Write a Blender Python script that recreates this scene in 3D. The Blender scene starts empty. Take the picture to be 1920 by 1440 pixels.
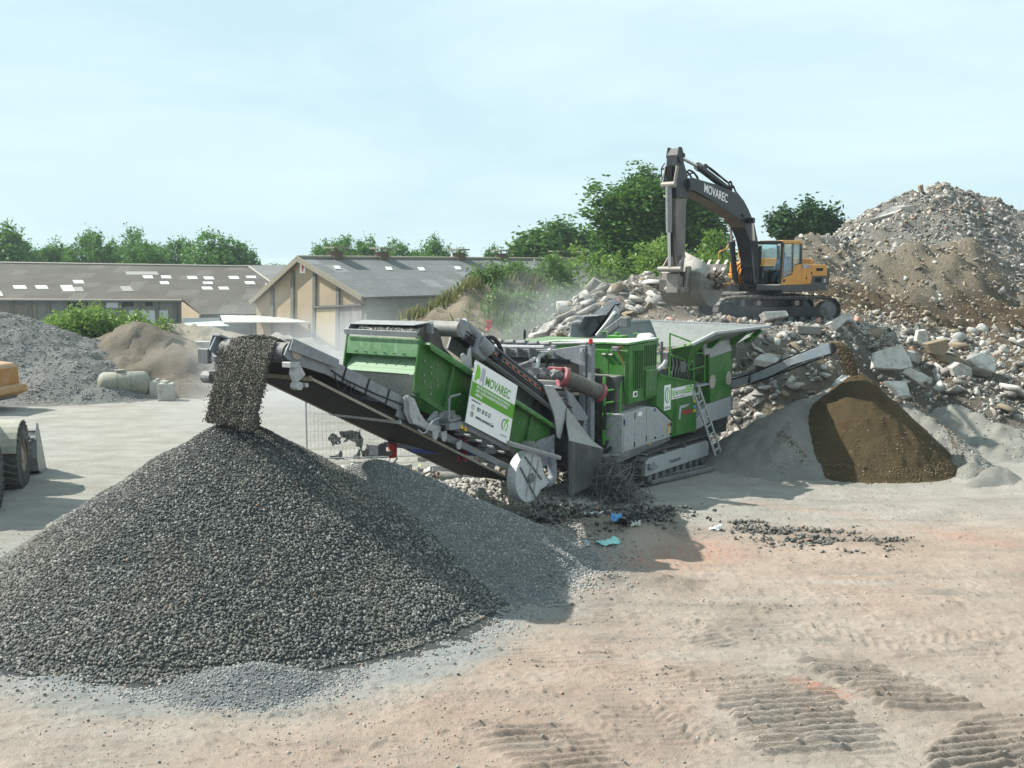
import bpy, bmesh, math, random
import numpy as np
from mathutils import Vector, Matrix
R = math.radians
rng = np.random.default_rng(7)
random.seed(7)
C = bpy.context.scene.collection
SC = bpy.context.scene

# ---------------------------------------------------------------- camera
F = 2000.0; CH = 5.6; TP = 0.11; PIT = math.atan(TP); CP, SP = math.cos(PIT), math.sin(PIT)
cam = bpy.data.cameras.new('camera'); camo = bpy.data.objects.new('camera', cam); C.objects.link(camo)
camo.location = (0, 0, CH); camo.rotation_euler = (math.pi/2 - PIT, 0, 0)
cam.sensor_width = 36; cam.lens = 36*F/1920; cam.clip_end = 4000; cam.clip_start = 0.1
SC.camera = camo
# ---------------------------------------------------------------- sky, sun, exposure
SUN_EL, SUN_DIR = 43.0, Vector((-0.955, 0.295, 0)).normalized()      # towards the sun, horizontally
w = bpy.data.worlds.new('World'); SC.world = w; w.use_nodes = True
nt = w.node_tree; nt.nodes.clear()
def wn(t, **k):
    n = nt.nodes.new(t)
    for a, b in k.items(): setattr(n, a, b)
    return n
sky = wn('ShaderNodeTexSky', sky_type='NISHITA'); sky.sun_disc = False
sky.sun_elevation = R(SUN_EL); sky.sun_rotation = math.atan2(SUN_DIR.x, SUN_DIR.y)
sky.air_density = 1.0; sky.dust_density = 1.2; sky.ozone_density = 1.2
bg = wn('ShaderNodeBackground'); bg.inputs[1].default_value = 0.067
out = wn('ShaderNodeOutputWorld')
tc = wn('ShaderNodeTexCoord')
mp_ = wn('ShaderNodeMapping'); mp_.inputs['Scale'].default_value = (1.1, 1.1, 4.6); mp_.inputs['Location'].default_value = (0.35, 0.1, 0.2)
nz = wn('ShaderNodeTexNoise'); nz.inputs['Scale'].default_value = 2.3; nz.inputs['Detail'].default_value = 7; nz.inputs['Roughness'].default_value = 0.56; nz.inputs['Distortion'].default_value = 0.35
rp = wn('ShaderNodeValToRGB'); rp.color_ramp.elements[0].position = 0.34; rp.color_ramp.elements[1].position = 0.64
rp.color_ramp.elements[0].color = (0.42,)*3 + (1,); rp.color_ramp.elements[1].color = (0.92,)*3 + (1,)
mx = wn('ShaderNodeMixRGB'); mx.inputs[2].default_value = (6.9, 8.6, 8.95, 1)        # thin high cloud lit by the sun
veil = wn('ShaderNodeMixRGB'); veil.inputs[0].default_value = 0.78; veil.inputs[2].default_value = (4.7, 7.1, 8.3, 1)     # pale summer haze in the air
nt.links.new(tc.outputs['Generated'], mp_.inputs[0]); nt.links.new(mp_.outputs[0], nz.inputs[0])
nt.links.new(nz.outputs[0], rp.inputs[0]); nt.links.new(rp.outputs[0], mx.inputs[0])
nt.links.new(sky.outputs[0], veil.inputs[1]); nt.links.new(veil.outputs[0], mx.inputs[1]); nt.links.new(mx.outputs[0], bg.inputs[0]); nt.links.new(bg.outputs[0], out.inputs[0])
sun = bpy.data.lights.new('sun', 'SUN'); sun.energy = 5.0; sun.angle = R(0.6); sun.color = (1.0, 0.95, 0.87)
suno = bpy.data.objects.new('sun', sun); C.objects.link(suno)
sv = SUN_DIR*math.cos(R(SUN_EL)) + Vector((0, 0, math.sin(R(SUN_EL))))
suno.rotation_euler = sv.to_track_quat('Z', 'Y').to_euler(); suno.location = (-30, 10, 40)
SC.view_settings.view_transform = 'Standard'; SC.view_settings.look = 'None'; SC.view_settings.exposure = 0.80; SC.view_settings.gamma = 1
SC.render.engine = 'CYCLES'
SC.cycles.max_bounces = 6; SC.cycles.diffuse_bounces = 3; SC.cycles.volume_bounces = 0; SC.cycles.transparent_max_bounces = 12
SC.cycles.use_denoising = True

# ---------------------------------------------------------------- pixel -> world (full-size photograph pixels)
def ray(px, py):
    a = (px-960)/F; b = (720-py)/F
    return np.array([a, CP+SP*b, -SP+CP*b])
CV = np.array([0, 0, CH])
def at(px, py, Y):
    d = ray(px, py); return CV + d*(Y/d[1])
def gnd(px, py, z=0.0):
    d = ray(px, py); return CV + d*((z-CH)/d[2])

# ---------------------------------------------------------------- tagging
def tag(o, label=None, cat=None, group=None, kind=None):
    if label: o['label'] = label
    if cat: o['category'] = cat
    if group: o['group'] = group
    if kind: o['kind'] = kind
    return o
def thing(name, label, cat, loc=(0, 0, 0), rz=0.0, group=None):
    o = bpy.data.objects.new(name, None); C.objects.link(o); o.empty_display_size = 0.3
    o.location = loc; o.rotation_euler = (0, 0, rz)
    return tag(o, label, cat, group)
def link(name, me, parent=None):
    o = bpy.data.objects.new(name, me); C.objects.link(o)
    if parent: o.parent = parent
    return o
KIDS = {}
def copy_tree(o, parent=None):
    c = o.copy(); C.objects.link(c)
    if parent: c.parent = parent
    for ch in list(o.children): copy_tree(ch, c)
    return c

# ---------------------------------------------------------------- noise
def _hash(ix, iy, seed):
    h = (ix.astype(np.int64)*374761393 + iy.astype(np.int64)*668265263 + seed*1442695041) & 0x7fffffff
    h = ((h ^ (h >> 13))*1274126177) & 0x7fffffff
    return ((h ^ (h >> 16)) & 0xffff)/65535.0
def vnoise(x, y, seed=0):
    ix = np.floor(x); iy = np.floor(y); fx = x-ix; fy = y-iy
    fx = fx*fx*(3-2*fx); fy = fy*fy*(3-2*fy)
    a = _hash(ix, iy, seed); b = _hash(ix+1, iy, seed); c = _hash(ix, iy+1, seed); d = _hash(ix+1, iy+1, seed)
    return (a*(1-fx)+b*fx)*(1-fy) + (c*(1-fx)+d*fx)*fy - 0.5
def fbm(x, y, seed=0, octv=4, gain=0.5):
    s = np.zeros_like(x, dtype=float); a = 1.0
    for k in range(octv):
        s += a*vnoise(x*2**k+17.3*k, y*2**k-9.1*k, seed+k); a *= gain
    return s
def sstep(a, b, x):
    t = np.clip((x-a)/(b-a), 0, 1); return t*t*(3-2*t)

# ---------------------------------------------------------------- mesh building
def mesh_np(name, V, Fq, smooth=False):
    """V (n,3), Fq (m,k) with one face size k."""
    me = bpy.data.meshes.new(name); V = np.asarray(V, dtype=np.float32); Fq = np.asarray(Fq, dtype=np.int32)
    n, k = Fq.shape
    me.vertices.add(len(V)); me.vertices.foreach_set('co', V.ravel())
    me.loops.add(n*k); me.loops.foreach_set('vertex_index', Fq.ravel())
    me.polygons.add(n); me.polygons.foreach_set('loop_start', np.arange(0, n*k, k, dtype=np.int32))
    if smooth: me.polygons.foreach_set('use_smooth', np.ones(n, dtype=bool))
    me.update(calc_edges=True); me.validate()
    return me
def grid_faces(nx, ny, mask=None):
    i = np.arange(nx-1)[None, :] + np.arange(ny-1)[:, None]*nx
    f = np.stack([i, i+1, i+1+nx, i+nx], -1).reshape(-1, 4)
    if mask is not None: f = f[mask.reshape(-1)]
    return f
class MB:
    def __init__(s): s.v = []; s.f = []
    def add(s, vs, fs):
        o = len(s.v); s.v += [tuple(float(c) for c in v) for v in vs]; s.f += [tuple(i+o for i in f) for f in fs]; return s
    def ring(s, pts, d):
        n = len(pts); d = np.array(d, float); P = [np.array(p, float) for p in pts]
        return s.add(P+[p+d for p in P], [tuple(range(n))[::-1], tuple(range(n, 2*n))]+[(i, (i+1) % n, n+(i+1) % n, n+i) for i in range(n)])
    def box(s, x0, x1, y0, y1, z0, z1):
        return s.ring([(x0, y0, z0), (x1, y0, z0), (x1, y1, z0), (x0, y1, z0)], (0, 0, z1-z0))
    def obox(s, c, ax, ay, az):
        """box about centre c with half-axis vectors"""
        c, ax, ay, az = (np.array(q, float) for q in (c, ax, ay, az))
        return s.ring([c-ax-ay-az, c+ax-ay-az, c+ax+ay-az, c-ax+ay-az], 2*az)
    def bar(s, p0, p1, w, h, up=(0, 0, 1)):
        p0 = Vector(p0); p1 = Vector(p1); d = (p1-p0); L = d.length; d.normalize(); up = Vector(up)
        if abs(d.dot(up)) > 0.97: up = Vector((1, 0, 0))
        sd = d.cross(up).normalized(); u2 = sd.cross(d).normalized()
        return s.obox((p0+p1)/2, d*L/2, sd*w/2, u2*h/2)
    def cyl(s, p0, p1, r0, r1=None, n=16):
        p0 = Vector(p0); p1 = Vector(p1); r1 = r0 if r1 is None else r1
        d = (p1-p0).normalized(); a = d.orthogonal().normalized(); b = d.cross(a)
        A = [p0+(a*math.cos(t)+b*math.sin(t))*r0 for t in [2*math.pi*i/n for i in range(n)]]
        B = [p1+(a*math.cos(t)+b*math.sin(t))*r1 for t in [2*math.pi*i/n for i in range(n)]]
        return s.add(A+B, [tuple(range(n))[::-1], tuple(range(n, 2*n))]+[(i, (i+1) % n, n+(i+1) % n, n+i) for i in range(n)])
    def pipe(s, p0, p1, ro, ri, n=20):
        return s.revolve([(0, ri), (0, ro), (1, ro), (1, ri)], p0, p1, n, closed=True)
    def revolve(s, prof, p0, p1, n=24, closed=False):
        """prof: (t along p0->p1 as a fraction, radius)"""
        p0 = Vector(p0); p1 = Vector(p1); ax = p1-p0; d = ax.normalized(); a = d.orthogonal().normalized(); b = d.cross(a); m = len(prof); V = []
        for i in range(n):
            t = 2*math.pi*i/n; e = a*math.cos(t)+b*math.sin(t)
            V += [p0+ax*q+e*r for q, r in prof]
        Fs = []
        for i in range(n):
            j = (i+1) % n
            for k in range(m if closed else m-1):
                l = (k+1) % m; Fs.append((i*m+k, j*m+k, j*m+l, i*m+l))
        if not closed:
            Fs.append(tuple(i*m for i in range(n))[::-1]); Fs.append(tuple(i*m+m-1 for i in range(n)))
        return s.add(V, Fs)
    def tube(s, pts, r, n=7):
        P = [Vector(p) for p in pts]; a = None; V = []; m = len(P)
        for i in range(m):
            d = (P[min(i+1, m-1)]-P[max(i-1, 0)]).normalized()
            a = d.orthogonal().normalized() if a is None else (a-d*a.dot(d)).normalized()
            b = d.cross(a); rr = r[i] if hasattr(r, '__len__') else r
            V += [P[i]+(a*math.cos(2*math.pi*k/n)+b*math.sin(2*math.pi*k/n))*rr for k in range(n)]
        Fs = [tuple(range(n))[::-1], tuple(range((m-1)*n, m*n))]
        for i in range(m-1):
            Fs += [(i*n+k, i*n+(k+1) % n, (i+1)*n+(k+1) % n, (i+1)*n+k) for k in range(n)]
        return s.add(V, Fs)
    def arc(s, p0, p1, sag, r, n=7, m=9):
        """hose that sags by the vector sag"""
        p0 = Vector(p0); p1 = Vector(p1); sag = Vector(sag)
        return s.tube([p0.lerp(p1, t/(m-1))+sag*(1-(2*t/(m-1)-1)**2) for t in range(m)], r, n)
    def quad(s, a, b, c, d, t=0.01):
        a, b, c, d = (Vector(q) for q in (a, b, c, d)); n = (b-a).cross(d-a).normalized()*t
        return s.ring([a, b, c, d], n)
    def build(s, name, mat, parent=None, bev=0.0, smooth=False, seg=1):
        me = bpy.data.meshes.new(name); me.from_pydata(s.v, [], s.f)
        bm = bmesh.new(); bm.from_mesh(me); bmesh.ops.recalc_face_normals(bm, faces=bm.faces); bm.to_mesh(me); bm.free()
        if smooth:
            me.polygons.foreach_set('use_smooth', np.ones(len(me.polygons), dtype=bool))
            me.set_sharp_from_angle(angle=R(38))
        me.materials.append(mat); o = link(name, me, parent)
        if bev:
            b = o.modifiers.new('edge', 'BEVEL'); b.width = bev; b.segments = seg; b.limit_method = 'ANGLE'; b.angle_limit = R(40)
        return o
def bez(pts, m=12):
    """smooth path through points (Catmull-Rom)"""
    P = [np.array(p, float) for p in pts]; P = [2*P[0]-P[1]]+P+[2*P[-1]-P[-2]]; o = []
    for i in range(1, len(P)-2):
        for t in np.linspace(0, 1, m, endpoint=False):
            a, b, c, d = P[i-1:i+3]
            o.append(0.5*((2*b)+(-a+c)*t+(2*a-5*b+4*c-d)*t*t+(-a+3*b-3*c+d)*t**3))
    return o+[P[-2]]
def lettering(name, text, mat, parent, origin, xdir, ydir, size, bold=0.0, depth=0.004, align='LEFT', spacing=1.0, sx=1.0):
    """flat raised letters; origin = start of the base line, xdir/ydir = reading and upward directions in the parent's space"""
    cu = bpy.data.curves.new(name, 'FONT'); cu.body = text; cu.size = 1.0; cu.offset = bold; cu.extrude = depth/2/size; cu.align_x = align; cu.space_character = spacing; cu.resolution_u = 3
    tmp = bpy.data.objects.new('tmp', cu); C.objects.link(tmp)
    me = bpy.data.meshes.new_from_object(tmp.evaluated_get(bpy.context.evaluated_depsgraph_get())); bpy.data.objects.remove(tmp)
    x = Vector(xdir).normalized(); y = Vector(ydir); y = (y-x*y.dot(x)).normalized() if False else y.normalized(); z = x.cross(y).normalized(); o0 = Vector(origin)
    for v in me.vertices: v.co = o0+x*v.co.x*size*sx+y*v.co.y*size+z*v.co.z*size
    me.materials.clear(); me.materials.append(mat)
    return link(name, me, parent)

# ---------------------------------------------------------------- materials
MATS = {}
class NT:
    def __init__(s, name):
        s.m = bpy.data.materials.new(name); s.m.use_nodes = True; s.t = s.m.node_tree; s.b = s.t.nodes['Principled BSDF']; s.b.inputs['Specular IOR Level'].default_value = 0.3
    def n(s, t, **k):
        q = s.t.nodes.new(t)
        for a, b in k.items(): setattr(q, a, b)
        return q
    def l(s, a, b): s.t.links.new(a, b)
    def pos(s): return s.n('ShaderNodeNewGeometry').outputs['Position']
    def obj(s): return s.n('ShaderNodeTexCoord').outputs['Object']
    def noise(s, scale, detail=4, rough=0.55, vec=None, dist=0):
        q = s.n('ShaderNodeTexNoise'); q.inputs['Scale'].default_value = scale; q.inputs['Detail'].default_value = detail; q.inputs['Roughness'].default_value = rough; q.inputs['Distortion'].default_value = dist
        s.l(vec if vec is not None else s.pos(), q.inputs['Vector']); return q.outputs['Fac']
    def vor(s, scale, vec=None, feature='F1', out='Distance'):
        q = s.n('ShaderNodeTexVoronoi', feature=feature); q.inputs['Scale'].default_value = scale
        s.l(vec if vec is not None else s.pos(), q.inputs['Vector']); return q.outputs[out]
    def ramp(s, x, stops):
        q = s.n('ShaderNodeValToRGB'); e = q.color_ramp.elements
        while len(e) < len(stops): e.new(0.5)
        for el, (p, c) in zip(e, stops): el.position = p; el.color = (c, c, c, 1) if not hasattr(c, '__len__') else (*c, 1)
        s.l(x, q.inputs[0]); return q.outputs[0]
    def mix(s, f, a, b, mode='MIX'):
        q = s.n('ShaderNodeMixRGB', blend_type=mode)
        for i, v in ((0, f), (1, a), (2, b)):
            if isinstance(v, (int, float)): q.inputs[i].default_value = v if i == 0 else (v, v, v, 1)
            elif isinstance(v, tuple): q.inputs[i].default_value = (*v, 1)
            else: s.l(v, q.inputs[i])
        return q.outputs[0]
    def math(s, op, a, b=0.0, c=0.0):
        q = s.n('ShaderNodeMath', operation=op)
        for i, v in enumerate((a, b, c)):
            if isinstance(v, (int, float)): q.inputs[i].default_value = v
            else: s.l(v, q.inputs[i])
        return q.outputs[0]
    def rand(s): return s.n('ShaderNodeNewGeometry').outputs['Random Per Island']
    def up(s):
        q = s.n('ShaderNodeSeparateXYZ'); s.l(s.n('ShaderNodeNewGeometry').outputs['Normal'], q.inputs[0]); return q.outputs[2]
    def xyz(s, v):
        q = s.n('ShaderNodeSeparateXYZ'); s.l(v, q.inputs[0]); return q.outputs
    def bump(s, h, strength=0.5, dist=0.02):
        q = s.n('ShaderNodeBump'); q.inputs['Strength'].default_value = strength; q.inputs['Distance'].default_value = dist; s.l(h, q.inputs['Height']); s.l(q.outputs[0], s.b.inputs['Normal'])
    def col(s, c):
        if isinstance(c, tuple): s.b.inputs['Base Color'].default_value = (*c, 1)
        else: s.l(c, s.b.inputs['Base Color'])
    def rough(s, r):
        if isinstance(r, (int, float)): s.b.inputs['Roughness'].default_value = r
        else: s.l(r, s.b.inputs['Roughness'])
DUST = (0.42, 0.39, 0.34)
def paint(name, c, dust=0.5, rough=0.45, metal=0.0, dcol=DUST, wear=0.0, scale=1.0):
    """painted or bare metal with site dust: it settles on upward faces and in blotches"""
    if name in MATS: return MATS[name]
    t = NT(name); n1 = t.noise(1.7*scale, 5, 0.6); n2 = t.noise(11*scale, 4, 0.6)
    upf = t.math('MAXIMUM', t.up(), 0.0)
    d = t.math('ADD', t.math('MULTIPLY', upf, 0.75*dust), t.math('MULTIPLY', t.ramp(n1, [(0.42, 0.0), (0.75, 1.0)]), 0.55*dust))
    d = t.math('MULTIPLY', d, t.ramp(n2, [(0.25, 0.55), (0.7, 1.1)]))
    base = t.mix(t.ramp(n2, [(0.35, 0.0), (0.7, 1.0)]), tuple(x*0.82 for x in c), tuple(min(1, x*1.1) for x in c))
    sm_ = t.n('ShaderNodeMapping'); sm_.inputs['Scale'].default_value = (5, 5, .55); t.l(t.pos(), sm_.inputs[0]); st_ = t.noise(1.6*scale, 5, .65, sm_.outputs[0])
    base = t.mix(t.ramp(st_, [(.52, 0), (.68, .22 if dust > .15 else .05)]), base, tuple(x*.45+.01 for x in c)); d = t.math('ADD', d, t.math('MULTIPLY', t.ramp(st_, [(.30, 1.0), (.46, 0)]), .40*dust))
    if wear: base = t.mix(t.math('MULTIPLY', t.ramp(t.noise(5*scale, 6, 0.7), [(0.56, 0.0), (0.64, 1.0)]), wear), base, (0.20, 0.115, 0.065))
    t.col(t.mix(t.math('MINIMUM', d, 0.92), base, dcol)); t.rough(t.mix(d, rough, 0.85)); t.b.inputs['Metallic'].default_value = metal
    MATS[name] = t.m; return t.m
def plain(name, c, rough=0.6, metal=0.0, var=0.15, scale=8.0):
    if name in MATS: return MATS[name]
    t = NT(name); n = t.noise(scale, 4)
    t.col(t.mix(n, tuple(x*(1-var) for x in c), tuple(min(1, x*(1+var)) for x in c))); t.rough(rough); t.b.inputs['Metallic'].default_value = metal
    MATS[name] = t.m; return t.m
# ================================================================ GROUND
def track(X, Y, H, pts, width, spacing, amp, slant=0.15, lug=False, seed=0):
    """a print of tracks or tyres: lugs follow the path, grouser lines run across it"""
    P = [gnd(*p)[:2] for p in pts]; pad = width+.2
    x0 = min(p[0] for p in P)-pad; x1 = max(p[0] for p in P)+pad; y0 = min(p[1] for p in P)-pad; y1 = max(p[1] for p in P)+pad
    m = (X > x0) & (X < x1) & (Y > y0) & (Y < y1)
    if not m.any(): return
    x = X[m]; y = Y[m]; b = np.full(x.shape, 9.0); sS = np.zeros_like(x); T = np.zeros_like(x); L0 = 0.0
    for a, c in zip(P[:-1], P[1:]):
        d = c-a; L = np.hypot(*d); d = d/L
        t = np.clip((x-a[0])*d[0]+(y-a[1])*d[1], 0, L); q = np.hypot(x-a[0]-d[0]*t, y-a[1]-d[1]*t)
        side = (x-a[0])*d[1]-(y-a[1])*d[0]
        if not lug: q = np.abs(x-a[0]-d[0]/d[1]*(y-a[1])) if abs(d[1]) > .15 else q
        k = q < b; b = np.where(k, q, b); sS = np.where(k, L0+t, sS); T = np.where(k, side, T); L0 += L
    wd = width/2*(1 if lug else 1.15)
    edge = sstep(wd+0.04, wd-0.04, b+0.30*vnoise(x*1.4, y*6, seed))
    if not lug:
        ya, yb = min(p[1] for p in P), max(p[1] for p in P); edge = edge*sstep(ya-.02, ya+.06, y+.10*vnoise(x*2, y*2, seed+8))*sstep(yb+.02, yb-.06, y+.10*vnoise(x*2, y*2, seed+9))
    edge = edge*(0.35+0.95*np.clip(vnoise(x*1.3, y*1.3, seed+5)*1.3+0.5, 0, 1))
    if lug: ph = (sS+abs(T)*0.7)/spacing
    else: ph = (y + slant*x + 0.030*vnoise(x*1.6, y*.8, seed+2) + .008*vnoise(x*5, y*2, seed+4))/spacing
    fr = ph-np.floor(ph)
    ridge = np.where(fr < 0.42, np.clip(np.sin(fr/0.42*np.pi), 0, 1), -0.35*np.sin((fr-.42)/.58*np.pi))
    H[m] += edge*amp*(.62 if lug else 1.0)*(ridge + 0.16*vnoise((x*.8-y*.6)*11, (x*.6+y*.8)*13, seed+3))
def ground_h(X, Y):
    near = sstep(60, 25, Y)
    H = 0.05*fbm(X*0.35, Y*0.35, 3, 3)*near + 0.028*fbm(X*1.6, Y*1.6, 11, 4, 0.6)*near
    bl = np.clip(fbm(X*2.6+0.3*Y, Y*5.5, 21, 3), 0.08, 1)-0.08
    H += 0.075*bl*near
    XR, YR = X*.82-Y*.57, X*.57+Y*.82; cl = np.clip(vnoise(XR*6.1, YR*7.3, 27)+vnoise(XR*15+3*YR, YR*17, 28)*.6-.28, 0, 1); H += 0.10*cl*near*sstep(34, 16, Y); H -= 0.05*np.clip(vnoise(XR*4.1+5, YR*5, 33)+.5*vnoise(XR*11, YR*12+2*XR, 34)-.25, 0, 1)*near*sstep(34, 16, Y)
    return H
PRINTS = [([(985, 1358), (1085, 1450)], 1.25, .175, .055, -.20, False), ([(1150, 1325), (1250, 1400)], .75, .13, .026, -.12, False),
          ([(1410, 1268), (1475, 1335), (1570, 1418)], 1.35, .175, .062, -.13, False), ([(1560, 1236), (1640, 1277), (1760, 1335)], .95, .18, .075, .02, False),
          ([(1840, 1460), (1935, 1340)], 1.3, .18, .060, -.24, False), ([(1095, 1112), (1125, 1172)], 1.2, .16, .030, -.06, False),
          ([(1050, 1195), (1030, 1255)], 1.5, .15, .026, -.10, False), ([(1435, 1115), (1400, 1195)], 1.1, .16, .032, -.08, False),
          ([(1270, 1150), (1350, 1215)], .6, .16, .030, -.5, False), ([(1785, 1130), (1815, 1080), (1800, 1040)], .55, .24, .035, 0, True),
          ([(1690, 1130), (1720, 1075), (1700, 1030), (1600, 985)], .5, .24, .022, 0, True), ([(1345, 1390), (1285, 1355), (1245, 1325)], .6, .14, .028, 0, True),
          ([(1480, 1180), (1560, 1110), (1600, 1060)], .5, .22, .024, 0, True), ([(1060, 1302), (800, 1309), (560, 1338), (420, 1372), (230, 1425), (120, 1450)], .36, .10, .022, .6, True),
          ([(1000, 1330), (860, 1345), (640, 1395), (480, 1450)], .32, .10, .020, .6, True), ([(560, 1330), (300, 1352), (-20, 1418)], .28, .10, .018, 0, True),
          ([(1560, 900), (1640, 940), (1720, 975), (1860, 1010)], .6, .24, .026, 0, True), ([(1920, 1190), (1700, 1215), (1560, 1180), (1420, 1220)], .5, .2, .024, 0, True),
          ([(1860, 1215), (1770, 1240)], .9, .17, .03, -.1, False), ([(1230, 1250), (1190, 1300)], 1.0, .15, .02, -.12, False), ([(1650, 1150), (1600, 1200)], .9, .17, .02, .1, False)]
def axis(stops):
    o = [stops[0][0]]
    for (a, d0), (b, d1) in zip(stops[:-1], stops[1:]):
        n = max(2, int(round((b-a)/((d0+d1)/2)))); t = np.linspace(0, 1, n+1)[1:]
        r = d1/d0; o += list(a+(b-a)*(t if abs(r-1) < 1e-3 else (r**t-1)/(r-1)))
    return np.array(o)
gx = axis([(-1500, 90), (-120, 8), (-30, .6), (-9, .030), (9, .030), (30, .6), (120, 8), (1500, 90)])
gy = axis([(-60, 8), (4, .8), (10.6, .019), (16, .026), (30, .14), (70, 1.2), (200, 10), (2600, 160)])
GX, GY = np.meshgrid(gx, gy)
GH = ground_h(GX, GY)
for i, (p, wd, sp_, am, sl, lg) in enumerate(PRINTS): track(GX, GY, GH, p, wd, sp_, am, sl, lg, 40+i)
def poly_d(X, Y, pts):
    """distance to a polyline of ground points given as photograph pixels"""
    P = [gnd(*p)[:2] for p in pts]; b = np.full(X.shape, 1e9)
    for a, c in zip(P[:-1], P[1:]):
        d = c-a; L = max(np.hypot(*d), 1e-6); d = d/L; t = np.clip((X-a[0])*d[0]+(Y-a[1])*d[1], 0, L)
        b = np.minimum(b, np.hypot(X-a[0]-d[0]*t, Y-a[1]-d[1]*t))
    return b
# low dirt ridge in front of the machine
dr = poly_d(GX, GY, [(890, 1000), (960, 968), (1060, 975), (1180, 1000)])
GH += 0.22*np.exp(-(dr/0.75)**2)*(1+0.8*fbm(GX*1.2, GY*1.2, 61, 3)) * (GY < 40)
dr2 = poly_d(GX, GY, [(1270, 1095), (1200, 1090), (1130, 1088)])
GH += 0.10*np.exp(-(dr2/0.35)**2)*(1+1.2*fbm(GX*2, GY*2, 63, 3)) * (GY < 40)
def gz(x, y):
    """height of the finished ground"""
    return GH[np.clip(np.searchsorted(gy, y), 0, len(gy)-1), np.clip(np.searchsorted(gx, x), 0, len(gx)-1)]
me = mesh_np('ground', np.stack([GX, GY, GH], -1).reshape(-1, 3), grid_faces(len(gx), len(gy)), True)
# what the soil is made of: brick-pink dust (r), dark loose dirt (g), crushed red brick (b), grey stone dust (a)
wob = 1.6*fbm(GX*0.30, GY*0.30, 71, 3) + 0.7*fbm(GX*1.4, GY*1.4, 75, 3)
dp = np.minimum(np.hypot(GX+4.9, GY-18.5)-4.7, np.hypot((GX+2.6)/1.15, GY-20.2)-3.2)
pink = sstep(0.1, 1.7, dp+wob*0.8) * sstep(24.5, 21.0, GY+wob+0.25*np.clip(3-GX, 0, 20))
pink *= 0.55+0.6*sstep(-0.5, 0.6, fbm(GX*0.22, GY*0.22, 81, 3)); pink += 0.25*sstep(3, 9, GX)*sstep(32, 24, GY)
dark = sstep(1.7, 0.2, poly_d(GX, GY, [(890, 985), (1010, 985), (1150, 990), (1240, 985)])+wob*0.5)*0.8
dark = np.maximum(dark, sstep(0.8, 0.1, poly_d(GX, GY, [(1270, 1097), (1150, 1090)])+wob*0.25)*0.6)
dark = np.maximum(dark, sstep(1.0, 0.1, poly_d(GX, GY, [(1400, 985), (1650, 1015)])+wob*0.3)*0.55)
for p, q in (([(1005, 1370), (1075, 1445)], .5), ([(1145, 1330), (1230, 1395)], .7), ([(1430, 1280), (1545, 1405)], .55), ([(1580, 1243), (1740, 1325)], .5), ([(1060, 1200), (1100, 1120)], .3), ([(1430, 1125), (1400, 1185)], .3), ([(1850, 1450), (1925, 1345)], .5)):
    dark = np.maximum(dark, .55*q*sstep(.60, .25, poly_d(GX, GY, p)+.16*wob))
red = sstep(1.4, 0.1, poly_d(GX, GY, [(1080, 1050), (1200, 1050), (1310, 1030)])+wob*0.5)*0.9
red = np.maximum(red, sstep(0.35, 0.05, poly_d(GX, GY, [(1500, 1280), (1560, 1300)])+wob*0.18))
red = np.maximum(red, 0.5*sstep(0.5, 0.1, poly_d(GX, GY, [(1400, 945), (1600, 965), (1870, 1020)])+wob*0.2))
grey = sstep(1.6, -0.1, dp+wob*0.6)
ca = me.color_attributes.new('soil', 'FLOAT_COLOR', 'POINT')
ca.data.foreach_set('color', np.stack([pink, dark, red, grey], -1).reshape(-1).astype(np.float32))
t = NT('site_ground')
a = t.n('ShaderNodeAttribute', attribute_name='soil'); sx = t.n('ShaderNodeSeparateColor'); t.l(a.outputs['Color'], sx.inputs[0])
n1 = t.noise(0.9, 6, 0.62); n2 = t.noise(7, 5, 0.65); n3 = t.noise(60, 3, 0.7)
mpg = t.n('ShaderNodeMapping'); mpg.inputs['Scale'].default_value = (.22, 1.5, 1); mpg.inputs['Rotation'].default_value = (0, 0, .12); t.l(t.pos(), mpg.inputs[0]); n4 = t.noise(1.1, 7, .68, mpg.outputs[0], .4)
base = t.mix(t.ramp(n1, [(0.35, 0.0), (0.68, 1.0)]), (0.285, 0.279, 0.25), (0.375, 0.367, 0.333))
pk = t.mix(t.ramp(n1, [(0.35, 0.0), (0.68, 1.0)]), (0.345, 0.268, 0.218), (0.415, 0.335, 0.278))
c = t.mix(sx.outputs[0], base, pk)
c = t.mix(t.ramp(n4, [(.32, .60), (.48, 0)]), c, (.225, .212, .185)); c = t.mix(t.ramp(n4, [(.56, 0), (.72, .5)]), c, (.42, .41, .375))
c = t.mix(t.math('MULTIPLY', sx.outputs[2], t.ramp(n2, [(0.42, 0.0), (0.6, 0.75)])), c, (0.45, 0.22, 0.15))
c = t.mix(t.math('MULTIPLY', a.outputs['Alpha'], 0.85), c, (0.255, 0.275, 0.28))
c = t.mix(t.math('MULTIPLY', sx.outputs[1], t.ramp(n2, [(0.3, 0.35), (0.62, 1.0)])), c, (0.185, 0.155, 0.125))
c = t.mix(t.ramp(n3, [(0.60, 0.0), (0.72, 0.4)]), c, (0.20, 0.185, 0.165))
c = t.mix(t.ramp(n2, [(0.2, 0.25), (0.45, 0.0)]), c, (0.24, 0.21, 0.18))
t.col(c); t.rough(0.95); t.b.inputs['Specular IOR Level'].default_value = 0.1
t.bump(t.math('ADD', t.math('MULTIPLY', n2, 0.6), t.math('MULTIPLY', n3, 0.4)), 1.0, 0.085)
me.materials.append(t.m)
tag(link('ground', me), kind='structure')

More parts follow.
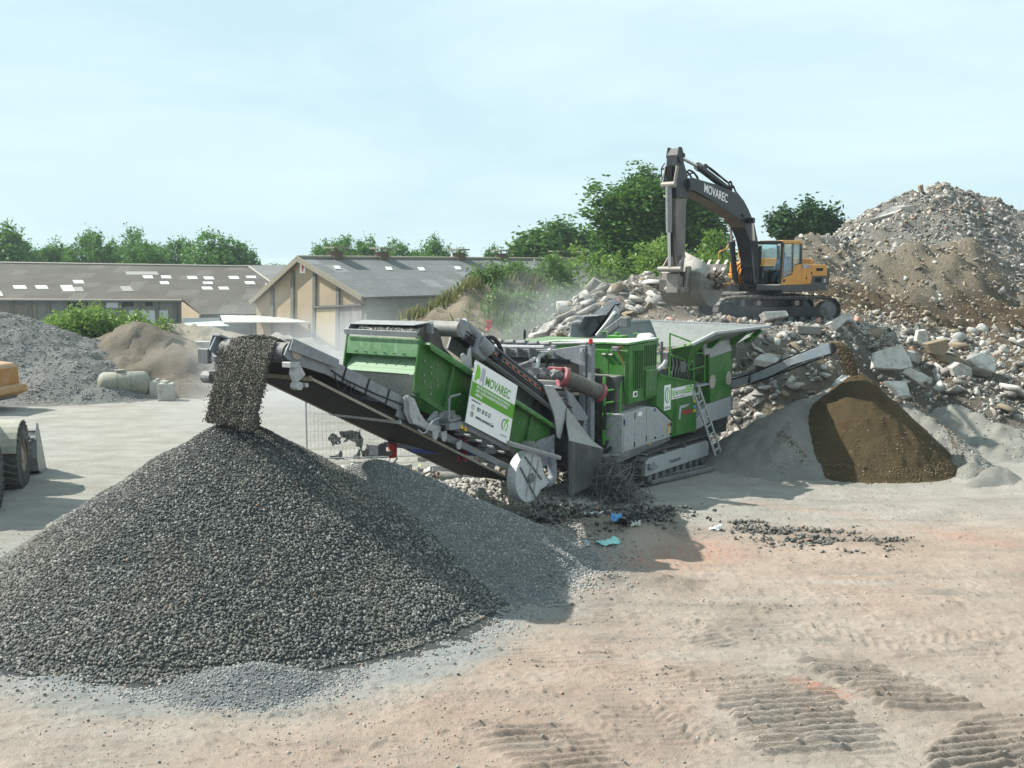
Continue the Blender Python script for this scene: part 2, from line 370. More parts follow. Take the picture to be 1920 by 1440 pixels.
# ================================================================ STONES
def ico(n=0, jit=0.25, sc=(1, 1, 1)):
    bm = bmesh.new(); bmesh.ops.create_icosphere(bm, subdivisions=1, radius=1.0)
    V = np.array([v.co for v in bm.verts]); Fc = np.array([[v.index for v in f.verts] for f in bm.faces]); bm.free()
    return V*(1+jit*(rng.random((len(V), 1))*2-1))*np.array(sc), Fc
def hull_chunk(sc, chop=0.35, n=16):
    """angular broken block: the hull of points near the faces of a box, triangulated and padded to one face count"""
    P = []
    for sxx in (-1, 1):
        for syy in (-1, 1):
            for szz in (-1, 1):
                for k in range(2):
                    p = np.array([sxx, syy, szz], float); p[rng.integers(3)] *= 1-chop*rng.random()*1.6; p *= 1-0.12*rng.random(3); P.append(p*sc)
    bm = bmesh.new()
    for p in P: bm.verts.new(p)
    r = bmesh.ops.convex_hull(bm, input=bm.verts)
    bmesh.ops.delete(bm, geom=list({g for g in r['geom_interior'] if isinstance(g, bmesh.types.BMVert)}), context='VERTS')
    bmesh.ops.triangulate(bm, faces=bm.faces); bm.verts.index_update()
    V = np.array([v.co for v in bm.verts]); Fc = np.array([[v.index for v in f.verts] for f in bm.faces]); bm.free()
    return V, Fc
PEB = [ico(jit=0.28, sc=(1, 0.85+0.2*random.random(), 0.65+0.3*random.random())) for _ in range(12)]
BLK = [hull_chunk((1, 0.55+0.4*random.random(), 0.35+0.45*random.random())) for _ in range(24)]
def rotmats(n, tilt=1.0):
    q = rng.normal(size=(n, 4)); q[:, 1:3] *= tilt; q /= np.linalg.norm(q, axis=1)[:, None]
    a, b, c, d = q.T
    return np.stack([1-2*(c*c+d*d), 2*(b*c-a*d), 2*(b*d+a*c), 2*(b*c+a*d), 1-2*(b*b+d*d), 2*(c*d-a*b), 2*(b*d-a*c), 2*(c*d+a*b), 1-2*(b*b+c*c)], -1).reshape(-1, 3, 3)
def stones(name, P, S, shapes, mat, parent=None, tilt=1.0):
    """many small stones merged in one mesh"""
    n = len(P); M = rotmats(n, tilt); VV = []; FF = []; off = 0; k = rng.integers(len(shapes), size=n)
    for i, (v, f) in enumerate(shapes):
        j = np.nonzero(k == i)[0]
        if not len(j): continue
        q = np.einsum('nij,vj->nvi', M[j], v)*S[j][:, None, None] + P[j][:, None, :]
        VV.append(q.reshape(-1, 3)); FF.append((f[None]+(np.arange(len(j))*len(v))[:, None, None]+off).reshape(-1, 3)); off += len(j)*len(v)
    me = mesh_np(name, np.concatenate(VV), np.concatenate(FF)); me.materials.append(mat)
    return link(name, me, parent)
def stone_mat(name, stops, dusty=0.3, dcol=(0.40, 0.40, 0.37), rough=0.9, bscale=0, tint=None):
    t = NT(name); c = t.ramp(t.rand(), stops)
    if tint: c = t.mix(t.ramp(t.noise(.8, 5, .6), [(.45, 0), (.68, tint[3])]), c, tint[:3])
    up = t.math('MAXIMUM', t.up(), 0); n = t.noise(6, 4)
    c = t.mix(t.math('MULTIPLY', t.math('MULTIPLY', up, dusty*2), n), c, dcol)
    if bscale:
        m = t.noise(bscale, 5, 0.65); c = t.mix(t.ramp(m, [(0.3, 0.35), (0.5, 0.0)]), c, (0.16, 0.15, 0.135)); t.bump(m, 0.5, 0.03)
    t.col(c); t.rough(rough); t.b.inputs['Specular IOR Level'].default_value = 0.15; return t.m
G_DARK = stone_mat('dark_gravel', [(0, (.028, .031, .031)), (.5, (.068, .073, .071)), (.80, (.135, .138, .128)), (.94, (.28, .275, .25)), (.992, (.38, .37, .34)), (1, (.26, .13, .08))], .22, tint=(.15, .14, .11, .55))
G_FINE = stone_mat('fine_grey_gravel', [(0, (.085, .092, .094)), (.5, (.17, .18, .182)), (.9, (.27, .275, .27)), (1, (.42, .41, .39))], .3)
G_PALE = stone_mat('pale_gravel', [(0, (.20, .195, .18)), (.5, (.31, .30, .275)), (1, (.45, .43, .39))], .3)
def heap_mat(name, c0, c1, scale=6, fine=45, bump=0.6, dist=0.06):
    t = NT(name); a = t.noise(scale*0.25, 5, 0.6); b = t.noise(fine, 4, 0.7); m = t.noise(scale, 5, 0.65)
    c = t.mix(t.ramp(a, [(0.35, 0), (0.66, 1)]), c0, c1); c = t.mix(t.ramp(b, [(0.3, 0.45), (0.55, 0)]), c, tuple(x*0.55 for x in c0)); c = t.mix(t.ramp(b, [(0.6, 0.0), (0.75, 0.5)]), c, tuple(min(1, x*1.35) for x in c1))
    t.col(c); t.rough(0.95); t.b.inputs['Specular IOR Level'].default_value = 0.1
    t.bump(t.math('ADD', t.math('MULTIPLY', m, 0.5), b), bump, dist); return t.m

# ================================================================ HEAPS
def field_mesh(name, x0, x1, y0, y1, step, hf, mat, base=-0.12):
    xs = np.arange(x0, x1+step, step); ys = np.arange(y0, y1+step, step); X, Y = np.meshgrid(xs, ys); Z = hf(X, Y)
    k = Z > base+0.02; m = k[:-1, :-1] | k[1:, :-1] | k[:-1, 1:] | k[1:, 1:]
    me = mesh_np(name, np.stack([X, Y, np.maximum(Z, base)], -1).reshape(-1, 3), grid_faces(len(xs), len(ys), m), True)
    bm = bmesh.new(); bm.from_mesh(me); bmesh.ops.delete(bm, geom=[v for v in bm.verts if not v.link_faces], context='VERTS'); bm.to_mesh(me); bm.free()
    me.materials.append(mat); return link(name, me)
def cone(cx, cy, h, r, ax=1.0, rot=0.0, round_=0.35, foot=0.25):
    def f(X, Y):
        c, s = math.cos(rot), math.sin(rot); dx = (X-cx)*c+(Y-cy)*s; dy = -(X-cx)*s+(Y-cy)*c
        d = np.sqrt((dx/ax)**2+dy**2+round_**2)-round_
        z = h*(1-d/r); return np.where(z < foot, foot*np.exp(np.minimum(z-foot, 0)/foot*1.0)*1.0-foot*np.exp(-2.2)*1.0, z) - 0.03
    return f
def place(hf, n, x0, x1, y0, y1, zmin=0.0, lift=0.0):
    x = rng.uniform(x0, x1, n); y = rng.uniform(y0, y1, n); z = hf(x, y); k = z > zmin
    return np.stack([x, y, z+lift], -1)[k]
def fine_noise(f, a=0.05, s=1.3, seed=5, rough=0.0): return lambda X, Y: (lambda z: z + (a*fbm(X*s, Y*s, seed, 4, 0.6)+rough*fbm(X*s*3.3, Y*s*2.1, seed+40, 4, .65)-rough*.8*np.abs(vnoise(X*2.4+.6*Y, Y*.7, seed+60)))*np.clip(z*2+0.2, 0, 1))(f(X, Y))

# --- the dark gravel heap under the conveyor
APEX = at(440, 790, 18.6)
h_main = fine_noise(cone(APEX[0], APEX[1], APEX[2]+0.05, 4.45, 1.03, 0.0, 0.35, 0.18), 0.07, 0.9, 91)
o = field_mesh('gravel_heap', -12, 2, 12.5, 25, 0.07, h_main, heap_mat('dark_heap', (.05, .055, .055), (.08, .085, .083), 8, 50))
tag(o, 'large conical heap of dark grey crushed gravel under the falling stones of the conveyor', 'gravel heap')
P = place(h_main, 150000, -10.5, 1.2, 13.0, 24, 0.02, 0.006)
S = (.012+.017*rng.random(len(P))**1.5)*(.8+.45*np.clip(1-P[:, 2]/3, 0, 1))
tag(stones('loose_stones', P, S, PEB, G_DARK, o), kind='stuff')
# --- finer slump beside it
h_sl0 = cone(-2.55, 20.1, 1.95, 3.15, 1.22, -0.06, 0.25, 0.18)
h_slump = fine_noise(h_sl0, 0.07, 1.2, 93)
o = field_mesh('fine_gravel_heap', -7, 3.2, 15.5, 24.5, 0.07, h_slump, heap_mat('fine_heap', (.135, .143, .146), (.19, .198, .20), 8, 60))
tag(o, 'lower heap of fine blue grey gravel leaning against the dark gravel heap', 'gravel heap')
P = place(h_slump, 52000, -6.8, 2.2, 16.2, 24, 0.02, 0.003); P = P[P[:, 2] > h_main(P[:, 0], P[:, 1])-0.03]
tag(stones('loose_stones', P, rng.uniform(.012, .026, len(P)), PEB, G_FINE, o), kind='stuff')
# --- little mound at the toe
c0 = gnd(455, 1288)
h_toe = fine_noise(cone(c0[0], c0[1]+0.12, 0.24, 0.55, 1.6, 0.05, 0.25, 0.07), 0.09, 2.2, 95, .04)
o = field_mesh('gravel_mound', c0[0]-1.6, c0[0]+1.6, c0[1]-1.1, c0[1]+1.2, 0.035, h_toe, MATS.setdefault('fh', bpy.data.materials['fine_heap']))
tag(o, 'small low mound of pale grey gravel at the toe of the dark heap', 'gravel mound')
P = place(h_toe, 7000, c0[0]-1.6, c0[0]+1.6, c0[1]-1.0, c0[1]+1.1, -0.03, 0.003); P[:, 2] = np.maximum(P[:, 2], ground_h(P[:, 0], P[:, 1]))
tag(stones('loose_stones', P, .006+.018*rng.random(len(P))**1.6, PEB, G_FINE, o), kind='stuff')
# --- loose stones round the toe and over the yard
th = rng.uniform(0, 2*np.pi, 15000); rr = 4.1+np.abs(rng.normal(0, .62, 15000)); X_ = APEX[0]+rr*np.cos(th)*1.03; Y_ = APEX[1]+rr*np.sin(th)
P1 = np.stack([X_, Y_, gz(X_, Y_)], -1)
x = rng.uniform(-9, 12, 5000); y = 11+20*rng.random(5000)**1.5
P2 = np.stack([x, y, gz(x, y)], -1)
th = rng.uniform(-1.2, 0.7, 4000); rr = 3.0+np.abs(rng.normal(0, .5, 4000)); x = -2.55+rr*np.cos(th)*1.22; y = 20.1+rr*np.sin(th); P3 = np.stack([x, y, gz(x, y)], -1)
P = np.concatenate([P1, P2, P3]); S = np.concatenate([rng.uniform(.008, .028, len(P1)), rng.uniform(.006, .022, len(P2))*(rng.random(len(P2))**2+.45), rng.uniform(.01, .03, len(P3))])
tag(stones('scattered_gravel', P, S, PEB, stone_mat('yard_stones', [(0, (.12, .125, .12)), (.5, (.24, .235, .22)), (.85, (.36, .34, .30)), (1, (.40, .22, .15))], .3)), 'loose grey pebbles strewn over the dusty yard', 'gravel', kind='stuff')
th = rng.uniform(0, 2*np.pi, 9000); rr = 4.25+rng.exponential(.22, 9000); x = APEX[0]+rr*np.cos(th)*1.03; y = APEX[1]+rr*np.sin(th)
tag(stones('strewn_gravel', np.stack([x, y, gz(x, y)+.004], -1), .008+.018*rng.random(9000)**1.5, PEB, G_DARK), 'dark stones rolled out round the toe of the big gravel heap', 'gravel', kind='stuff')
x = rng.uniform(-9, 13, 60000); y = 10.8+17*rng.random(60000)**1.7; k = rng.random(60000) < np.clip(.35+1.5*fbm(x*.8, y*1.2, 57, 3), .05, 1); x, y = x[k], y[k]
tag(stones('soil_crumbs', np.stack([x, y, gz(x, y)], -1), .003+.017*rng.random(len(x))**4, PEB, stone_mat('soil_crumbs', [(0, (.24, .19, .155)), (.6, (.33, .265, .22)), (.95, (.40, .34, .29)), (1, (.45, .25, .18))], .1)), 'crumbs of pinkish soil over the driven yard', 'soil crumbs', kind='stuff')
# --- dark broken lumps in a drift on the pink yard and coarse gravel under the conveyor
def drift(name, pts, wid, n, smin, smax, mat, label, cat, hmax=0.05, shapes=BLK):
    G = [gnd(*p)[:2] for p in pts]; L = [0]+list(np.cumsum([np.hypot(*(b-a)) for a, b in zip(G[:-1], G[1:])])); s = rng.uniform(0, L[-1], n)
    gx_ = np.interp(s, L, [g[0] for g in G]); gy_ = np.interp(s, L, [g[1] for g in G]); q = rng.normal(0, 1, (2, n))*wid/2*(0.3+np.sin(np.pi*np.clip(s/L[-1], 0.05, 0.95)))
    x, y = gx_+q[0], gy_+q[1]*0.8; kk = rng.random(n) < np.clip(.55+2.2*fbm(x*1.3, y*2.2, 55, 3), .02, 1); x, y, q = x[kk], y[kk], q[:, kk]; n = len(x)
    z = gz(x, y)+hmax*np.exp(-(q[1]/wid*2)**2)*rng.random(n)
    return tag(stones(name, np.stack([x, y, z], -1), smin+(smax-smin)*rng.random(n)**2.2, shapes, mat), label, cat, kind='stuff')
LUMP = stone_mat('dark_lumps', [(0, (.04, .038, .034)), (.6, (.085, .08, .072)), (.9, (.17, .16, .145)), (1, (.26, .15, .10))], .22)
drift('broken_lumps', [(1395, 985), (1480, 1000), (1560, 1010), (1650, 1018), (1690, 1022)], .95, 4200, .005, .05, LUMP, 'drift of dark broken stone lumps on the pink dusty yard', 'stone lumps')
drift('broken_lumps', [(960, 1010), (1040, 985), (1130, 970), (1230, 960)], 1.6, 3600, .006, .06, LUMP, 'dark stone crumbs and dirt in front of the wire scrap', 'stone crumbs', .16)
h_crs = fine_noise(cone(-0.9, 24.9, 0.55, 1.5, 1.9, 0.1, 0.3, 0.1), 0.1, 1.5, 97)
o = field_mesh('coarse_gravel_heap', -4.5, 3, 22, 27.5, 0.09, h_crs, heap_mat('coarse_heap', (.15, .14, .125), (.22, .21, .19), 5, 25))
tag(o, 'low heap of coarse grey stones behind the white blower housing under the machine', 'gravel heap')
P = place(h_crs, 7000, -4, 2.8, 22.4, 27, 0.02, 0.01)
tag(stones('loose_stones', P, rng.uniform(.03, .085, len(P)), BLK, stone_mat('coarse_stones', [(0, (.15, .145, .13)), (.5, (.26, .25, .225)), (1, (.40, .38, .34))], .3), o), kind='stuff')

# ================================================================ BROWN SOIL HEAP AND GREY SAND BANKS
AB = at(1618, 703, 30.4)
h_brown = fine_noise(cone(AB[0]-.16, AB[1], AB[2]+0.06, 3.0, .93, 0.0, 0.22, 0.12), 0.09, 1.3, 101, .07)
o = field_mesh('soil_heap', 5.5, 14.5, 26, 35, 0.06, h_brown, heap_mat('brown_soil', (.098, .072, .038), (.140, .105, .058), 5, 40, 1.0, .11))
tag(o, 'steep conical heap of brown sieved soil under the small side conveyor', 'soil heap')
P = place(h_brown, 12000, 6, 14, 26.5, 34, 0.03, 0.0)
tag(stones('loose_clods', P, .007+.022*rng.random(len(P))**3, PEB, stone_mat('soil_clods', [(0, (.075, .052, .025)), (.7, (.135, .098, .048)), (.97, (.19, .145, .085)), (1, (.34, .32, .28))], .08), o), kind='stuff')
th = rng.uniform(0, 2*np.pi, 5000); rr = 2.75+rng.exponential(.14, 5000); x = AB[0]-.16+rr*np.cos(th)*.93; y = AB[1]+rr*np.sin(th)*1.0; SPILL = (x, y)
SANDM = heap_mat('grey_sand', (.26, .258, .232), (.345, .34, .305), 5, 40, .9, .09)
def ridge(pts, slope, foot=0.15):
    """heap whose crest runs through the given (x, y, z) points"""
    def f(X, Y):
        b = np.full(X.shape, -9.0)
        for a, c in zip(pts[:-1], pts[1:]):
            dx, dy = c[0]-a[0], c[1]-a[1]; L = max(math.hypot(dx, dy), 1e-6); t = np.clip(((X-a[0])*dx+(Y-a[1])*dy)/L/L, 0, 1)
            d = np.hypot(X-a[0]-dx*t, Y-a[1]-dy*t); b = np.maximum(b, a[2]+(c[2]-a[2])*t-slope*(np.sqrt(d*d+.04)-.2))
        return np.where(b < foot, foot*np.exp(np.minimum(b-foot, 0)/foot)-foot*math.exp(-2.2), b)-0.03
    return f
cr = [at(1480, 762, 30.4), at(1560, 728, 32.2), at(1600, 712, 33.4)]
h_s1 = fine_noise(lambda X, Y: np.maximum(ridge([tuple(p) for p in cr], .62)(X, Y), ridge([tuple(at(1480, 762, 30.4)), tuple(at(1476, 818, 29.0)), tuple(gnd(1468, 872, .2))], .88)(X, Y)), 0.09, 1.2, 103, .10)
o = field_mesh('sand_bank', 2.5, 13, 25, 36, 0.08, h_s1, SANDM)
tag(o, 'pale grey sand bank between the crusher ladder and the brown soil heap', 'sand bank')
cr = [at(1705, 755, 31.8), at(1770, 800, 30.2), tuple(at(1822, 850, 28.9)), tuple(gnd(1818, 905))]
h_s2 = fine_noise(ridge([tuple(p) for p in cr], .85, 0.1), 0.12, 1.4, 105, .16)
o = field_mesh('sand_bank', 9, 16.5, 25, 35, 0.08, h_s2, SANDM)
tag(o, 'crumbling grey sand bank hugging the side of the brown soil heap away from the crusher', 'sand bank')
cr = [at(1800, 752, 33.0), at(1860, 790, 32.0), at(1925, 812, 31.5), at(2050, 830, 31.5)]
h_s3 = fine_noise(ridge([tuple(p) for p in cr], .62), 0.14, 1.2, 107, .16)
o = field_mesh('sand_bank', 10.5, 22, 26, 38, 0.09, h_s3, heap_mat('grey_sand_coarse', (.23, .225, .20), (.31, .305, .27), 4, 40, .7, .06))
tag(o, 'rough grey sand bank at the foot of the rubble by the photo edge', 'sand bank')
cr = [tuple(gnd(1838, 902)), tuple(at(1880, 868, 28.4)), tuple(gnd(1900, 912, .05))]
h_s4 = fine_noise(ridge([tuple(gnd(1825, 906, .1)), tuple(at(1872, 872, 28.0)), tuple(gnd(1898, 905, .05))], .7, .06), 0.06, 2, 109, .08)
o = field_mesh('sand_ridge', 11, 15, 25.5, 30, 0.07, h_s4, SANDM)
tag(o, 'low curled ridge of pale sand on the yard beside the grey sand banks', 'sand ridge')

for nm, hf, x0, x1, y0, y1 in (('sand_bank', h_s1, 3, 10, 25.5, 34), ('sand_bank.001', h_s2, 9.5, 16, 25.5, 34), ('sand_bank.002', h_s3, 11, 20, 26.5, 36)):
    P = place(hf, 9000, x0, x1, y0, y1, .02, .0); P = P[P[:, 2] > h_brown(P[:, 0], P[:, 1])]
    tag(stones('loose_stones', P, .006+.035*rng.random(len(P))**4, PEB, stone_mat('sand_grit', [(0, (.15, .148, .135)), (.6, (.27, .265, .24)), (1, (.40, .39, .36))], .2) if nm == 'sand_bank' else bpy.data.materials['sand_grit'], bpy.data.objects[nm]), kind='stuff')
x, y = SPILL; z = np.maximum(np.maximum(h_s1(x, y), h_s2(x, y)), np.maximum(h_s3(x, y), gz(x, y))); z = np.maximum(z, h_brown(x, y)); tag(stones('soil_spill', np.stack([x, y, z], -1), .006+.022*rng.random(len(x))**2.5, PEB, bpy.data.materials['soil_clods']), 'brown clods rolled over the edge of the soil heap', 'soil clods', kind='stuff')
# ================================================================ FAR LEFT HEAPS
h_l1 = fine_noise(lambda X, Y: np.maximum(cone(-25.5, 50.5, 3.75, 7.6, 1.35, 0.12, .6, .3)(X, Y), cone(-19.0, 46.6, 1.6, 3.2, 1.2, 0, .5, .2)(X, Y)), .28, .5, 121, .2)
o = field_mesh('gravel_heap', -40, -11, 40, 62, 0.22, h_l1, heap_mat('left_gravel', (.17, .175, .168), (.24, .24, .23), 3, 16, 1.0, .12))
tag(o, 'broad grey gravel heap behind the old tank and the loader', 'gravel heap')
P = place(h_l1, 42000, -30, -12, 41, 55, .05, .0)
tag(stones('loose_stones', P, .014+.042*rng.random(len(P))**3, PEB, stone_mat('left_stones', [(0, (.12, .125, .12)), (.6, (.21, .212, .20)), (1, (.34, .335, .31))], .25), o), kind='stuff')
EARTH = heap_mat('brown_grey_earth', (.185, .16, .125), (.265, .235, .19), 1.2, 14, 1.0, .15)
h_l2 = fine_noise(lambda X, Y: np.maximum(np.maximum(cone(-18.2, 52.5, 2.95, 5.2, 1.0, 0, .8, .3)(X, Y), cone(-15.2, 49.6, 2.2, 4.2, 1, 0, .6, .2)(X, Y)), cone(-20.5, 53, 2.2, 4.4, 1, 0, .6, .2)(X, Y)) - 0.12*np.abs(np.sin(X*1.3+Y*0.8)), .5, .7, 123, .18)
o = field_mesh('earth_mound', -28, -8, 43, 62, 0.2, h_l2, EARTH)
tag(o, 'rounded brown grey earth mound behind the old tank and concrete blocks', 'earth mound')
h_l3 = fine_noise(lambda X, Y: ridge([(-19, 60, 2.2), (-16.2, 58.5, 2.35), (-14.3, 58.8, 1.9), (-12.5, 57.8, 2.15), (-10.6, 57.5, 1.5)], .5)(X, Y), .6, .8, 125, .2)
o = field_mesh('earth_mound', -26, -5, 50, 66, 0.22, h_l3, heap_mat('pale_earth', (.30, .27, .215), (.38, .35, .285), 1.5, 14, 1.0, .15))
tag(o, 'row of pale tipped earth mounds below the white corrugated canopy', 'earth mound')
# ================================================================ RUBBLE HILL
def cut_block(sc, cuts=3, depth=.72):
    """broken block: a box struck by a few random planes"""
    bm = bmesh.new(); bmesh.ops.create_cube(bm, size=2.0)
    for k in range(cuts):
        nrm = Vector(rng.normal(size=3)).normalized(); dd = depth+rng.random()*.55
        r = bmesh.ops.bisect_plane(bm, geom=bm.verts[:]+bm.edges[:]+bm.faces[:], plane_co=nrm*dd, plane_no=nrm, clear_outer=True)
        ed = [e for e in bm.edges if e.is_boundary]
        if ed: bmesh.ops.contextual_create(bm, geom=ed)
    for v in bm.verts: v.co = Vector((v.co.x*sc[0], v.co.y*sc[1], v.co.z*sc[2]))+Vector(rng.normal(size=3))*.03
    bmesh.ops.triangulate(bm, faces=bm.faces); bmesh.ops.recalc_face_normals(bm, faces=bm.faces); bm.verts.index_update()
    V = np.array([v.co for v in bm.verts]); Fc = np.array([[v.index for v in f.verts] for f in bm.faces]); bm.free()
    return V, Fc
CUT = [cut_block((1, .45+.4*random.random(), .16+.40*random.random()), 2+k % 2, .6) for k in range(28)]
def rbf(ctrl, soft=0.3):
    P = np.array(ctrl, float); n = len(P); D = np.hypot(P[:, None, 0]-P[None, :, 0], P[:, None, 1]-P[None, :, 1])
    A = np.zeros((n+3, n+3)); A[:n, :n] = -np.sqrt(D*D+soft*soft); A[:n, n] = 1; A[:n, n+1:] = P[:, :2]; A[n, :n] = 1; A[n+1:, :n] = P[:, :2].T
    wt = np.linalg.solve(A, np.r_[P[:, 2], 0, 0, 0])
    def f(X, Y):
        z = wt[n]+wt[n+1]*X+wt[n+2]*Y
        for (x, y, _), k in zip(P, wt[:n]): z = z-k*np.sqrt((X-x)**2+(Y-y)**2+soft*soft)
        return z
    return f
ctl = []
def cpx(px, py, Y): ctl.append(tuple(at(px, py, Y)))
# crest of the big heap and the ridge that comes down from it to the left
for p in ((1765, 340, 57), (1700, 363, 56.5), (1640, 395, 55.5), (1575, 440, 54), (1510, 443, 51), (1440, 458, 49.5), (1840, 366, 58), (1920, 412, 60), (2010, 470, 62), (2120, 520, 63)): cpx(*p)
for p in ((1765, 57), (1640, 55), (1900, 60), (1510, 52)):          # behind the crest it falls away
    q = at(p[0], 500, p[1]+15); ctl.append((q[0], q[1], -0.5))
# face: broken cliff, brown bench below it
for p in ((1790, 430, 53), (1690, 440, 52.5), (1600, 470, 51), (1720, 492, 48.6), (1820, 505, 48.6), (1700, 540, 47.8), (1800, 545, 47.6), (1560, 500, 47.5), (1600, 560, 45.6), (1680, 580, 45), (1770, 600, 44.5), (1900, 560, 47.5), (1920, 500, 53)): cpx(*p)
# the excavator's shelf
SHELF = 3.62
for x, y in ((6.0, 38.0), (8.0, 37.4), (10, 37.6), (11.8, 38), (7.0, 41), (9, 41.2), (11.5, 41.2), (5.6, 40.5), (9.2, 39.3)): ctl.append((x, y, SHELF))
for x, y, z in ((7, 45, 3.6), (10, 45.5, 3.9)): ctl.append((x, y, z))
# slope from the shelf down to the hopper and the yard
for p in ((1330, 618, 36.0), (1400, 618, 35.8), (1480, 625, 36), (1560, 625, 36.2), (1620, 640, 37), (1700, 640, 40), (1800, 640, 41.5), (1900, 640, 42.5), (1480, 680, 34.8), (1560, 690, 34.6), (1640, 700, 35.5), (1740, 715, 36.5), (1850, 700, 38.5), (1930, 700, 39.5), (1480, 720, 34), (1560, 730, 34), (1740, 755, 34.6), (1900, 765, 35.5)): cpx(*p)
for x, y in ((7.0, 33.0), (8.3, 32.5), (9.8, 32.2), (12, 32.2), (14.5, 32.4), (17.5, 32.8), (20.5, 33.0)): ctl.append((x, y, -0.12))
for x, y in ((4.5, 34.5), (6.5, 34.0), (9.0, 33.0), (12, 32.6), (2.5, 37.5), (0.5, 40)): ctl.append((x, y, 0.1))
# the tongue of slabs running left behind the crusher
for p in ((1240, 540, 44.5), (1190, 532, 45), (1130, 545, 45), (1080, 572, 44.5), (1040, 600, 43.5), (990, 632, 42.5), (1250, 580, 41.5), (1180, 590, 41), (1110, 610, 40.8), (1050, 635, 40), (1250, 610, 39.4), (1180, 625, 38.6)): cpx(*p)
for x, y in ((0.2, 46.5), (2.5, 50), (6, 52), (-0.6, 42.5), (3, 54)): ctl.append((x, y, 0.0))
for x, y in ((26, 34), (34, 40), (40, 55), (36, 66), (24, 31.5)): ctl.append((x, y, -0.2 if y < 36 else 1.0))
_hr = rbf(ctl)
def h_rub0(X, Y):
    z = _hr(X, Y); shelf = sstep(2.6, 1.2, np.hypot((X-9.0)/1.55, Y-39.6))
    return z*(1-shelf)+SHELF*shelf
def h_rub(X, Y):
    z = h_rub0(X, Y); k = np.clip(z, 0, 1); q = np.maximum(sstep(3.6, 1.6, np.hypot((X-9.0)/1.5, Y-39.5)), .8*sstep(5.2, 2.6, np.hypot((X-9.8)/1.5, Y-38.2)))
    lump = 0.75*fbm(X*0.32, Y*0.32, 131, 3)+0.34*fbm(X*1.1, Y*1.1, 133, 4, .6)
    return z + k*lump*(1-.93*q)
# soil showing between the stones: brown bench, tan face, pale grey elsewhere - placed by where those soils lie on the hill
xs = np.arange(-3, 46, .2); ys = np.arange(31, 76, .2); X, Y = np.meshgrid(xs, ys); Z = h_rub(X, Y)
TN_ = sstep(7, 3, np.hypot((X-16.5)/2.0, Y-47.5)); Z = Z + TN_*np.clip(Z, 0, 1)*(.55*np.abs(fbm(X*.9+.4*Y, Y*.9, 161, 4, .6))-.45*np.clip(fbm(X*.55, Y*.8, 163, 3), 0, 1))
k = Z > -0.1; m = k[:-1, :-1] | k[1:, :-1] | k[:-1, 1:] | k[1:, 1:]
me = mesh_np('rubble_hill', np.stack([X, Y, np.maximum(Z, -.15)], -1).reshape(-1, 3), grid_faces(len(xs), len(ys), m), True)
wb = 2.2*fbm(X*.25, Y*.25, 141, 3)+.8*fbm(X*1.2, Y*1.2, 143, 3)
def near_px(pts, wid):
    b = np.full(X.shape, 1e9); P = [at(*p)[:2] for p in pts]
    for a, c in zip(P[:-1], P[1:]):
        d = c-a; L = max(np.hypot(*d), 1e-6); t = np.clip(((X-a[0])*d[0]+(Y-a[1])*d[1])/L/L, 0, 1); b = np.minimum(b, np.hypot(X-a[0]-d[0]*t, Y-a[1]-d[1]*t))
    return sstep(wid*1.3, wid*.5, b+wb)
brown = .6*near_px([(1620, 690, 35.5), (1700, 700, 36), (1800, 720, 36.5), (1900, 720, 38)], 2.6); brown = np.maximum(brown, near_px([(1590, 580, 44.5), (1700, 585, 44.2), (1810, 600, 44), (1900, 600, 45)], 3.0))
brown = np.maximum(brown, .8*near_px([(1740, 690, 37), (1850, 690, 38.5)], 1.8)); brown = np.maximum(brown, .75*near_px([(1640, 655, 37), (1720, 665, 37.5), (1800, 670, 38), (1900, 660, 39.5)], 2.2)); brown = np.maximum(brown, .8*near_px([(1590, 620, 37), (1620, 650, 37)], 1.3))
tan = near_px([(1560, 500, 48), (1600, 550, 46), (1700, 520, 48.4), (1810, 520, 48.4)], 2.5); tan = np.maximum(tan, near_px([(1200, 560, 42), (1250, 600, 40)], 1.5)); tan = np.maximum(tan, .7*near_px([(1490, 700, 34.3), (1540, 715, 34.3)], 1.0))
ca = me.color_attributes.new('soil', 'FLOAT_COLOR', 'POINT'); ca.data.foreach_set('color', np.stack([brown, tan, 0*tan, 0*tan], -1).reshape(-1).astype(np.float32))
t = NT('rubble_soil'); a = t.n('ShaderNodeAttribute', attribute_name='soil'); sx = t.n('ShaderNodeSeparateColor'); t.l(a.outputs['Color'], sx.inputs[0])
n1 = t.noise(.7, 6, .65); n2 = t.noise(6, 5, .7); n3 = t.noise(22, 4, .7)
c = t.mix(t.ramp(n1, [(.35, 0), (.65, 1)]), (.215, .203, .175), (.34, .325, .29))
c = t.mix(sx.outputs[1], c, t.mix(n2, (.22, .182, .132), (.36, .312, .24)))
c = t.mix(sx.outputs[0], c, t.mix(n2, (.085, .06, .036), (.175, .127, .08)))
c = t.mix(t.ramp(n3, [(.3, .5), (.5, 0)]), c, (.13, .12, .105)); c = t.mix(t.ramp(n3, [(.58, 0), (.72, .6)]), c, (.44, .43, .40))
t.col(c); t.rough(.95); t.b.inputs['Specular IOR Level'].default_value = .1
t.bump(t.math('ADD', t.math('MULTIPLY', n2, .7), t.math('MULTIPLY', n3, .4)), 1.0, .45); me.materials.append(t.m)
bm = bmesh.new(); bm.from_mesh(me); bmesh.ops.delete(bm, geom=[v for v in bm.verts if not v.link_faces], context='VERTS'); bm.to_mesh(me); bm.free()
hill = link('rubble_hill', me); tag(hill, 'huge hill of demolition rubble and soil that carries the yellow excavator', 'rubble hill')
RUB = stone_mat('small_rubble', [(0, (.07, .066, .058)), (.35, (.19, .178, .155)), (.75, (.35, .335, .30)), (.90, (.50, .49, .46)), (.97, (.30, .22, .15)), (1, (.42, .20, .14))], .25, (.44, .43, .40), .9, 9)
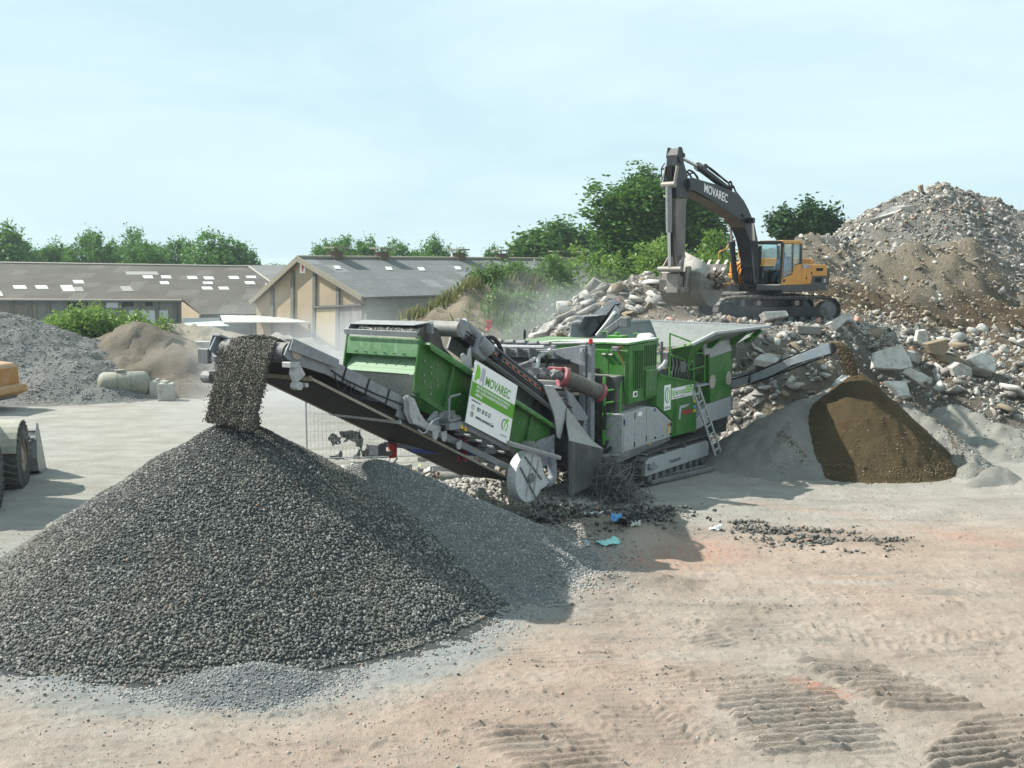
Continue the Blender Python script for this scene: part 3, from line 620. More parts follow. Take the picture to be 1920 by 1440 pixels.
CONC = stone_mat('broken_concrete', [(0, (.28, .275, .255)), (.5, (.40, .395, .37)), (1, (.54, .53, .50))], .2, (.48, .47, .44), .9, 5)
# random per island is one value for a single block: use the object's own random number instead
def conc_mat(name, stops):
    t = NT(name); r = t.n('ShaderNodeObjectInfo').outputs['Random']; n = t.noise(3.5, 6, .7); m = t.noise(14, 5, .7)
    c = t.ramp(r, stops); c = t.mix(t.ramp(n, [(.38, .55), (.55, 0)]), c, (.24, .21, .17)); c = t.mix(t.ramp(m, [(.60, 0), (.75, .5)]), c, (.55, .54, .51)); c = t.mix(t.ramp(m, [(.25, .6), (.4, 0)]), c, (.15, .14, .125))
    t.col(c); t.rough(.92); t.b.inputs['Specular IOR Level'].default_value = .12; t.bump(t.math('ADD', m, n), .8, .05); return t.m
CM = conc_mat('concrete_block', [(0, (.22, .215, .20)), (.5, (.36, .355, .33)), (1, (.50, .49, .46))])
CMP = conc_mat('pale_concrete_slab', [(0, (.46, .45, .42)), (1, (.60, .59, .56))])
CMB = conc_mat('brown_stained_concrete', [(0, (.25, .20, .14)), (1, (.32, .27, .19))])
# soft slopes where fewer stones lie
def keep(P, dens_tan=.35, dens_brown=.6):
    ix = np.clip(((P[:, 0]+3)/.2).astype(int), 0, len(xs)-1); iy = np.clip(((P[:, 1]-31)/.2).astype(int), 0, len(ys)-1)
    tn = tan[iy, ix]; bn = brown[iy, ix]; return rng.random(len(P)) < (1-tn*(1-dens_tan))*(1-bn*(1-dens_brown))
P = place(h_rub, 70000, -2, 34, 32, 60, .05, -.02); P = P[keep(P, .16, .34)]
shf = np.hypot((P[:, 0]-9)/1.5, P[:, 1]-39.5) < 2.0
S = .028+.17*rng.random(len(P))**6.5; S[shf] *= .5; S *= np.where(P[:, 2] > 5.2, .95, 1)
tag(stones('small_rubble', P, S, CUT, RUB), 'countless small stones and broken concrete covering the rubble hill', 'rubble', kind='stuff')
P = place(h_rub, 26000, -2, 34, 33, 60, .05, .02); P = P[keep(P, .55, .6)]
shf = np.hypot((P[:, 0]-9)/1.5, P[:, 1]-39.5) < 2.2; P = P[~shf]
tag(stones('rubble_grit', P, .02+.05*rng.random(len(P))**2, CUT, RUB), 'grit between the broken concrete of the rubble hill', 'rubble', kind='stuff')
P = place(h_rub, 15000, 8, 30, 40, 52, .3, .0); ix_ = np.clip(((P[:, 0]+3)/.2).astype(int), 0, len(xs)-1); iy_ = np.clip(((P[:, 1]-31)/.2).astype(int), 0, len(ys)-1); P = P[rng.random(len(P)) < np.maximum(tan[iy_, ix_]*.8, brown[iy_, ix_])]; P[:, 2] = Z[np.clip(((P[:, 1]-31)/.2).astype(int), 0, len(ys)-1), np.clip(((P[:, 0]+3)/.2).astype(int), 0, len(xs)-1)]
tag(stones('earth_clods', P, .02+.11*rng.random(len(P))**5, CUT, stone_mat('earth_clods', [(0, (.12, .092, .06)), (.5, (.24, .195, .14)), (.85, (.34, .29, .22)), (1, (.40, .38, .34))], .15, (.33, .29, .22))), 'clods of tan and brown earth on the dug face of the rubble hill', 'earth clods', kind='stuff')
def hit(px, py, hf, y0=30, y1=75):
    d = ray(px, py); Yv = np.arange(y0, y1, .1); p = CV[None]+d[None]*(Yv/d[1])[:, None]; z = hf(p[:, 0], p[:, 1]); k = np.nonzero(p[:, 2] < z)[0]
    if not len(k): return None
    q = p[k[0]]; return np.array([q[0], q[1], z[k[0]]])
CHUNK_ME = []
for i in range(14):
    v, f = cut_block((1, .6+.35*random.random(), .35+.35*random.random()), 3, .6); m_ = mesh_np('concrete_chunk', v, f); m_.materials.append(CM); CHUNK_ME.append(m_)
SLAB_ME = []
for i in range(8):
    v, f = cut_block((1, .62+.3*random.random(), .13+.08*random.random()), 3, .72); m_ = mesh_np('concrete_slab', v, f); m_.materials.append(CM); SLAB_ME.append(m_)
def chunk(px, py, wpx, me_, label, group, name='concrete_chunk', rot=None, mat=None, sink=.25, hf=None):
    q = hit(px, py, hf or h_rub)
    if q is None: return None
    o = bpy.data.objects.new(name, me_); C.objects.link(o); s = wpx/2*q[1]/F
    o.scale = (s, s, s); o.rotation_euler = rot if rot else (random.gauss(0, .45), random.gauss(0, .45), random.uniform(0, 6.28)); o.location = q+np.array([0, 0, s*sink])
    if mat: o.material_slots[0].link = 'OBJECT'; o.material_slots[0].material = mat
    return tag(o, label, 'concrete chunk' if 'chunk' in name else 'concrete slab', group, 'thing')
def slab_poly(px_pts, Y, thick, label, mat, lean=None, name='concrete_slab', group=None, back=(0, 1, 0)):
    """a slab whose broad face has the photographed outline; Y per corner gives its true lie"""
    P = [Vector(at(p[0], p[1], Y+(p[2] if len(p) > 2 else 0))) for p in px_pts]; c = sum(P, Vector())/len(P)
    n = sum(((P[i]-c).cross(P[(i+1) % len(P)]-c) for i in range(len(P))), Vector()).normalized()
    if n.dot(Vector((0, 0, CH))-c) < 0: n = -n
    mb = MB(); mb.ring([p-c for p in P], -n*thick); o = mb.build(name, mat, None, .03, seg=2); o.location = c
    return tag(o, label, 'concrete slab', group, 'thing')
# the slabs one can single out
slab_poly([(1637, 690), (1640, 660, .1), (1690, 645, .3), (1705, 668, .3), (1712, 688, .1), (1690, 692)], 34.6, .22, 'blunt upright grey slab just behind the tip of the brown soil heap', CMP)
slab_poly([(1660, 713), (1700, 714, .3), (1708, 742), (1690, 742, -.2)], 33.6, .16, 'clean pale slab with a sharp corner beside the brown soil heap slope', CMP)
slab_poly([(1564, 715, -.4), (1582, 700, .1), (1612, 690, .9), (1611, 703, .7), (1598, 717, -.3), (1578, 722, -.6)], 33.3, .2, 'broad flat pale slab lying below the falling brown soil', CMP)
slab_poly([(1414, 673, -.3), (1425, 664, .3), (1467, 656, .9), (1468, 666, .5), (1452, 680, -.3)], 34.6, .22, 'flat pale slab right above the side conveyor beside the hopper', CMP)
slab_poly([(1742, 656), (1830, 680), (1838, 690), (1828, 698), (1795, 690), (1756, 672)], 37.2, .55, 'long dark sided beam lying tilted on the brown rubble slope', CMB)
slab_poly([(1722, 620), (1738, 618), (1742, 640), (1732, 652), (1718, 640)], 38.2, .3, 'white upright slab above the brown stained block on the slope', CMP)
slab_poly([(1738, 645), (1775, 636), (1782, 652), (1770, 668), (1748, 664)], 37.0, .5, 'big brown stained block beneath the white upright slab', CMB)
slab_poly([(1694, 700), (1708, 690), (1745, 708), (1738, 716), (1722, 718)], 35.2, .25, 'two toned oblong slab between the brown heap and brown dirt patch', CMP)
slab_poly([(1815, 672), (1840, 660, .3), (1868, 672, .4), (1866, 698), (1835, 690)], 37.0, .7, 'large pale boulder of concrete on the lower rubble slope', CMP)
slab_poly([(1785, 690), (1800, 680), (1822, 690), (1824, 705), (1805, 710), (1790, 706)], 36.4, .6, 'rounded grey concrete boulder below the largest pale boulder', CM)
slab_poly([(1432, 584), (1475, 582, .2), (1480, 592, .1), (1440, 599)], 36.7, .5, 'pale oblong block lying just below the excavator track', CMP)
slab_poly([(1495, 610), (1540, 613), (1540, 628), (1497, 626)], 36.0, .6, 'grey oblong block on the rubble between hopper and excavator', CM)
slab_poly([(1556, 605), (1590, 586, .3), (1598, 592, .3), (1566, 622)], 36.4, .35, 'pale beam sticking up at a slant behind the excavator track end', CMP)
slab_poly([(1197, 575), (1228, 572, .3), (1232, 582, .2), (1200, 588)], 41.0, .5, 'flat topped pale slab below the excavator bucket at the end of the slab tongue', CMP)
slab_poly([(1042, 640, -.2), (1052, 612, .3), (1088, 596, .8), (1098, 610, .6), (1085, 640)], 40.2, .5, 'large pale slab leaning behind the crusher roof', CMP)
slab_poly([(1000, 628), (1018, 608, .4), (1040, 598, .6), (1042, 606, .4), (1024, 622)], 41.6, .4, 'white topped slab at the low end of the slab tongue', CMP)
slab_poly([(1100, 588), (1104, 575, .3), (1118, 570, .4), (1124, 584, .2), (1110, 592)], 42.0, .4, 'five sided pale slab standing among the slab tongue', CMP)
slab_poly([(1632, 412), (1672, 380+7, .5), (1696, 382, .8), (1698, 390, .5), (1680, 398)], 54.2, .35, 'long flat pale slab high on the big rubble peak', CMP)
slab_poly([(1690, 388), (1712, 384), (1718, 395), (1700, 399)], 54.4, .5, 'blue grey slab beside the long pale slab on the peak', CM)
slab_poly([(1724, 348), (1731, 345), (1733, 360), (1727, 362)], 56.2, .3, 'small yellowish slab standing upright near the top of the peak', CMB)
chunk(1653, 377, 14, CHUNK_ME[0], 'lone round boulder perched on the skyline of the rubble peak', None, sink=.8)
chunk(1874, 556, 22, CHUNK_ME[1], 'pair sized grey block on the grey scree edge of the hill', None, sink=.5)
# blocks nothing tells apart, by where they lie
ZONES = [([(985, 640), (1010, 600), (1080, 565), (1130, 540), (1240, 530), (1250, 575), (1180, 600), (1080, 640)], 64, 14, 46, .75, 'pale broken slab in the tongue of slabs behind the crusher', 'slabs in the tongue behind the crusher'),
         ([(1400, 700), (1420, 650), (1470, 610), (1570, 600), (1600, 640), (1560, 660), (1450, 690)], 64, 8, 28, .4, 'grey broken concrete chunk between the hopper and the excavator track', 'chunks between hopper and excavator'),
         ([(1370, 840), (1390, 740), (1470, 700), (1570, 690), (1580, 730), (1480, 760), (1400, 830)], 54, 10, 34, .4, 'grey concrete chunk in the hollow below the small side conveyor', 'chunks below the side conveyor'),
         ([(1620, 630), (1700, 610), (1920, 620), (1920, 800), (1800, 745), (1700, 720), (1640, 680)], 110, 11, 44, .45, 'pale concrete chunk on the rubble slope beyond the brown soil heap', 'chunks on the slope beyond the brown heap'),
         ([(1580, 480), (1640, 400), (1760, 350), (1920, 430), (1920, 560), (1800, 470), (1650, 480)], 60, 5, 18, .4, 'small grey concrete chunk on the upper face of the rubble peak', 'chunks on the upper peak')]
def in_poly(x, y, P):
    r = False; j = len(P)-1
    for i in range(len(P)):
        if (P[i][1] > y) != (P[j][1] > y) and x < (P[j][0]-P[i][0])*(y-P[i][1])/(P[j][1]-P[i][1])+P[i][0]: r = not r
        j = i
    return r
for poly, n, w0, w1, fs, lab, grp in ZONES:
    x0, x1 = min(p[0] for p in poly), max(p[0] for p in poly); y0, y1 = min(p[1] for p in poly), max(p[1] for p in poly); k = 0
    while k < n:
        px, py = random.uniform(x0, x1), random.uniform(y0, y1)
        if not in_poly(px, py, poly): continue
        k += 1; sl = random.random() < fs
        chunk(px, py, (w0+(w1-w0)*random.random()**2)*(1 if sl else .68), random.choice(SLAB_ME if sl else CHUNK_ME), lab, grp, 'concrete_slab' if sl else 'concrete_chunk', mat=CMP if random.random() < .3 else (CMB if random.random() < .2 else None))
# ================================================================ MOBILE CRUSHER
# machine frame: u along the machine from the conveyor head backwards, v towards the camera side, z up
MA = R(35); MO = (-4.35, 18.5, 0)
crusher = thing('mobile_crusher', 'green and grey tracked mobile crusher with a long discharge conveyor and company banner', 'crusher', MO, R(90)-MA)
MU = np.array([math.sin(MA), math.cos(MA), 0]); MV = np.array([math.cos(MA), -math.sin(MA), 0]); MO_ = np.array(MO)
def mw(u, v, z): return MO_+MU*u+MV*v+np.array([0, 0, z])                       # machine -> world
class UB(MB):
    def add(s, vs, fs): return MB.add(s, [(v[0], -v[1], v[2]) for v in vs], fs)
    def plate(s, uz, v0, v1): return s.ring([(u, v0, z) for u, z in uz], (0, v1-v0, 0))
    def cross(s, vz, u0, u1): return s.ring([(u0, v, z) for v, z in vz], (u1-u0, 0, 0))
c24, s24 = math.cos(R(24)), math.sin(R(24))
def inc(s_, v, n=0.0): return (-.1+s_*c24+n*s24, v, 4.15-s_*s24+n*c24)
GREEN = paint('green_paint', (.030, .158, .018), .34, .42)
GREEND = paint('dusty_green_paint', (.045, .20, .035), .62, .5, dcol=(.36, .42, .33))
GREY = paint('grey_paint', (.20, .222, .25), .36, .45)
GREYL = paint('light_grey_paint', (.36, .375, .39), .25, .4)
GREYD = paint('dark_grey_paint', (.12, .13, .14), .5, .5)
STEEL = paint('worn_steel', (.26, .265, .265), .4, .42, .55, wear=.5)
RUBBER = plain('black_rubber', (.018, .018, .019), .75)
BELT = plain('conveyor_rubber', (.008, .008, .0075), .8)
GREENK = paint('screen_green', (.021, .115, .014), .22, .42); GREENP = paint('pale_dusty_green', (.085, .215, .085), .75, .5, dcol=(.34, .42, .33))
BELTD = paint('dusty_belt', (.05, .06, .07), .5, .6)
CHROME = plain('chrome_rod', (.55, .56, .57), .22, .9)
WHITE = paint('white_paint', (.72, .73, .73), .08, .4)
REDP = paint('red_guard_paint', (.27, .02, .05), .5, .45)
YEL = plain('warning_yellow', (.75, .50, .02), .5)
BLACK = plain('black_paint', (.012, .012, .013), .5)
BLUEP = paint('blue_paint', (.03, .10, .42), .4, .5)
HOLE = plain('dark_interior', (.008, .009, .008), .9)
TXG = plain('sign_green', (.11, .33, .03), .5); TXG2 = plain('sign_dark_green', (.02, .14, .06), .5); TXG3 = plain('sign_bright_green', (.20, .52, .03), .5); TXK = plain('sign_ink', (.03, .03, .045), .5); TXGR = plain('sign_grey', (.42, .42, .46), .5)
SIGNW = plain('sign_white', (.80, .80, .80), .45, 0, .03)
U = UB
# ---- discharge conveyor
m = U()
for sg in (1, -1):
    m.ring([inc(-.05, .87*sg, -.08), inc(3.0, .87*sg, -.08), inc(3.0, .87*sg, .20), inc(-.05, .87*sg, .20)], (0, .05*sg, 0))
    m.ring([inc(2.9, .87*sg, -.20), inc(7.6, .87*sg, -.20), inc(7.6, .87*sg, -.06), inc(2.9, .87*sg, -.06)], (0, .05*sg, 0))
for q in (.55, 2.4, 4.2, 6.0): m.bar(inc(q, -.87, -.03), inc(q, .87, -.03), .09, .09)
conv = m.build('conveyor_frame', GREY, crusher, .008)
m = U()
for sg in (1, -1):                                                    # edge guards, end brackets
    m.ring([inc(-.22, .80*sg, .16), inc(.95, .80*sg, .20), inc(.95, 1.02*sg, .20), inc(-.22, 1.02*sg, .16)], (.01, 0, .035))
    m.ring([inc(-.22, 1.0*sg, -.02), inc(.95, 1.0*sg, .08), inc(.95, 1.0*sg, .21), inc(-.22, 1.0*sg, .18)], (0, .03*sg, 0))
    m.plate([inc(a, 0, b)[::2] for a, b in ((-.20, .17), (-.24, -.12), (.05, -.18), (.75, -.10), (.75, .15))], .925*sg, .955*sg)
m.build('head_guard', GREY, conv, .006)
m = U()
for sg in (1, -1):
    m.plate([inc(a, 0, b)[::2] for a, b in ((-.02, -.18), (.12, -.15), (.30, -.27), (.16, -.48), (.02, -.36))], .90*sg, 1.0*sg)
    m.box(-.34, -.12, min(.86*sg, 1.06*sg), max(.86*sg, 1.06*sg), 3.93, 4.02)
    m.cyl(inc(.22, .86*sg, -.50), inc(.22, 1.04*sg, -.50), .07)
    m.cyl(inc(.42, .84*sg, -.42), inc(.42, .98*sg, -.42), .04)
m.build('scraper_bracket', GREYL, conv, .006)
m = U(); m.box(-.40, -.30, -1.22, -.95, 3.90, 4.16); m.box(-.25, .05, -1.2, -1.0, 3.62, 3.72); m.cyl((-.26, -1.22, 3.64), (-.26, -.98, 3.64), .11)
m.build('drive_motor', GREYD, conv, .01)
m = U(); m.cyl((-.1, -.80, 4.15), (-.1, .80, 4.15), .175, n=28); m.cyl((-.1, .80, 4.15), (-.1, .90, 4.15), .15, n=24); m.cyl((-.1, -.9, 4.15), (-.1, -.80, 4.15), .15, n=24)
m.build('head_drum', BELTD, crusher, smooth=True)
m = U(); m.cyl((-.1, .93, 4.15), (-.1, .985, 4.15), .10, n=20); m.cyl((-.1, .985, 4.15), (-.1, 1.0, 4.15), .055, n=16); m.build('drum_bearing', paint('bearing_tan', (.40, .33, .27), .3), conv, smooth=True)
m = U(); m.ring([inc(-.02, -.76, .17), inc(7.3, -.76, .15), inc(7.3, .76, .15), inc(-.02, .76, .17)], (.004, 0, .01)); m.ring([inc(.05, -.78, -.17), inc(.7, -.78, -.235), inc(.7, .78, -.235), inc(.05, .78, -.17)], (0, 0, .01))
m.ring([inc(.7, -.80, -.235), inc(7.5, -.80, -.32), inc(7.5, .80, -.32), inc(.7, .80, -.235)], (0, 0, .012)); m.build('conveyor_belt', BELT, crusher)
m = U()
for sg in (1, -1): m.ring([inc(.62, .79*sg, -.26), inc(7.6, .79*sg, -.345), inc(7.6, .79*sg, -.30), inc(.62, .79*sg, -.215)], (0, .03*sg, 0))
m.bar(inc(.62, -.8, -.24), inc(.62, .8, -.24), .05, .09); m.build('belt_edge_rail', paint('dusty_tan_rail', (.30, .28, .22), .5), conv)
m = U(); m.tube([inc(.9, .94, .02), inc(1.3, .94, -.02), inc(2.2, .94, .0), inc(3.0, .95, .05)], .014); m.arc(inc(1.0, .95, -.02), inc(1.35, .95, -.05), (.0, 0, -.22), .012); m.arc(inc(1.42, .95, -.04), inc(1.55, .95, -.05), (0, 0, -.2), .01); m.arc(inc(3.1, .97, .25), inc(3.6, .98, -.15), (-.3, 0, -.15), .014)
for q in (1.25, 1.9, 2.5): m.bar(inc(q, .93, -.1), inc(q, .93, .22), .02, .03)
m.build('hydraulic_hose', RUBBER, conv, smooth=True)
m = U(); m.bar((2.55, -.92, 2.68), (2.55, .95, 2.66), .05, .06); hb = m.build('hanging_bar', GREYL, crusher, .005)
m = U()
for sg in (1, -1):
    for k in range(5): m.revolve([(0, .035), (1, .035), (1, .022), (0, .022)], (2.545, .92*sg, 2.70+k*.075), (2.555, .92*sg, 2.70+k*.075), 8, True)
    m.cyl((2.55, .92*sg, 2.67), (2.55, .92*sg, 3.05), .008, n=5)
m.build('chain', STEEL, hb)
m = U(); m.arc((2.5, -.8, 3.0), (2.7, -.2, 2.85), (0, 0, -.22), .028); m.arc((2.45, -.75, 3.0), (2.75, -.25, 2.85), (0, 0, -.17), .026); m.build('looped_hose', RUBBER, hb, smooth=True)
m = U(); m.bar((4.1, -.9, 1.86), (5.6, .95, 1.68), .12, .12); m.build('cross_beam', GREY, crusher, .01)
m = U(); m.bar((4.5, -.5, 1.72), (5.4, .85, 1.63), .09, .10); m.build('blue_cross_beam', BLUEP, crusher, .008)
m = U(); m.box(4.78, 4.86, .55, .62, 1.55, 2.05); m.box(4.78, 4.86, .70, .77, 1.55, 2.05); m.build('red_bracket', REDP, crusher, .004)
m = U(); m.cyl((4.0, -.55, 1.62), (4.0, -.55, 1.92), .09); m.build('red_cylinder', paint('red_paint', (.40, .02, .02), .2), crusher, smooth=True)
m = U(); m.box(3.5, 3.75, -.75, -.5, 1.72, 1.95); m.box(3.75, 3.95, -.65, -.5, 1.68, 1.78); m.arc((3.5, -.6, 1.62), (4.1, -.5, 1.6), (0, 0, -.16), .018); m.arc((3.4, -.7, 1.65), (4.0, -.6, 1.62), (0, 0, -.22), .015); m.build('valve_block', GREYD, crusher, .01)
# ---- screen box
m = U(); nearp = [(3.10, 4.28), (3.25, 4.10), (7.78, 1.93), (7.40, 1.15), (3.55, 2.84), (3.0, 3.13), (2.88, 3.22)]
m.plate(nearp, .95, .99); m.plate(nearp, -.95, -.91)
sb = m.build('screen_box', GREENK, crusher, .006)
m = U()
m.ring([(3.2, .90, 4.10), (7.8, .90, 1.90), (7.8, 1.14, 1.90), (3.2, 1.14, 4.10)], (.02, 0, .045)); m.ring([(3.25, 1.11, 4.0), (7.78, 1.11, 1.86), (7.78, 1.14, 1.90), (3.2, 1.14, 4.10)], (.0, .02, 0)); m.build('top_flange', GREEND, sb, .004)
m = U()
for q, e in ((.22, .80), (.58, .92), (1.0, .93)):
    u0 = 3.25+q*3.6; m.ring([(u0, .99, 4.02-(u0-3.25)*.478), (u0+.07, .99, 3.99-(u0-3.25)*.478), (u0-.28, .99, 2.95-(u0-3.25)*.445), (u0-.35, .99, 2.98-(u0-3.25)*.445)], (0, .07, 0))
m.ring([(3.0, .99, 3.10), (3.55, .99, 2.80), (7.4, .99, 1.12), (7.42, .99, 1.2), (3.58, .99, 2.90), (3.02, .99, 3.20)], (0, .06, 0)); m.build('side_rib', GREENK, sb, .006)
m = U()
for k in range(11):
    a, b = (.12+.20*(k % 3)+.04*(k//3), .18+.2*(k//3)+.08*(k % 2)); p = (3.12+a-.22*b, .985, 4.0-.3*a-.95*b); m.cyl(p, (p[0], 1.015, p[2]), .022, n=8)
for k in range(8): p = (4.3+.42*k, .985, 3.05-.42*k*.46+(.12 if k % 2 else -.15)); m.cyl(p, (p[0], 1.012, p[2]), .02, n=8)
m.build('bolt_head', STEEL, sb, smooth=True)
m = U(); m.ring([(3.08, -.90, 4.22), (3.08, .95, 4.22), (3.03, .95, 3.87), (3.03, -.90, 3.87)], (.03, 0, 0)); m.ring([(3.03, -.9, 3.87), (3.03, .95, 3.87), (3.20, .95, 3.80), (3.20, -.9, 3.80)], (.02, 0, .01)); m.ring([(3.20, -.88, 3.80), (3.20, .93, 3.80), (3.02, .93, 3.62), (3.02, -.88, 3.62)], (.03, 0, 0)); m.ring([(3.02, -.88, 3.62), (3.02, .93, 3.62), (2.95, .93, 3.54), (2.95, -.88, 3.54)], (.03, 0, 0))
fp = m.build('end_panel', GREENP, sb, .004)
m = U()
for k in range(6): m.cyl((3.055, -.62+.25*k, 3.93), (2.99, -.62+.25*k, 3.92), .014, n=6)
m.build('panel_bolt', GREYD, fp)
m = U(); m.ring([(3.0, -.82, 3.52), (3.0, .90, 3.52), (3.12, .90, 3.10), (3.12, -.70, 3.10)], (.03, 0, 0)); m.build('lower_chute', paint('dusty_chute', (.33, .34, .31), .8, .7), sb)
m = U(); m.ring([(3.02, -.93, 4.25), (3.02, .97, 4.25), (2.99, .97, 4.36), (2.99, -.93, 4.36)], (.03, 0, 0)); m.build('end_lip', GREYL, sb, .004)
m = U(); m.ring([(3.1, -.95, 4.25), (3.1, .80, 4.25), (3.35, .80, 4.33), (3.35, -.95, 4.33)], (0, 0, .02)); m.ring([(3.2, -.93, 4.44), (3.2, .75, 4.46), (3.5, 1.0, 4.52), (3.5, -.9, 4.50)], (0, 0, .018)); m.box(3.45, 3.5, -.93, 1.0, 4.3, 4.5); m.ring([(3.05, -.95, 4.26), (3.5, -.95, 4.26), (3.5, -.95, 4.5), (3.2, -.95, 4.46)], (0, .02, 0)); m.build('feed_hood', GREY, sb, .004)
q = rng.uniform(0, 1, (700, 2)); P = np.stack([3.12+.34*q[:, 0], -(-.65+1.45*q[:, 1]), 4.31+.07*q[:, 0]+.05*rng.random(700)], -1)
tag(stones('stones_on_screen', P, rng.uniform(.018, .045, 700), PEB, G_DARK, sb), kind='stuff')
m = U(); m.plate([(3.12, 4.30), (3.5, 4.50), (3.85, 4.35), (3.98, 4.0), (4.6, 3.55), (4.55, 3.45), (3.25, 4.06)], .82, .85); m.build('rubber_skirt', paint('dusty_rubber', (.04, .042, .042), .55, .8), sb)
# ---- recirculating conveyor on top
m = U()
def rc(s_, v, n=0.0): a = R(27.6); return (4.2+s_*math.cos(a)+n*math.sin(a), v, 4.46-s_*math.sin(a)+n*math.cos(a))
for vv in (1.02, .30):
    m.ring([rc(.75, vv, -.24), rc(4.55, vv, -.24), rc(4.55, vv, .05), rc(.75, vv, .05)], (0, .05, 0))
m.ring([rc(.75, .98, .05), rc(4.75, .98, .05), rc(4.75, 1.16, .05), rc(.75, 1.16, .05)], (.005, 0, .02)); m.ring([rc(.75, .98, -.26), rc(4.4, .98, -.26), rc(4.4, 1.16, -.26), rc(.75, 1.16, -.26)], (.005, 0, .02))
m.ring([rc(1.1, .28, .06), rc(4.8, .28, .06), rc(4.8, .36, .42), rc(1.1, .36, .42)], (.02, 0, .02))
rcv = m.build('return_conveyor', GREY, crusher, .006)
m = U()
for k in range(15): m.bar(rc(.85+k*.24, 1.09, -.05+.002*k), rc(.97+k*.24, 1.09, -.05), .03, .028)
m.build('cable_clip', plain('orange_clip', (.55, .14, .07), .5), rcv)
m = U()
for n_ in (-.02, -.09, -.14, -.19): m.tube([rc(.3, 1.06, n_), rc(2, 1.08, n_-.01), rc(4.5, 1.07, n_)], .018)
m.build('cable', RUBBER, rcv, smooth=True)
m = U(); m.ring([rc(.2, .32, .03), rc(4.9, .32, .03), rc(4.9, 1.0, .03), rc(.2, 1.0, .03)], (0, 0, .012)); m.build('return_belt', BELT, rcv)
m = U(); m.cyl(rc(.15, .25, -.05), rc(.15, 1.05, -.05), .16, n=20); m.build('return_drum', GREYD, rcv, smooth=True)
m = U(); m.cyl(rc(.28, .92, .16), rc(.95, .92, .10), .11, n=18); m.cyl(rc(.93, .92, .10), rc(1.02, .92, .10), .14, n=18); m.plate([rc(a, 0, b)[::2] for a, b in ((.0, .12), (.2, .18), (.5, .02), (.35, -.2), (.1, -.1))], .98, 1.06); m.obox(rc(.85, 1.06, -.14), np.array(rc(.2, 0))-np.array(rc(0, 0)), (0, .10, 0), np.array(rc(0, 0, .2))-np.array(rc(0, 0))); m.cyl(rc(.72, 1.12, -.05), rc(1.05, 1.2, -.12), .15, n=14)
m.plate([rc(a, 0, b)[::2] for a, b in ((.05, .05), (.12, .16), (.25, .14), (.35, -.05), (.15, -.2))], .86, .90); m.build('gear_motor', GREY, rcv, .012, True)
m = U(); m.plate([(4.45, 3.95), (4.52, 3.98), (4.56, 3.55), (4.50, 3.46), (4.36, 3.58), (4.22, 3.72), (4.20, 3.84), (4.28, 3.88), (4.40, 3.80)], 1.10, 1.13); m.build('hook_plate', GREYL, rcv, .005)
m = U(); m.tube(bez([rc(.95, 1.02, .12), rc(1.25, 1.05, .25), rc(1.55, 1.1, .10), rc(1.5, 1.15, -.15), rc(1.15, 1.18, -.2)]), .045, 8); m.tube(bez([rc(.9, 1.0, .1), rc(1.3, .98, .18), rc(1.45, 1.05, -.05), rc(1.1, 1.12, -.16)]), .03, 8); m.build('motor_hose', RUBBER, rcv, smooth=True)
# ---- banner, platform, ledge
SX = np.array([1.48, 0, -.655]); SYv = np.array([.345, 0, 1.22]); S0 = np.array([4.03, 1.36, 2.52]); wx = np.linalg.norm(SX); wy = np.linalg.norm(SYv); sx_ = SX/wx; sy_ = SYv/wy
def sp(a, b, d=0.0): p = S0+SX*a+SYv*b; return (p[0], p[1]+d, p[2])
m = U(); m.ring([sp(0, 0), sp(1, 0), sp(1, 1), sp(0, 1)], (0, -.02, 0)); bn = m.build('banner_board', SIGNW, crusher)
def uv(p): return (p[0], -p[1], p[2])
lx = (sx_[0], 0, sx_[2]); ly = (sy_[0], 0, sy_[2])
m = U(); m.ring([sp(0, .43, .002), sp(1, .435, .002), sp(1, .67, .002), sp(0, .665, .002)], (0, .002, 0)); m.build('banner_stripe', TXG, bn)
def pan(name, mat, pts, d=.003, par=None):
    q = U(); q.ring([sp(a, b, d) for a, b in pts], (0, .002, 0)); return q.build(name, mat, par or bn)
def arcp(cx, cy, rx, ry, a0, a1, n=10): return [(cx+rx*math.cos(R(a0+(a1-a0)*i/n)), cy+ry*math.sin(R(a0+(a1-a0)*i/n))) for i in range(n+1)]
# the company mark: a green half arch beside a grey pillar
pan('company_mark', TXG3, [(.035, .69), (.055, .955)]+arcp(.055, .84, .085, .115, 90, 0)+[(.14, .76)]+arcp(.115, .69, .035, .06, 60, 180)[::1])
pan('company_mark', TXGR, [(.155, .70), (.165, .945), (.245, .945), (.245, .68), (.215, .68)]+arcp(.185, .69, .028, .055, 0, 180))
lettering('company_name', 'MOVAREC', TXG, bn, uv(sp(.27, .715, .003)), lx, ly, .255, .018, sx=.80)
for tx, y_, s_ in (('RECYCLAGE VAN BOUW- EN SLOOPAFVAL', .60, .079), ('MET COPRO-GECERTIFICEERDE MOBIELE', .535, .079), ('BREKERS', .47, .079)):
    lettering('banner_line', tx, SIGNW, bn, uv(sp(.11 if y_ > .5 else .105, y_, .006)), lx, ly, s_, .012, sx=.82)
lettering('banner_line', 'contacteer ons :', TXK, bn, uv(sp(.045, .375, .003)), lx, ly, .062, .004, sx=.85)
lettering('phone_number', '051 20 25 22', TXK, bn, uv(sp(.19, .26, .003)), lx, ly, .112, .016, sx=.85)
lettering('web_address', 'www.movarec.be', TXK, bn, uv(sp(.185, .135, .003)), lx, ly, .112, .014, sx=.85)
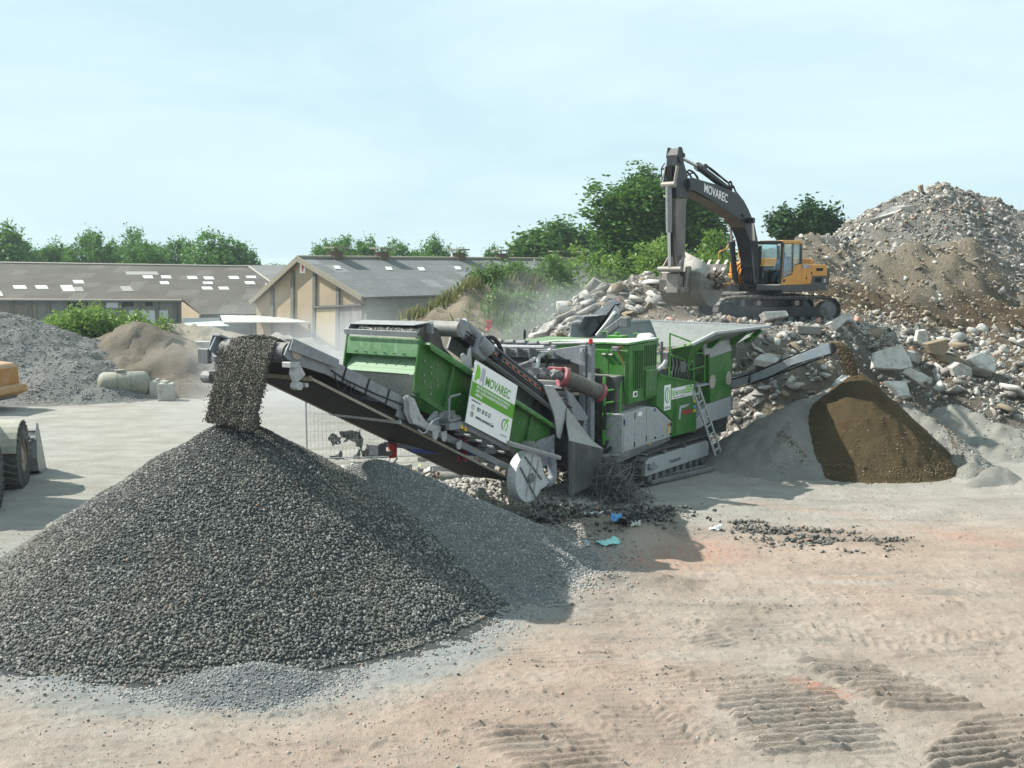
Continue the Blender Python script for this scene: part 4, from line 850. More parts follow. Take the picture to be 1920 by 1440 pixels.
def ringp(name, mat, cx, cy, r, t_, a0=0, a1=360, par=None, d=.003, n=22, kx=1.0):
    q = U()
    for i in range(n):
        t0, t1 = R(a0+(a1-a0)*i/n), R(a0+(a1-a0)*(i+1)/n)
        q.ring([sp(cx+kx*rr*math.cos(tt)/wx, cy+rr*math.sin(tt)/wy, d) for rr, tt in ((r, t0), (r, t1), (r-t_, t1), (r-t_, t0))], (0, .002, 0))
    return q.build(name, mat, par or bn)
ringp('phone_symbol', TXK, .10, .285, .055, .008); pan('phone_symbol', TXK, [(.088, .262), (.094, .26), (.098, .30), (.106, .315), (.100, .318), (.09, .30)])
ringp('globe_symbol', TXK, .10, .17, .052, .008); ringp('globe_symbol', TXK, .10, .17, .052, .007, kx=.45); pan('globe_symbol', TXK, [(.07, .167), (.13, .167), (.13, .174), (.07, .174)]); pan('globe_symbol', TXK, [(.074, .19), (.126, .19), (.126, .196), (.074, .196)]); pan('globe_symbol', TXK, [(.074, .145), (.126, .145), (.126, .151), (.074, .151)])
ringp('ring_mark', TXG2, .845, .275, .125, .026, 95, 255); ringp('ring_mark', TXG3, .845, .275, .125, .03, -75, 68); pan('ring_mark', TXG3, [(.825, .235), (.84, .225), (.86, .30), (.885, .375), (.86, .385), (.838, .31)]); pan('ring_mark', TXG3, [(.875, .405), (.90, .345), (.93, .38)])
lettering('small_caption', 'LANDUYT', TXGR, bn, uv(sp(.775, .085, .003)), lx, ly, .055, .004)
m = U(); m.plate([(3.62, 2.53), (4.12, 2.52), (5.66, 1.84), (5.68, 1.70), (4.1, 2.38), (3.64, 2.40)], 1.17, 1.27); m.plate([(3.62, 2.53), (4.12, 2.52), (5.66, 1.84), (5.68, 1.70), (4.1, 2.38), (3.64, 2.40)], .78, .83); m.plate([(3.3, 2.62), (3.55, 2.78), (3.62, 2.42), (3.42, 2.28), (3.28, 2.36)], .95, 1.05)
for k in range(5): m.bar((4.0+k*.4, .8, 2.36-k*.172), (4.0+k*.4, 1.2, 2.36-k*.172), .05, .05)
m.ring([(3.6, .7, 2.50), (4.15, .7, 2.49), (4.15, 1.17, 2.49), (3.6, 1.17, 2.50)], (0, 0, .02)); pf = m.build('platform_frame', GREY, crusher, .008)
m = U(); m.plate([(3.28, 2.40), (3.30, 2.28), (3.38, 2.22), (3.46, 2.30), (3.46, 2.42)], 1.10, 1.13); m.plate([(3.52, 2.36), (3.56, 2.20), (3.64, 2.16), (3.70, 2.24), (3.70, 2.38)], 1.12, 1.15); m.plate([(4.15, 2.05), (4.2, 1.92), (4.28, 1.90), (4.34, 2.0), (4.34, 2.1)], 1.0, 1.03); m.build('pivot_lug', GREYL, pf, .004)
for k in (0, 1):
    m = U(); b = (4.02+.12*k, 2.435-.055*k); m.plate([(b[0]-.045, b[1]-.03), (b[0]+.05, b[1]-.07), (b[0]+.01, b[1]+.05)], 1.272, 1.275); m.build('warning_triangle', YEL, pf)
m = U(); m.plate([(2.62, 3.18), (2.80, 3.10), (2.98, 2.78), (3.16, 2.60), (3.6, 2.46), (3.55, 2.32), (3.2, 2.44), (2.95, 2.56), (2.75, 2.62), (2.66, 2.80)], .99, 1.09); m.plate([(2.60, 3.17), (2.72, 3.0), (2.86, 2.6), (2.74, 2.62), (2.60, 2.85)], .97, 1.02); m.cyl((2.95, .8, 2.72), (2.95, 1.12, 2.72), .055); m.build('folding_arm', GREYL, crusher, .008)
m = U(); m.tube(bez([(2.85, 1.12, 2.5), (3.0, 1.16, 2.42), (3.25, 1.16, 2.62), (3.5, 1.14, 2.66)]), .014); m.build('grey_hose', GREYL, crusher, smooth=True)
m = U(); m.tube([(4.0, 1.25, 3.08), (3.70, 1.25, 3.06), (3.66, 1.25, 3.02), (3.62, 1.25, 2.62), (3.64, 1.25, 2.58), (3.98, 1.25, 2.6)], .022, 8); m.build('hand_loop', GREY, crusher, smooth=True)
m = U(); m.ring([(5.45, 1.33, 1.93), (7.5, 1.33, 1.30), (7.5, 1.42, 1.30), (5.45, 1.42, 1.93)], (.01, 0, .035)); m.ring([(5.45, 1.39, 1.86), (7.5, 1.39, 1.24), (7.5, 1.42, 1.30), (5.45, 1.42, 1.93)], (0, .012, 0)); m.build('ledge', GREYL, crusher, .004)
for k, (a, b) in enumerate(((3.75, 2.62), (6.6, 1.62))):              # exciter weights on the screen side
    m = U(); m.cyl((a, 1.0, b), (a, 1.22, b), .15, n=18); m.cyl((a+.26, 1.0, b-.1), (a+.26, 1.2, b-.1), .13, n=18); m.plate([(a-.1, b+.12), (a+.08, b+.16), (a+.2, b-.05), (a+.1, b-.22), (a-.06, b-.14)], 1.2, 1.24); m.cyl((a+.05, 1.22, b), (a+.05, 1.27, b), .06); m.build('screen_exciter', GREYD, crusher, .008, True)
m = U(); m.plate([(6.7, 1.55), (7.2, 1.72), (7.75, 1.75), (7.75, 1.2), (7.2, 1.05), (6.75, 1.2)], 1.0, 1.08); m.bar((6.9, 1.1, 1.5), (7.7, 1.1, 1.75), .05, .06); m.build('exciter_guard', GREY, crusher, .006)
# ---- blower housing with its outlet (the white drum)
hc = (6.42, 1.02)
m = U(); prof = [(hc[0]+.56*math.cos(R(a)), hc[1]+.56*math.sin(R(a))) for a in range(40, 330, 10)]+[(7.08, .70), (7.18, .78), (6.98, 1.02)]
m.plate(prof, 1.06, 1.30); bl = m.build('blower_housing', paint('blower_grey', (.52, .535, .545), .25, .45), crusher, .012)
m = U(); m.bar((6.02, 1.315, 1.30), (6.62, 1.315, .52), .03, .03); m.bar((6.2, 1.315, 1.5), (6.85, 1.315, .90), .03, .03); m.build('stiffening_rib', GREYD, bl)
m = U(); m.bar((6.25, 1.312, .62), (6.52, 1.312, 1.5), .02, .05); m.bar((6.5, 1.312, .55), (6.75, 1.312, 1.35), .02, .05); m.build('stiffening_rib', GREYL, bl)
m = U(); m.cyl((6.42, 1.26, 1.0), (6.42, 1.345, 1.0), .115, n=20); m.build('inlet_hole', GREYD, bl, smooth=True)
m = U(); m.tube(bez([(7.1, 1.18, .84), (7.3, 1.18, .72), (7.55, 1.15, .80), (7.6, 1.1, 1.15), (7.55, 1.05, 1.45)]), .11, 10); m.build('outlet_duct', GREY, bl, smooth=True)
# ---- chute plates between screen and body
m = U(); m.plate([(7.10, 2.98), (7.46, 2.92), (8.06, 2.36), (7.97, 2.02), (7.82, 1.66), (7.70, 1.72), (7.58, 2.2), (7.35, 2.6)], 1.16, 1.20); m.ring([(7.46, .75, 2.92), (7.46, 1.2, 2.92), (8.06, 1.2, 2.36), (8.06, .75, 2.36)], (.02, 0, .02)); m.build('guard_plate', GREYL, crusher, .006)
m = U(); m.ring([(8.06, 1.205, 2.36), (9.42, 1.15, 1.32), (9.40, 1.42, 1.22), (7.80, 1.43, 1.64), (7.95, 1.26, 2.02)], (0, .015, .015)); m.build('sloping_chute', paint('sand_dusted_steel', (.30, .31, .305), .5, .5), crusher)
m = U(); m.plate([(7.80, 1.64), (9.38, 1.22), (9.32, .95), (9.22, .42), (7.84, .36)], 1.40, 1.425); m.build('rubber_apron', paint('scuffed_apron', (.065, .068, .07), .42, .6), crusher)
m = U(); m.plate([(8.06, 2.36), (8.35, 2.42), (9.9, 1.62), (9.7, 1.0), (9.42, 1.24)], .85, .88); m.plate([(8.3, 2.75), (8.6, 2.6), (9.3, 2.0), (9.1, 1.75), (8.6, 2.1)], 1.0, 1.05); m.build('inner_chute', GREY, crusher, .005)
m = U(); m.plate([(8.55, 2.0), (9.0, 1.95), (8.75, 1.55)], 1.10, 1.125); m.build('black_wear_plate', BLACK, crusher)
# ---- dark body mass behind (frame, belts, interior)
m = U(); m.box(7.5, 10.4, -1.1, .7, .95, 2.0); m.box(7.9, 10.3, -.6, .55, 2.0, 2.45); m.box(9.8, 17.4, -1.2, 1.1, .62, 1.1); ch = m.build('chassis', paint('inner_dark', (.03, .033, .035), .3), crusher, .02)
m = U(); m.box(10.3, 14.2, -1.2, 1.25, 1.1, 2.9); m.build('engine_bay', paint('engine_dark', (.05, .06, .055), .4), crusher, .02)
# ---- portal frame with magnet
m = U(); m.box(9.55, 9.72, .62, .80, 1.2, 3.70); m.box(9.55, 9.72, .86, .98, 1.2, 3.72); m.box(9.60, 9.70, -.80, -.62, 1.2, 3.6); m.cross([(-.18, 3.55), (.72, 3.70), (.72, 3.18), (.30, 3.30), (-.02, 3.42), (-.05, 3.22), (-.2, 3.22)], 9.56, 9.68); m.bar((9.62, -1.6, 3.62), (9.62, -.1, 3.60), .1, .12); pt = m.build('portal_frame', GREY, crusher, .01)
m = U(); m.cyl((9.5, -.16, 3.55), (9.25, -.62, 3.27), .055, n=12); m.cyl((9.25, -.62, 3.27), (9.1, -1.05, 3.10), .025, n=8); m.cyl((9.35, -.42, 3.38), (9.2, -.42, 2.85), .055, n=12); m.cyl((9.2, -.42, 2.85), (9.15, -.42, 2.55), .03, n=8); m.build('hydraulic_ram', WHITE, pt, smooth=True)
m = U(); m.bar((9.3, -.7, 3.02), (9.3, .45, 3.06), .34, .16); m.bar((9.2, -.7, 2.78), (9.2, .52, 2.80), .45, .10)
for k in range(9): m.cyl((9.12, -.55+.11*k, 2.88), (9.12, -.55+.11*k, 2.95), .02, n=6)
mg = m.build('magnet_body', GREYD, crusher, .01)
m = U(); m.cyl((8.92, .62, 2.95), (9.72, 1.10, 2.56), .19, n=22); m.build('magnet_roller', paint('magnet_belt', (.085, .08, .072), .4, .75), crusher, smooth=True)
m = U(); m.cyl((8.84, .57, 2.99), (8.92, .62, 2.95), .25, n=24); m.cyl((9.72, 1.10, 2.56), (9.79, 1.14, 2.525), .235, n=24); m.box(8.78, 8.92, .2, .6, 3.13, 3.2); m.build('roller_guard', REDP, mg, .006, True)
m = U(); m.cyl((8.62, .44, 3.09), (8.84, .57, 2.99), .11, n=14); m.box(8.6, 8.8, .38, .6, 2.98, 3.14); m.build('roller_motor', GREYD, mg, .02)
m = U(); m.box(8.98, 9.02, .2, .48, 2.68, 2.76); m.build('identity_plate', GREYL, mg)
m = U()
for k, zz in enumerate((3.62, 3.55, 3.50, 3.45, 3.40)): m.tube([(9.0+.1*k, -2.2, zz-.03), (9.0+.1*k, -1, zz), (9.1+.1*k, -.1, zz+.02)], (.05, .05, .05) if k == 0 else .014, 8)
m.tube([(9.35, -2.2, 3.66), (9.35, -.5, 3.70), (9.35, .95, 3.78)], .03, 8)
m.build('pipe_bundle', GREYL, pt, smooth=True)
m = U()
for k in range(5): m.box(8.95, 9.4, -1.9+.36*k, -1.87+.36*k, 3.38, 3.62)
for k in range(5): m.cyl((9.3, -1.75+.36*k, 3.70), (9.3, -1.5+.36*k, 3.72), .06, n=8)
m.build('pipe_clamp', GREYD, pt)
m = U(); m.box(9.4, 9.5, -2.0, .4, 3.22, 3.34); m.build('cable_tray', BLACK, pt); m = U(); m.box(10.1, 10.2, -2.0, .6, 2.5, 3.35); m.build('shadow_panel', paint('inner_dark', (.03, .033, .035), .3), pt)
m = U(); m.cyl((9.5, .98, 3.70), (9.5, .98, 3.76), .05); m.build('beacon_base', GREYD, pt); m = U(); m.cyl((9.5, .98, 3.76), (9.5, .98, 3.87), .06, .05, n=14); m.build('beacon', plain('beacon_red', (.55, .03, .03), .25), pt, smooth=True)
m = U(); m.box(9.45, 9.53, .70, .78, 3.35, 3.62); m.cyl((9.48, .74, 3.35), (9.48, .74, 3.28), .03, n=8); m.build('work_lamp', GREYL, pt, .01)
m = U()
for k in range(9): m.revolve([(0, .028), (1, .028), (1, .018), (0, .018)], (9.3, .02+.018*k, 3.22-.05*k), (9.305, .02+.018*k, 3.22-.05*k), 7, True)
m.build('chain', STEEL, pt)
m = U(); m.arc((9.4, -.25, 3.4), (9.2, -.35, 2.95), (0, .14, -.05), .035); m.arc((9.4, -.5, 3.2), (9.2, -.3, 2.9), (0, .06, -.16), .015); m.arc((9.4, .5, 2.6), (9.3, .9, 2.1), (0, -.2, -.35), .008); m.arc((9.4, .7, 2.5), (9.3, 1.0, 1.8), (0, -.1, -.25), .008); m.build('magnet_hose', RUBBER, mg, smooth=True)
# ---- power pack
m = U(); m.plate([(10.70, 2.17), (12.2, 2.20), (12.2, 3.68), (10.70, 3.64)], -2.0, 1.38); pp = m.build('power_pack', GREEN, crusher, .02, seg=2)
m = U(); m.ring([(10.66, -2.3, 3.46), (10.66, -.66, 3.64), (10.66, 1.41, 3.66), (12.25, 1.41, 3.70), (12.25, -2.3, 3.48)], (0, 0, .07)); m.build('power_pack_roof', paint('pale_roof_green', (.08, .24, .06), 1.1, .5, dcol=(.62, .63, .58)), pp, .02, seg=2)  # roof green, turning near white on its upward faces
def gpanel(name, mat, u0, u1, z0, z1, v0, v1, par, bev=.004): q = U(); q.box(u0, u1, v0, v1, z0, z1); return q.build(name, mat, par, bev)
lv = gpanel('louvre_panel', HOLE, 10.93, 11.42, 2.52, 3.50, 1.38, 1.385, pp, 0)
m = U()
for k in range(5): m.box(10.925+.117*k, 10.965+.117*k, 1.386, 1.40, 2.52, 3.50)
m.box(10.90, 11.45, 1.38, 1.392, 3.49, 3.53); m.box(10.90, 11.45, 1.38, 1.392, 2.48, 2.52); m.build('louvre', GREEN, lv)
lv = gpanel('louvre_panel', HOLE, 11.50, 12.16, 3.06, 3.60, 1.38, 1.385, pp, 0)
m = U()
for k in range(7): m.box(11.50+.103*k, 11.535+.103*k, 1.386, 1.40, 3.06, 3.60)
m.build('louvre', GREEN, lv)
m = U(); m.box(11.50, 12.12, 1.38, 1.46, 2.27, 2.97); m.build('filter_box', GREEN, pp, .03, seg=2); gpanel('filter_mesh', paint('green_mesh', (.06, .15, .05), .3), 11.58, 12.06, 2.36, 2.88, 1.455, 1.466, pp)
gpanel('white_label', SIGNW, 10.92, 11.14, 2.33, 2.50, 1.38, 1.386, pp, 0); gpanel('label_mark', BLACK, 10.99, 11.10, 2.36, 2.44, 1.385, 1.389, pp, 0)
m = U(); m.box(10.675, 10.70, .30, .80, 2.42, 3.52); m.build('door', GREEN, pp, .008); m = U(); m.box(10.675, 10.70, .82, 1.34, 2.42, 3.52); d2 = m.build('door', GREEN, pp, .008)
for o_ in (d2,):
    m = U(); m.cyl((10.66, 1.28, 2.55), (10.66, 1.28, 3.2), .014, n=6); m.cyl((10.66, 1.28, 3.2), (10.69, 1.28, 3.25), .014, n=6); m.build('door_bar', GREEND, o_, smooth=True)
m = U(); m.box(10.62, 10.675, .42, .54, 2.93, 3.05); m.build('door_latch', BLACK, pp, .01)
m = U()
for v_, z_ in ((.70, 3.40), (.90, 3.40), (.72, 2.62), (1.12, 2.62)): m.cyl((10.62, v_-.05, z_), (10.62, v_+.06, z_), .028, n=10); m.box(10.63, 10.68, v_-.02, v_+.02, z_-.05, z_+.05)
m.build('hinge', STEEL, pp, smooth=True)
m = U(); m.box(10.5, 10.64, .98, 1.16, 3.50, 3.62); m.build('beacon_box', GREYD, pp, .015); m = U(); m.tube([(10.6, 1.1, 3.5), (10.62, 1.2, 3.35), (10.64, 1.22, 3.2)], .01); m.arc((10.55, 1.16, 3.62), (10.6, 1.26, 3.5), (0, .05, .05), .008); m.build('beacon_cable', plain('orange_cable', (.5, .13, .05), .5), pp, smooth=True)
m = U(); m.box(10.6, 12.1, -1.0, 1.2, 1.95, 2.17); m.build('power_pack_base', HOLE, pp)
m = U(); m.tube(bez([(12.3, .9, 3.35), (12.35, 1.05, 3.62), (12.6, .95, 3.72), (12.95, .5, 3.68)]), .13, 12); m.build('exhaust_elbow', paint('pale_plastic', (.50, .52, .55), .3), crusher, smooth=True)
m = U(); m.tube(bez([(12.35, 1.0, 3.15), (12.5, 1.2, 2.9), (12.7, 1.3, 3.0), (12.8, 1.35, 3.15)]), .05, 8); m.build('coolant_hose', paint('pale_plastic', (.5, .52, .55), .3), crusher, smooth=True)
# ---- grey cabinets
m = U(); m.plate([(10.22, 1.02), (12.90, 1.08), (12.90, 1.50), (12.0, 1.97), (11.48, 2.05), (10.22, 1.97)], 1.0, 1.48); cb = m.build('side_cabinet', GREYL, crusher, .01)
m = U(); m.plate([(10.28, 1.06), (10.82, 1.07), (10.82, 1.97), (10.28, 1.94)], 1.48, 1.495); m.build('cabinet_door', GREYL, cb, .005)
m = U(); m.plate([(10.84, 1.07), (11.44, 1.09), (11.44, 2.02), (10.84, 1.98)], 1.48, 1.495); m.build('cabinet_door', GREYL, cb, .005)
m = U(); m.plate([(11.46, 1.09), (12.05, 1.10), (12.05, 1.90), (11.98, 1.94), (11.46, 2.02)], 1.48, 1.495); m.build('cabinet_door', GREYL, cb, .005)
m = U()
for a, b in ((10.80, 1.90), (10.80, 1.17), (10.26, 1.8), (11.42, 1.25)): m.box(a, a+.035, 1.49, 1.51, b-.09, b+.05)
for a, b in ((12.84, 1.42), (12.84, 1.16), (11.95, 1.18), (11.9, 1.92)): m.box(a-.04, a+.02, 1.485, 1.51, b-.03, b+.03)
m.build('cabinet_latch', BLACK, cb, .004)
for nm, mt_, a, b, c_, d_ in (('blue_sticker', plain('sticker_blue', (.10, .30, .75), .5), 10.27, 1.80, .07, .07), ('blue_sticker', MATS['sticker_blue'], 11.82, 1.90, .10, .06), ('white_sticker', SIGNW, 11.0, 1.90, .2, .10), ('yellow_sticker', YEL, 12.66, 1.26, .07, .20), ('red_sticker', REDP, 12.33, 1.17, .09, .03), ('orange_sticker', plain('sticker_orange', (.7, .22, .02), .5), 12.65, 1.44, .1, .07), ('yellow_sticker', YEL, 11.6, 1.045, .1, .03)): gpanel(nm, mt_, a, a+c_, b-d_/2, b+d_/2, 1.495, 1.4985, cb, 0)
m = U(); m.plate([(10.0, .78), (12.9, .98), (12.9, 1.05), (10.2, 1.02), (10.0, .98)], .98, 1.46); m.box(9.7, 10.2, .2, 1.3, .72, 1.0); m.build('cabinet_sill', GREYD, crusher, .01)
# ---- green side box with markings
m = U(); m.plate([(12.12, 2.80), (14.38, 2.40), (14.44, 1.04), (12.92, 1.07), (12.92, 1.52), (12.02, 2.0), (12.02, 2.2)], 1.0, 1.49); gb = m.build('side_box', GREEN, crusher, .012)
m = U(); m.plate([(12.10, 2.83), (14.42, 2.42), (14.42, 2.36), (12.10, 2.76)], .95, 1.515); m.build('box_lid', GREEN, gb, .006)
m = U(); m.box(13.10, 13.115, 1.488, 1.494, 1.1, 2.55); m.box(13.0, 13.012, 1.488, 1.494, 1.1, 2.58); m.build('door_gap', HOLE, gb)
m = U()
for z_ in (2.45, 2.0, 1.45, 1.2): m.box(13.04, 13.08, 1.488, 1.50, z_, z_+.09)
m.build('hinge', GREEND, gb)
LX, LZ = (1, 0, 0), (0, 0, 1)
lb = gpanel('recycling_label', SIGNW, 12.42, 12.80, 1.83, 2.50, 1.49, 1.496, gb, 0)
def ring2(mat, cu_, cz_, ru, rz_, t_, a0, a1, par, nm='ring_mark'):
    q = U(); n = 18
    for i in range(n):
        t0, t1 = R(a0+(a1-a0)*i/n), R(a0+(a1-a0)*(i+1)/n)
        q.ring([(cu_+(ru-k)*math.cos(tt), 1.496, cz_+(rz_-k)*math.sin(tt)) for k, tt in ((0, t0), (0, t1), (t_, t1), (t_, t0))], (0, .002, 0))
    return q.build(nm, mat, par)
ring2(TXG2, 12.61, 2.22, .15, .21, .04, 80, 270, lb); ring2(TXG3, 12.61, 2.22, .15, .21, .045, -80, 60, lb)
m = U(); m.plate([(12.56, 2.10), (12.60, 2.08), (12.65, 2.35), (12.61, 2.37)], 1.496, 1.498); m.build('ring_mark', TXG3, lb)
lettering('caption', 'LAND-JI', TXK, lb, (12.45, -1.497, 1.87), LX, LZ, .085, .006)
lb = gpanel('company_label', SIGNW, 12.86, 14.18, 2.08, 2.38, 1.49, 1.496, gb, 0)
m = U(); m.plate([(12.90, 2.16), (12.90, 2.34), (12.97, 2.30), (12.99, 2.16)], 1.496, 1.498); m.build('company_mark', TXG3, lb); m = U(); m.plate([(13.01, 2.16), (13.01, 2.34), (13.07, 2.34), (13.07, 2.16)], 1.496, 1.498); m.build('company_mark', TXGR, lb)
lettering('company_name', 'MOVAREC', TXG, lb, (13.09, -1.497, 2.18), LX, LZ, .165, .012, sx=.85)
m = U()
for k in range(3): m.box(13.70, 14.16-.12*(k == 2), 1.496, 1.498, 2.31-.065*k, 2.355-.065*k)
m.build('label_stripe', TXG3, lb)
lettering('label_line', 'www.movarec.be  051 20 25 22', TXK, lb, (12.92, -1.497, 2.105), LX, LZ, .055, .002)
m = U(); m.plate([(13.30, 1.50), (13.36, 1.86), (14.0, 1.86), (13.78, 1.79), (13.46, 1.78), (13.40, 1.50)], 1.49, 1.494); m.build('arrow_mark', TXGR, gb)
lettering('maker_name', 'Keestrack', plain('maker_red', (.55, .03, .06), .5), gb, (13.5, -1.495, 1.60), LX, LZ, .205, .012, sx=.72)
for nm, mt_, b in (('yellow_sticker', YEL, 2.0), ('yellow_sticker', YEL, 1.9), ('blue_sticker', MATS['sticker_blue'], 1.74), ('yellow_sticker', YEL, 1.63)): gpanel(nm, mt_, 14.22, 14.34, b-.04, b+.04, 1.49, 1.495, gb, 0)
# ---- guard rail
m = U()
for pts in ([(12.86, 1.42, 2.7), (12.84, 1.42, 3.84), (14.22, 1.42, 3.53), (14.36, 1.42, 2.42)], [(12.86, 1.42, 3.27), (14.25, 1.42, 2.99)]): m.tube(pts, .028, 8)
m.build('guard_rail', paint('rail_green', (.06, .26, .03), .35, .45), crusher, smooth=True)
m = U(); m.tube([(13.95, 1.46, 3.2), (14.0, 1.46, 3.32), (14.9, 1.46, 3.33), (14.95, 1.46, 3.26), (14.97, 1.46, 2.36)], .022, 7); m.tube([(14.96, 1.46, 2.82), (13.96, 1.46, 2.78), (13.9, 1.46, 2.84), (13.92, 1.46, 3.16), (13.98, 1.46, 3.22), (14.9, 1.46, 3.2)], .022, 7); m.build('gate_rail', MATS['rail_green'], crusher, smooth=True)
m = U(); m.box(14.3, 15.05, 1.1, 1.55, 2.28, 2.33); m.build('step_plate', GREYL, crusher, .005)
# ---- boarding ladder
def ladder(mb, p0, p1, side, w_, n, r=.022):
    p0, p1, side = Vector(p0), Vector(p1), Vector(side).normalized()*w_/2
    for sg in (1, -1): mb.bar(p0+side*sg, p1+side*sg, .05, .06)
    for k in range(n): c_ = p0.lerp(p1, (k+.5)/n); mb.bar(c_-side, c_+side, .05, .03)
m = U(); ladder(m, (13.75, 1.78, 2.3), (14.82, 1.98, .40), (1, .0, .25), .34, 8); m.tube(bez([(13.6, 1.78, 2.0), (13.58, 1.75, 2.34), (13.75, 1.6, 2.42)]), .02); m.tube(bez([(13.95, 1.78, 2.0), (13.93, 1.75, 2.34), (14.1, 1.6, 2.40)]), .02); m.build('ladder', GREYL, crusher, .004)
m = U(); m.bar((10.05, 1.05, 1.2), (10.05, 1.05, 2.9), .05, .09); m.bar((10.45, 1.25, 1.2), (10.5, 1.25, 2.75), .05, .09); m.tube([(9.85, .85, 1.2), (9.85, .85, 2.6), (9.8, .8, 2.68), (9.6, .6, 2.70)], .025)
for k in range(5): m.bar((10.05, 1.05, 1.35+.3*k), (10.45, 1.25, 1.38+.3*k), .05, .04)
m.build('access_steps', MATS['rail_green'], crusher, .004)
m = U(); m.plate([(9.9, 1.6), (9.95, 2.2), (10.05, 2.2), (10.02, 1.6)], 1.10, 1.13); m.build('step_bracket', BLACK, crusher)
m = U()
for k in range(6): m.arc((9.7+.05*k, .75, 1.9-.12*k), (10.15, .7+.1*k, 1.75-.12*k), (-.05, .1, -.15), .035, 6)
m.build('hose_bundle', RUBBER, crusher, smooth=True)
# ---- crusher box, hopper
m = U(); m.box(14.6, 16.9, -1.1, 1.0, 1.1, 2.9); m.build('crusher_housing', paint('housing_green', (.03, .12, .02), .35), crusher, .02)
m = U(); m.plate([(15.22, 3.06), (16.72, 3.12), (16.82, 1.80), (15.34, 1.74)], .98, 1.48); m.build('side_door', GREEN, crusher, .012)
m = U(); m.plate([(15.22, 2.46), (16.75, 2.52), (16.75, 2.46), (15.24, 2.40)], 1.48, 1.50); m.plate([(15.28, 2.02), (16.8, 2.08), (16.8, 2.02), (15.3, 1.96)], 1.48, 1.51); m.build('door_rib', GREEN, crusher, .004)
m = U()
for a in (15.42, 16.55): m.revolve([(0, .001), (0, .20), (1, .20), (1, .001)], (a, 1.48, 2.34), (a, 1.505, 2.34), 22)
m.build('round_cover', paint('dusty_disc', (.42, .36, .33), .5), crusher)
m = U(); m.bar((15.62, 1.50, 2.34), (16.35, 1.50, 2.36), .03, .05); m.build('tie_bar', GREEND, crusher)
m = U(); m.plate([(14.72, 3.54), (16.5, 3.56), (16.70, 3.14), (15.20, 3.04), (15.14, 3.16), (14.85, 3.12)], 1.455, 1.515); m.build('hopper_flap', GREYL, crusher, .006)
m = U(); m.plate([(15.34, 1.72), (16.85, 1.78), (16.85, 1.20), (15.36, 1.16), (14.5, 1.05), (14.5, 1.35)], .98, 1.45); m.build('lower_panel', GREYL, crusher, .01)
m = U(); m.ring([(13.1, 1.38, 3.38), (17.3, 1.38, 3.44), (18.15, 2.05, 3.80), (14.2, 2.05, 3.80), (13.15, 1.9, 3.55)], (0, .035, .02)); m.ring([(13.1, -1.3, 3.1), (17.3, -1.3, 3.1), (18.15, -2.0, 3.86), (13.4, -2.0, 3.98), (12.9, -1.7, 3.6)], (0, -.035, .02)); m.ring([(17.3, -1.3, 3.1), (17.3, 1.38, 3.3), (18.15, 2.05, 3.8), (18.15, -2.0, 3.86)], (.035, 0, .02)); m.ring([(13.3, -1.3, 2.4), (17.3, -1.3, 2.9), (17.3, 1.35, 2.9), (13.3, 1.35, 2.4)], (0, 0, .03)); m.plate([(13.3, 2.4), (17.3, 2.9), (17.3, 3.15), (13.1, 3.15)], -1.34, -1.30)
hp = m.build('hopper', paint('hopper_steel', (.15, .172, .165), .55, .55, dcol=(.27, .285, .275)), crusher)
m = U(); m.plate([(13.3, 2.4), (17.3, 2.9), (17.3, 3.46), (13.1, 3.40)], 1.33, 1.385); m.build('hopper_side_wall', paint('shaded_interior_green', (.014, .045, .013), .12), hp)  # green black colour paints in the shade of the interior behind the guard rail
m = U()
for k in range(6): m.tube(bez([(13.0+.2*k, 1.40, 3.3-.04*k), (13.05+.22*k, 1.43, 3.0), (13.0+.18*k, 1.42, 2.75), (13.1+.2*k, 1.40, 2.5)]), .018, 6)
m.box(13.5, 13.8, 1.39, 1.44, 2.75, 3.05); m.build('hydraulic_hose', GREYD, hp, smooth=True)
m = U(); m.bar((14.2, 2.08, 3.81), (18.17, 2.08, 3.81), .10, .07); m.bar((13.15, 1.93, 3.56), (14.2, 2.08, 3.81), .10, .07); m.bar((18.17, -2.0, 3.86), (18.17, 2.08, 3.81), .10, .07); m.bar((13.4, -2.0, 3.98), (18.15, -2.0, 3.87), .08, .07); m.build('hopper_rim', GREYL, hp, .006)
m = U(); m.ring([(12.95, 1.36, 3.42), (13.15, 1.92, 3.54), (14.15, 2.04, 3.78), (13.95, 1.42, 3.0)], (0, .03, .0)); m.build('hopper_corner', GREEN, hp)
m = U()
for a in (15.0, 16.6, 17.7): m.ring([(a, 1.46, 3.30), (a, 1.62, 3.34), (a, 2.02, 3.70), (a, 1.95, 3.74), (a, 1.46, 3.46)], (.06, 0, 0)); m.ring([(a-.05, 1.60, 3.33), (a+.11, 1.60, 3.33), (a+.11, 2.02, 3.71), (a-.05, 2.02, 3.71)], (0, .015, -.015))
m.build('hopper_rib', GREEN, hp, .006)
m = U(); m.plate([(17.0, 3.1), (17.5, 3.2), (18.0, 3.7), (17.6, 2.9), (17.3, 2.2), (17.0, 2.1)], 1.0, 1.06); m.box(16.9, 17.3, .6, 1.3, 1.9, 2.9); m.build('rear_bracket', paint('bracket_green', (.03, .13, .02), .3), crusher, .01)
m = U(); m.box(17.0, 17.6, -1.0, 1.2, 1.95, 2.3); m.box(16.95, 17.5, -.9, 1.1, .85, 1.3); m.bar((17.2, 1.3, 1.2), (18.0, 1.7, .1), .05, .05); m.box(16.9, 17.25, .9, 1.35, 1.3, 1.75); m.build('rear_frame', GREY, crusher, .012)
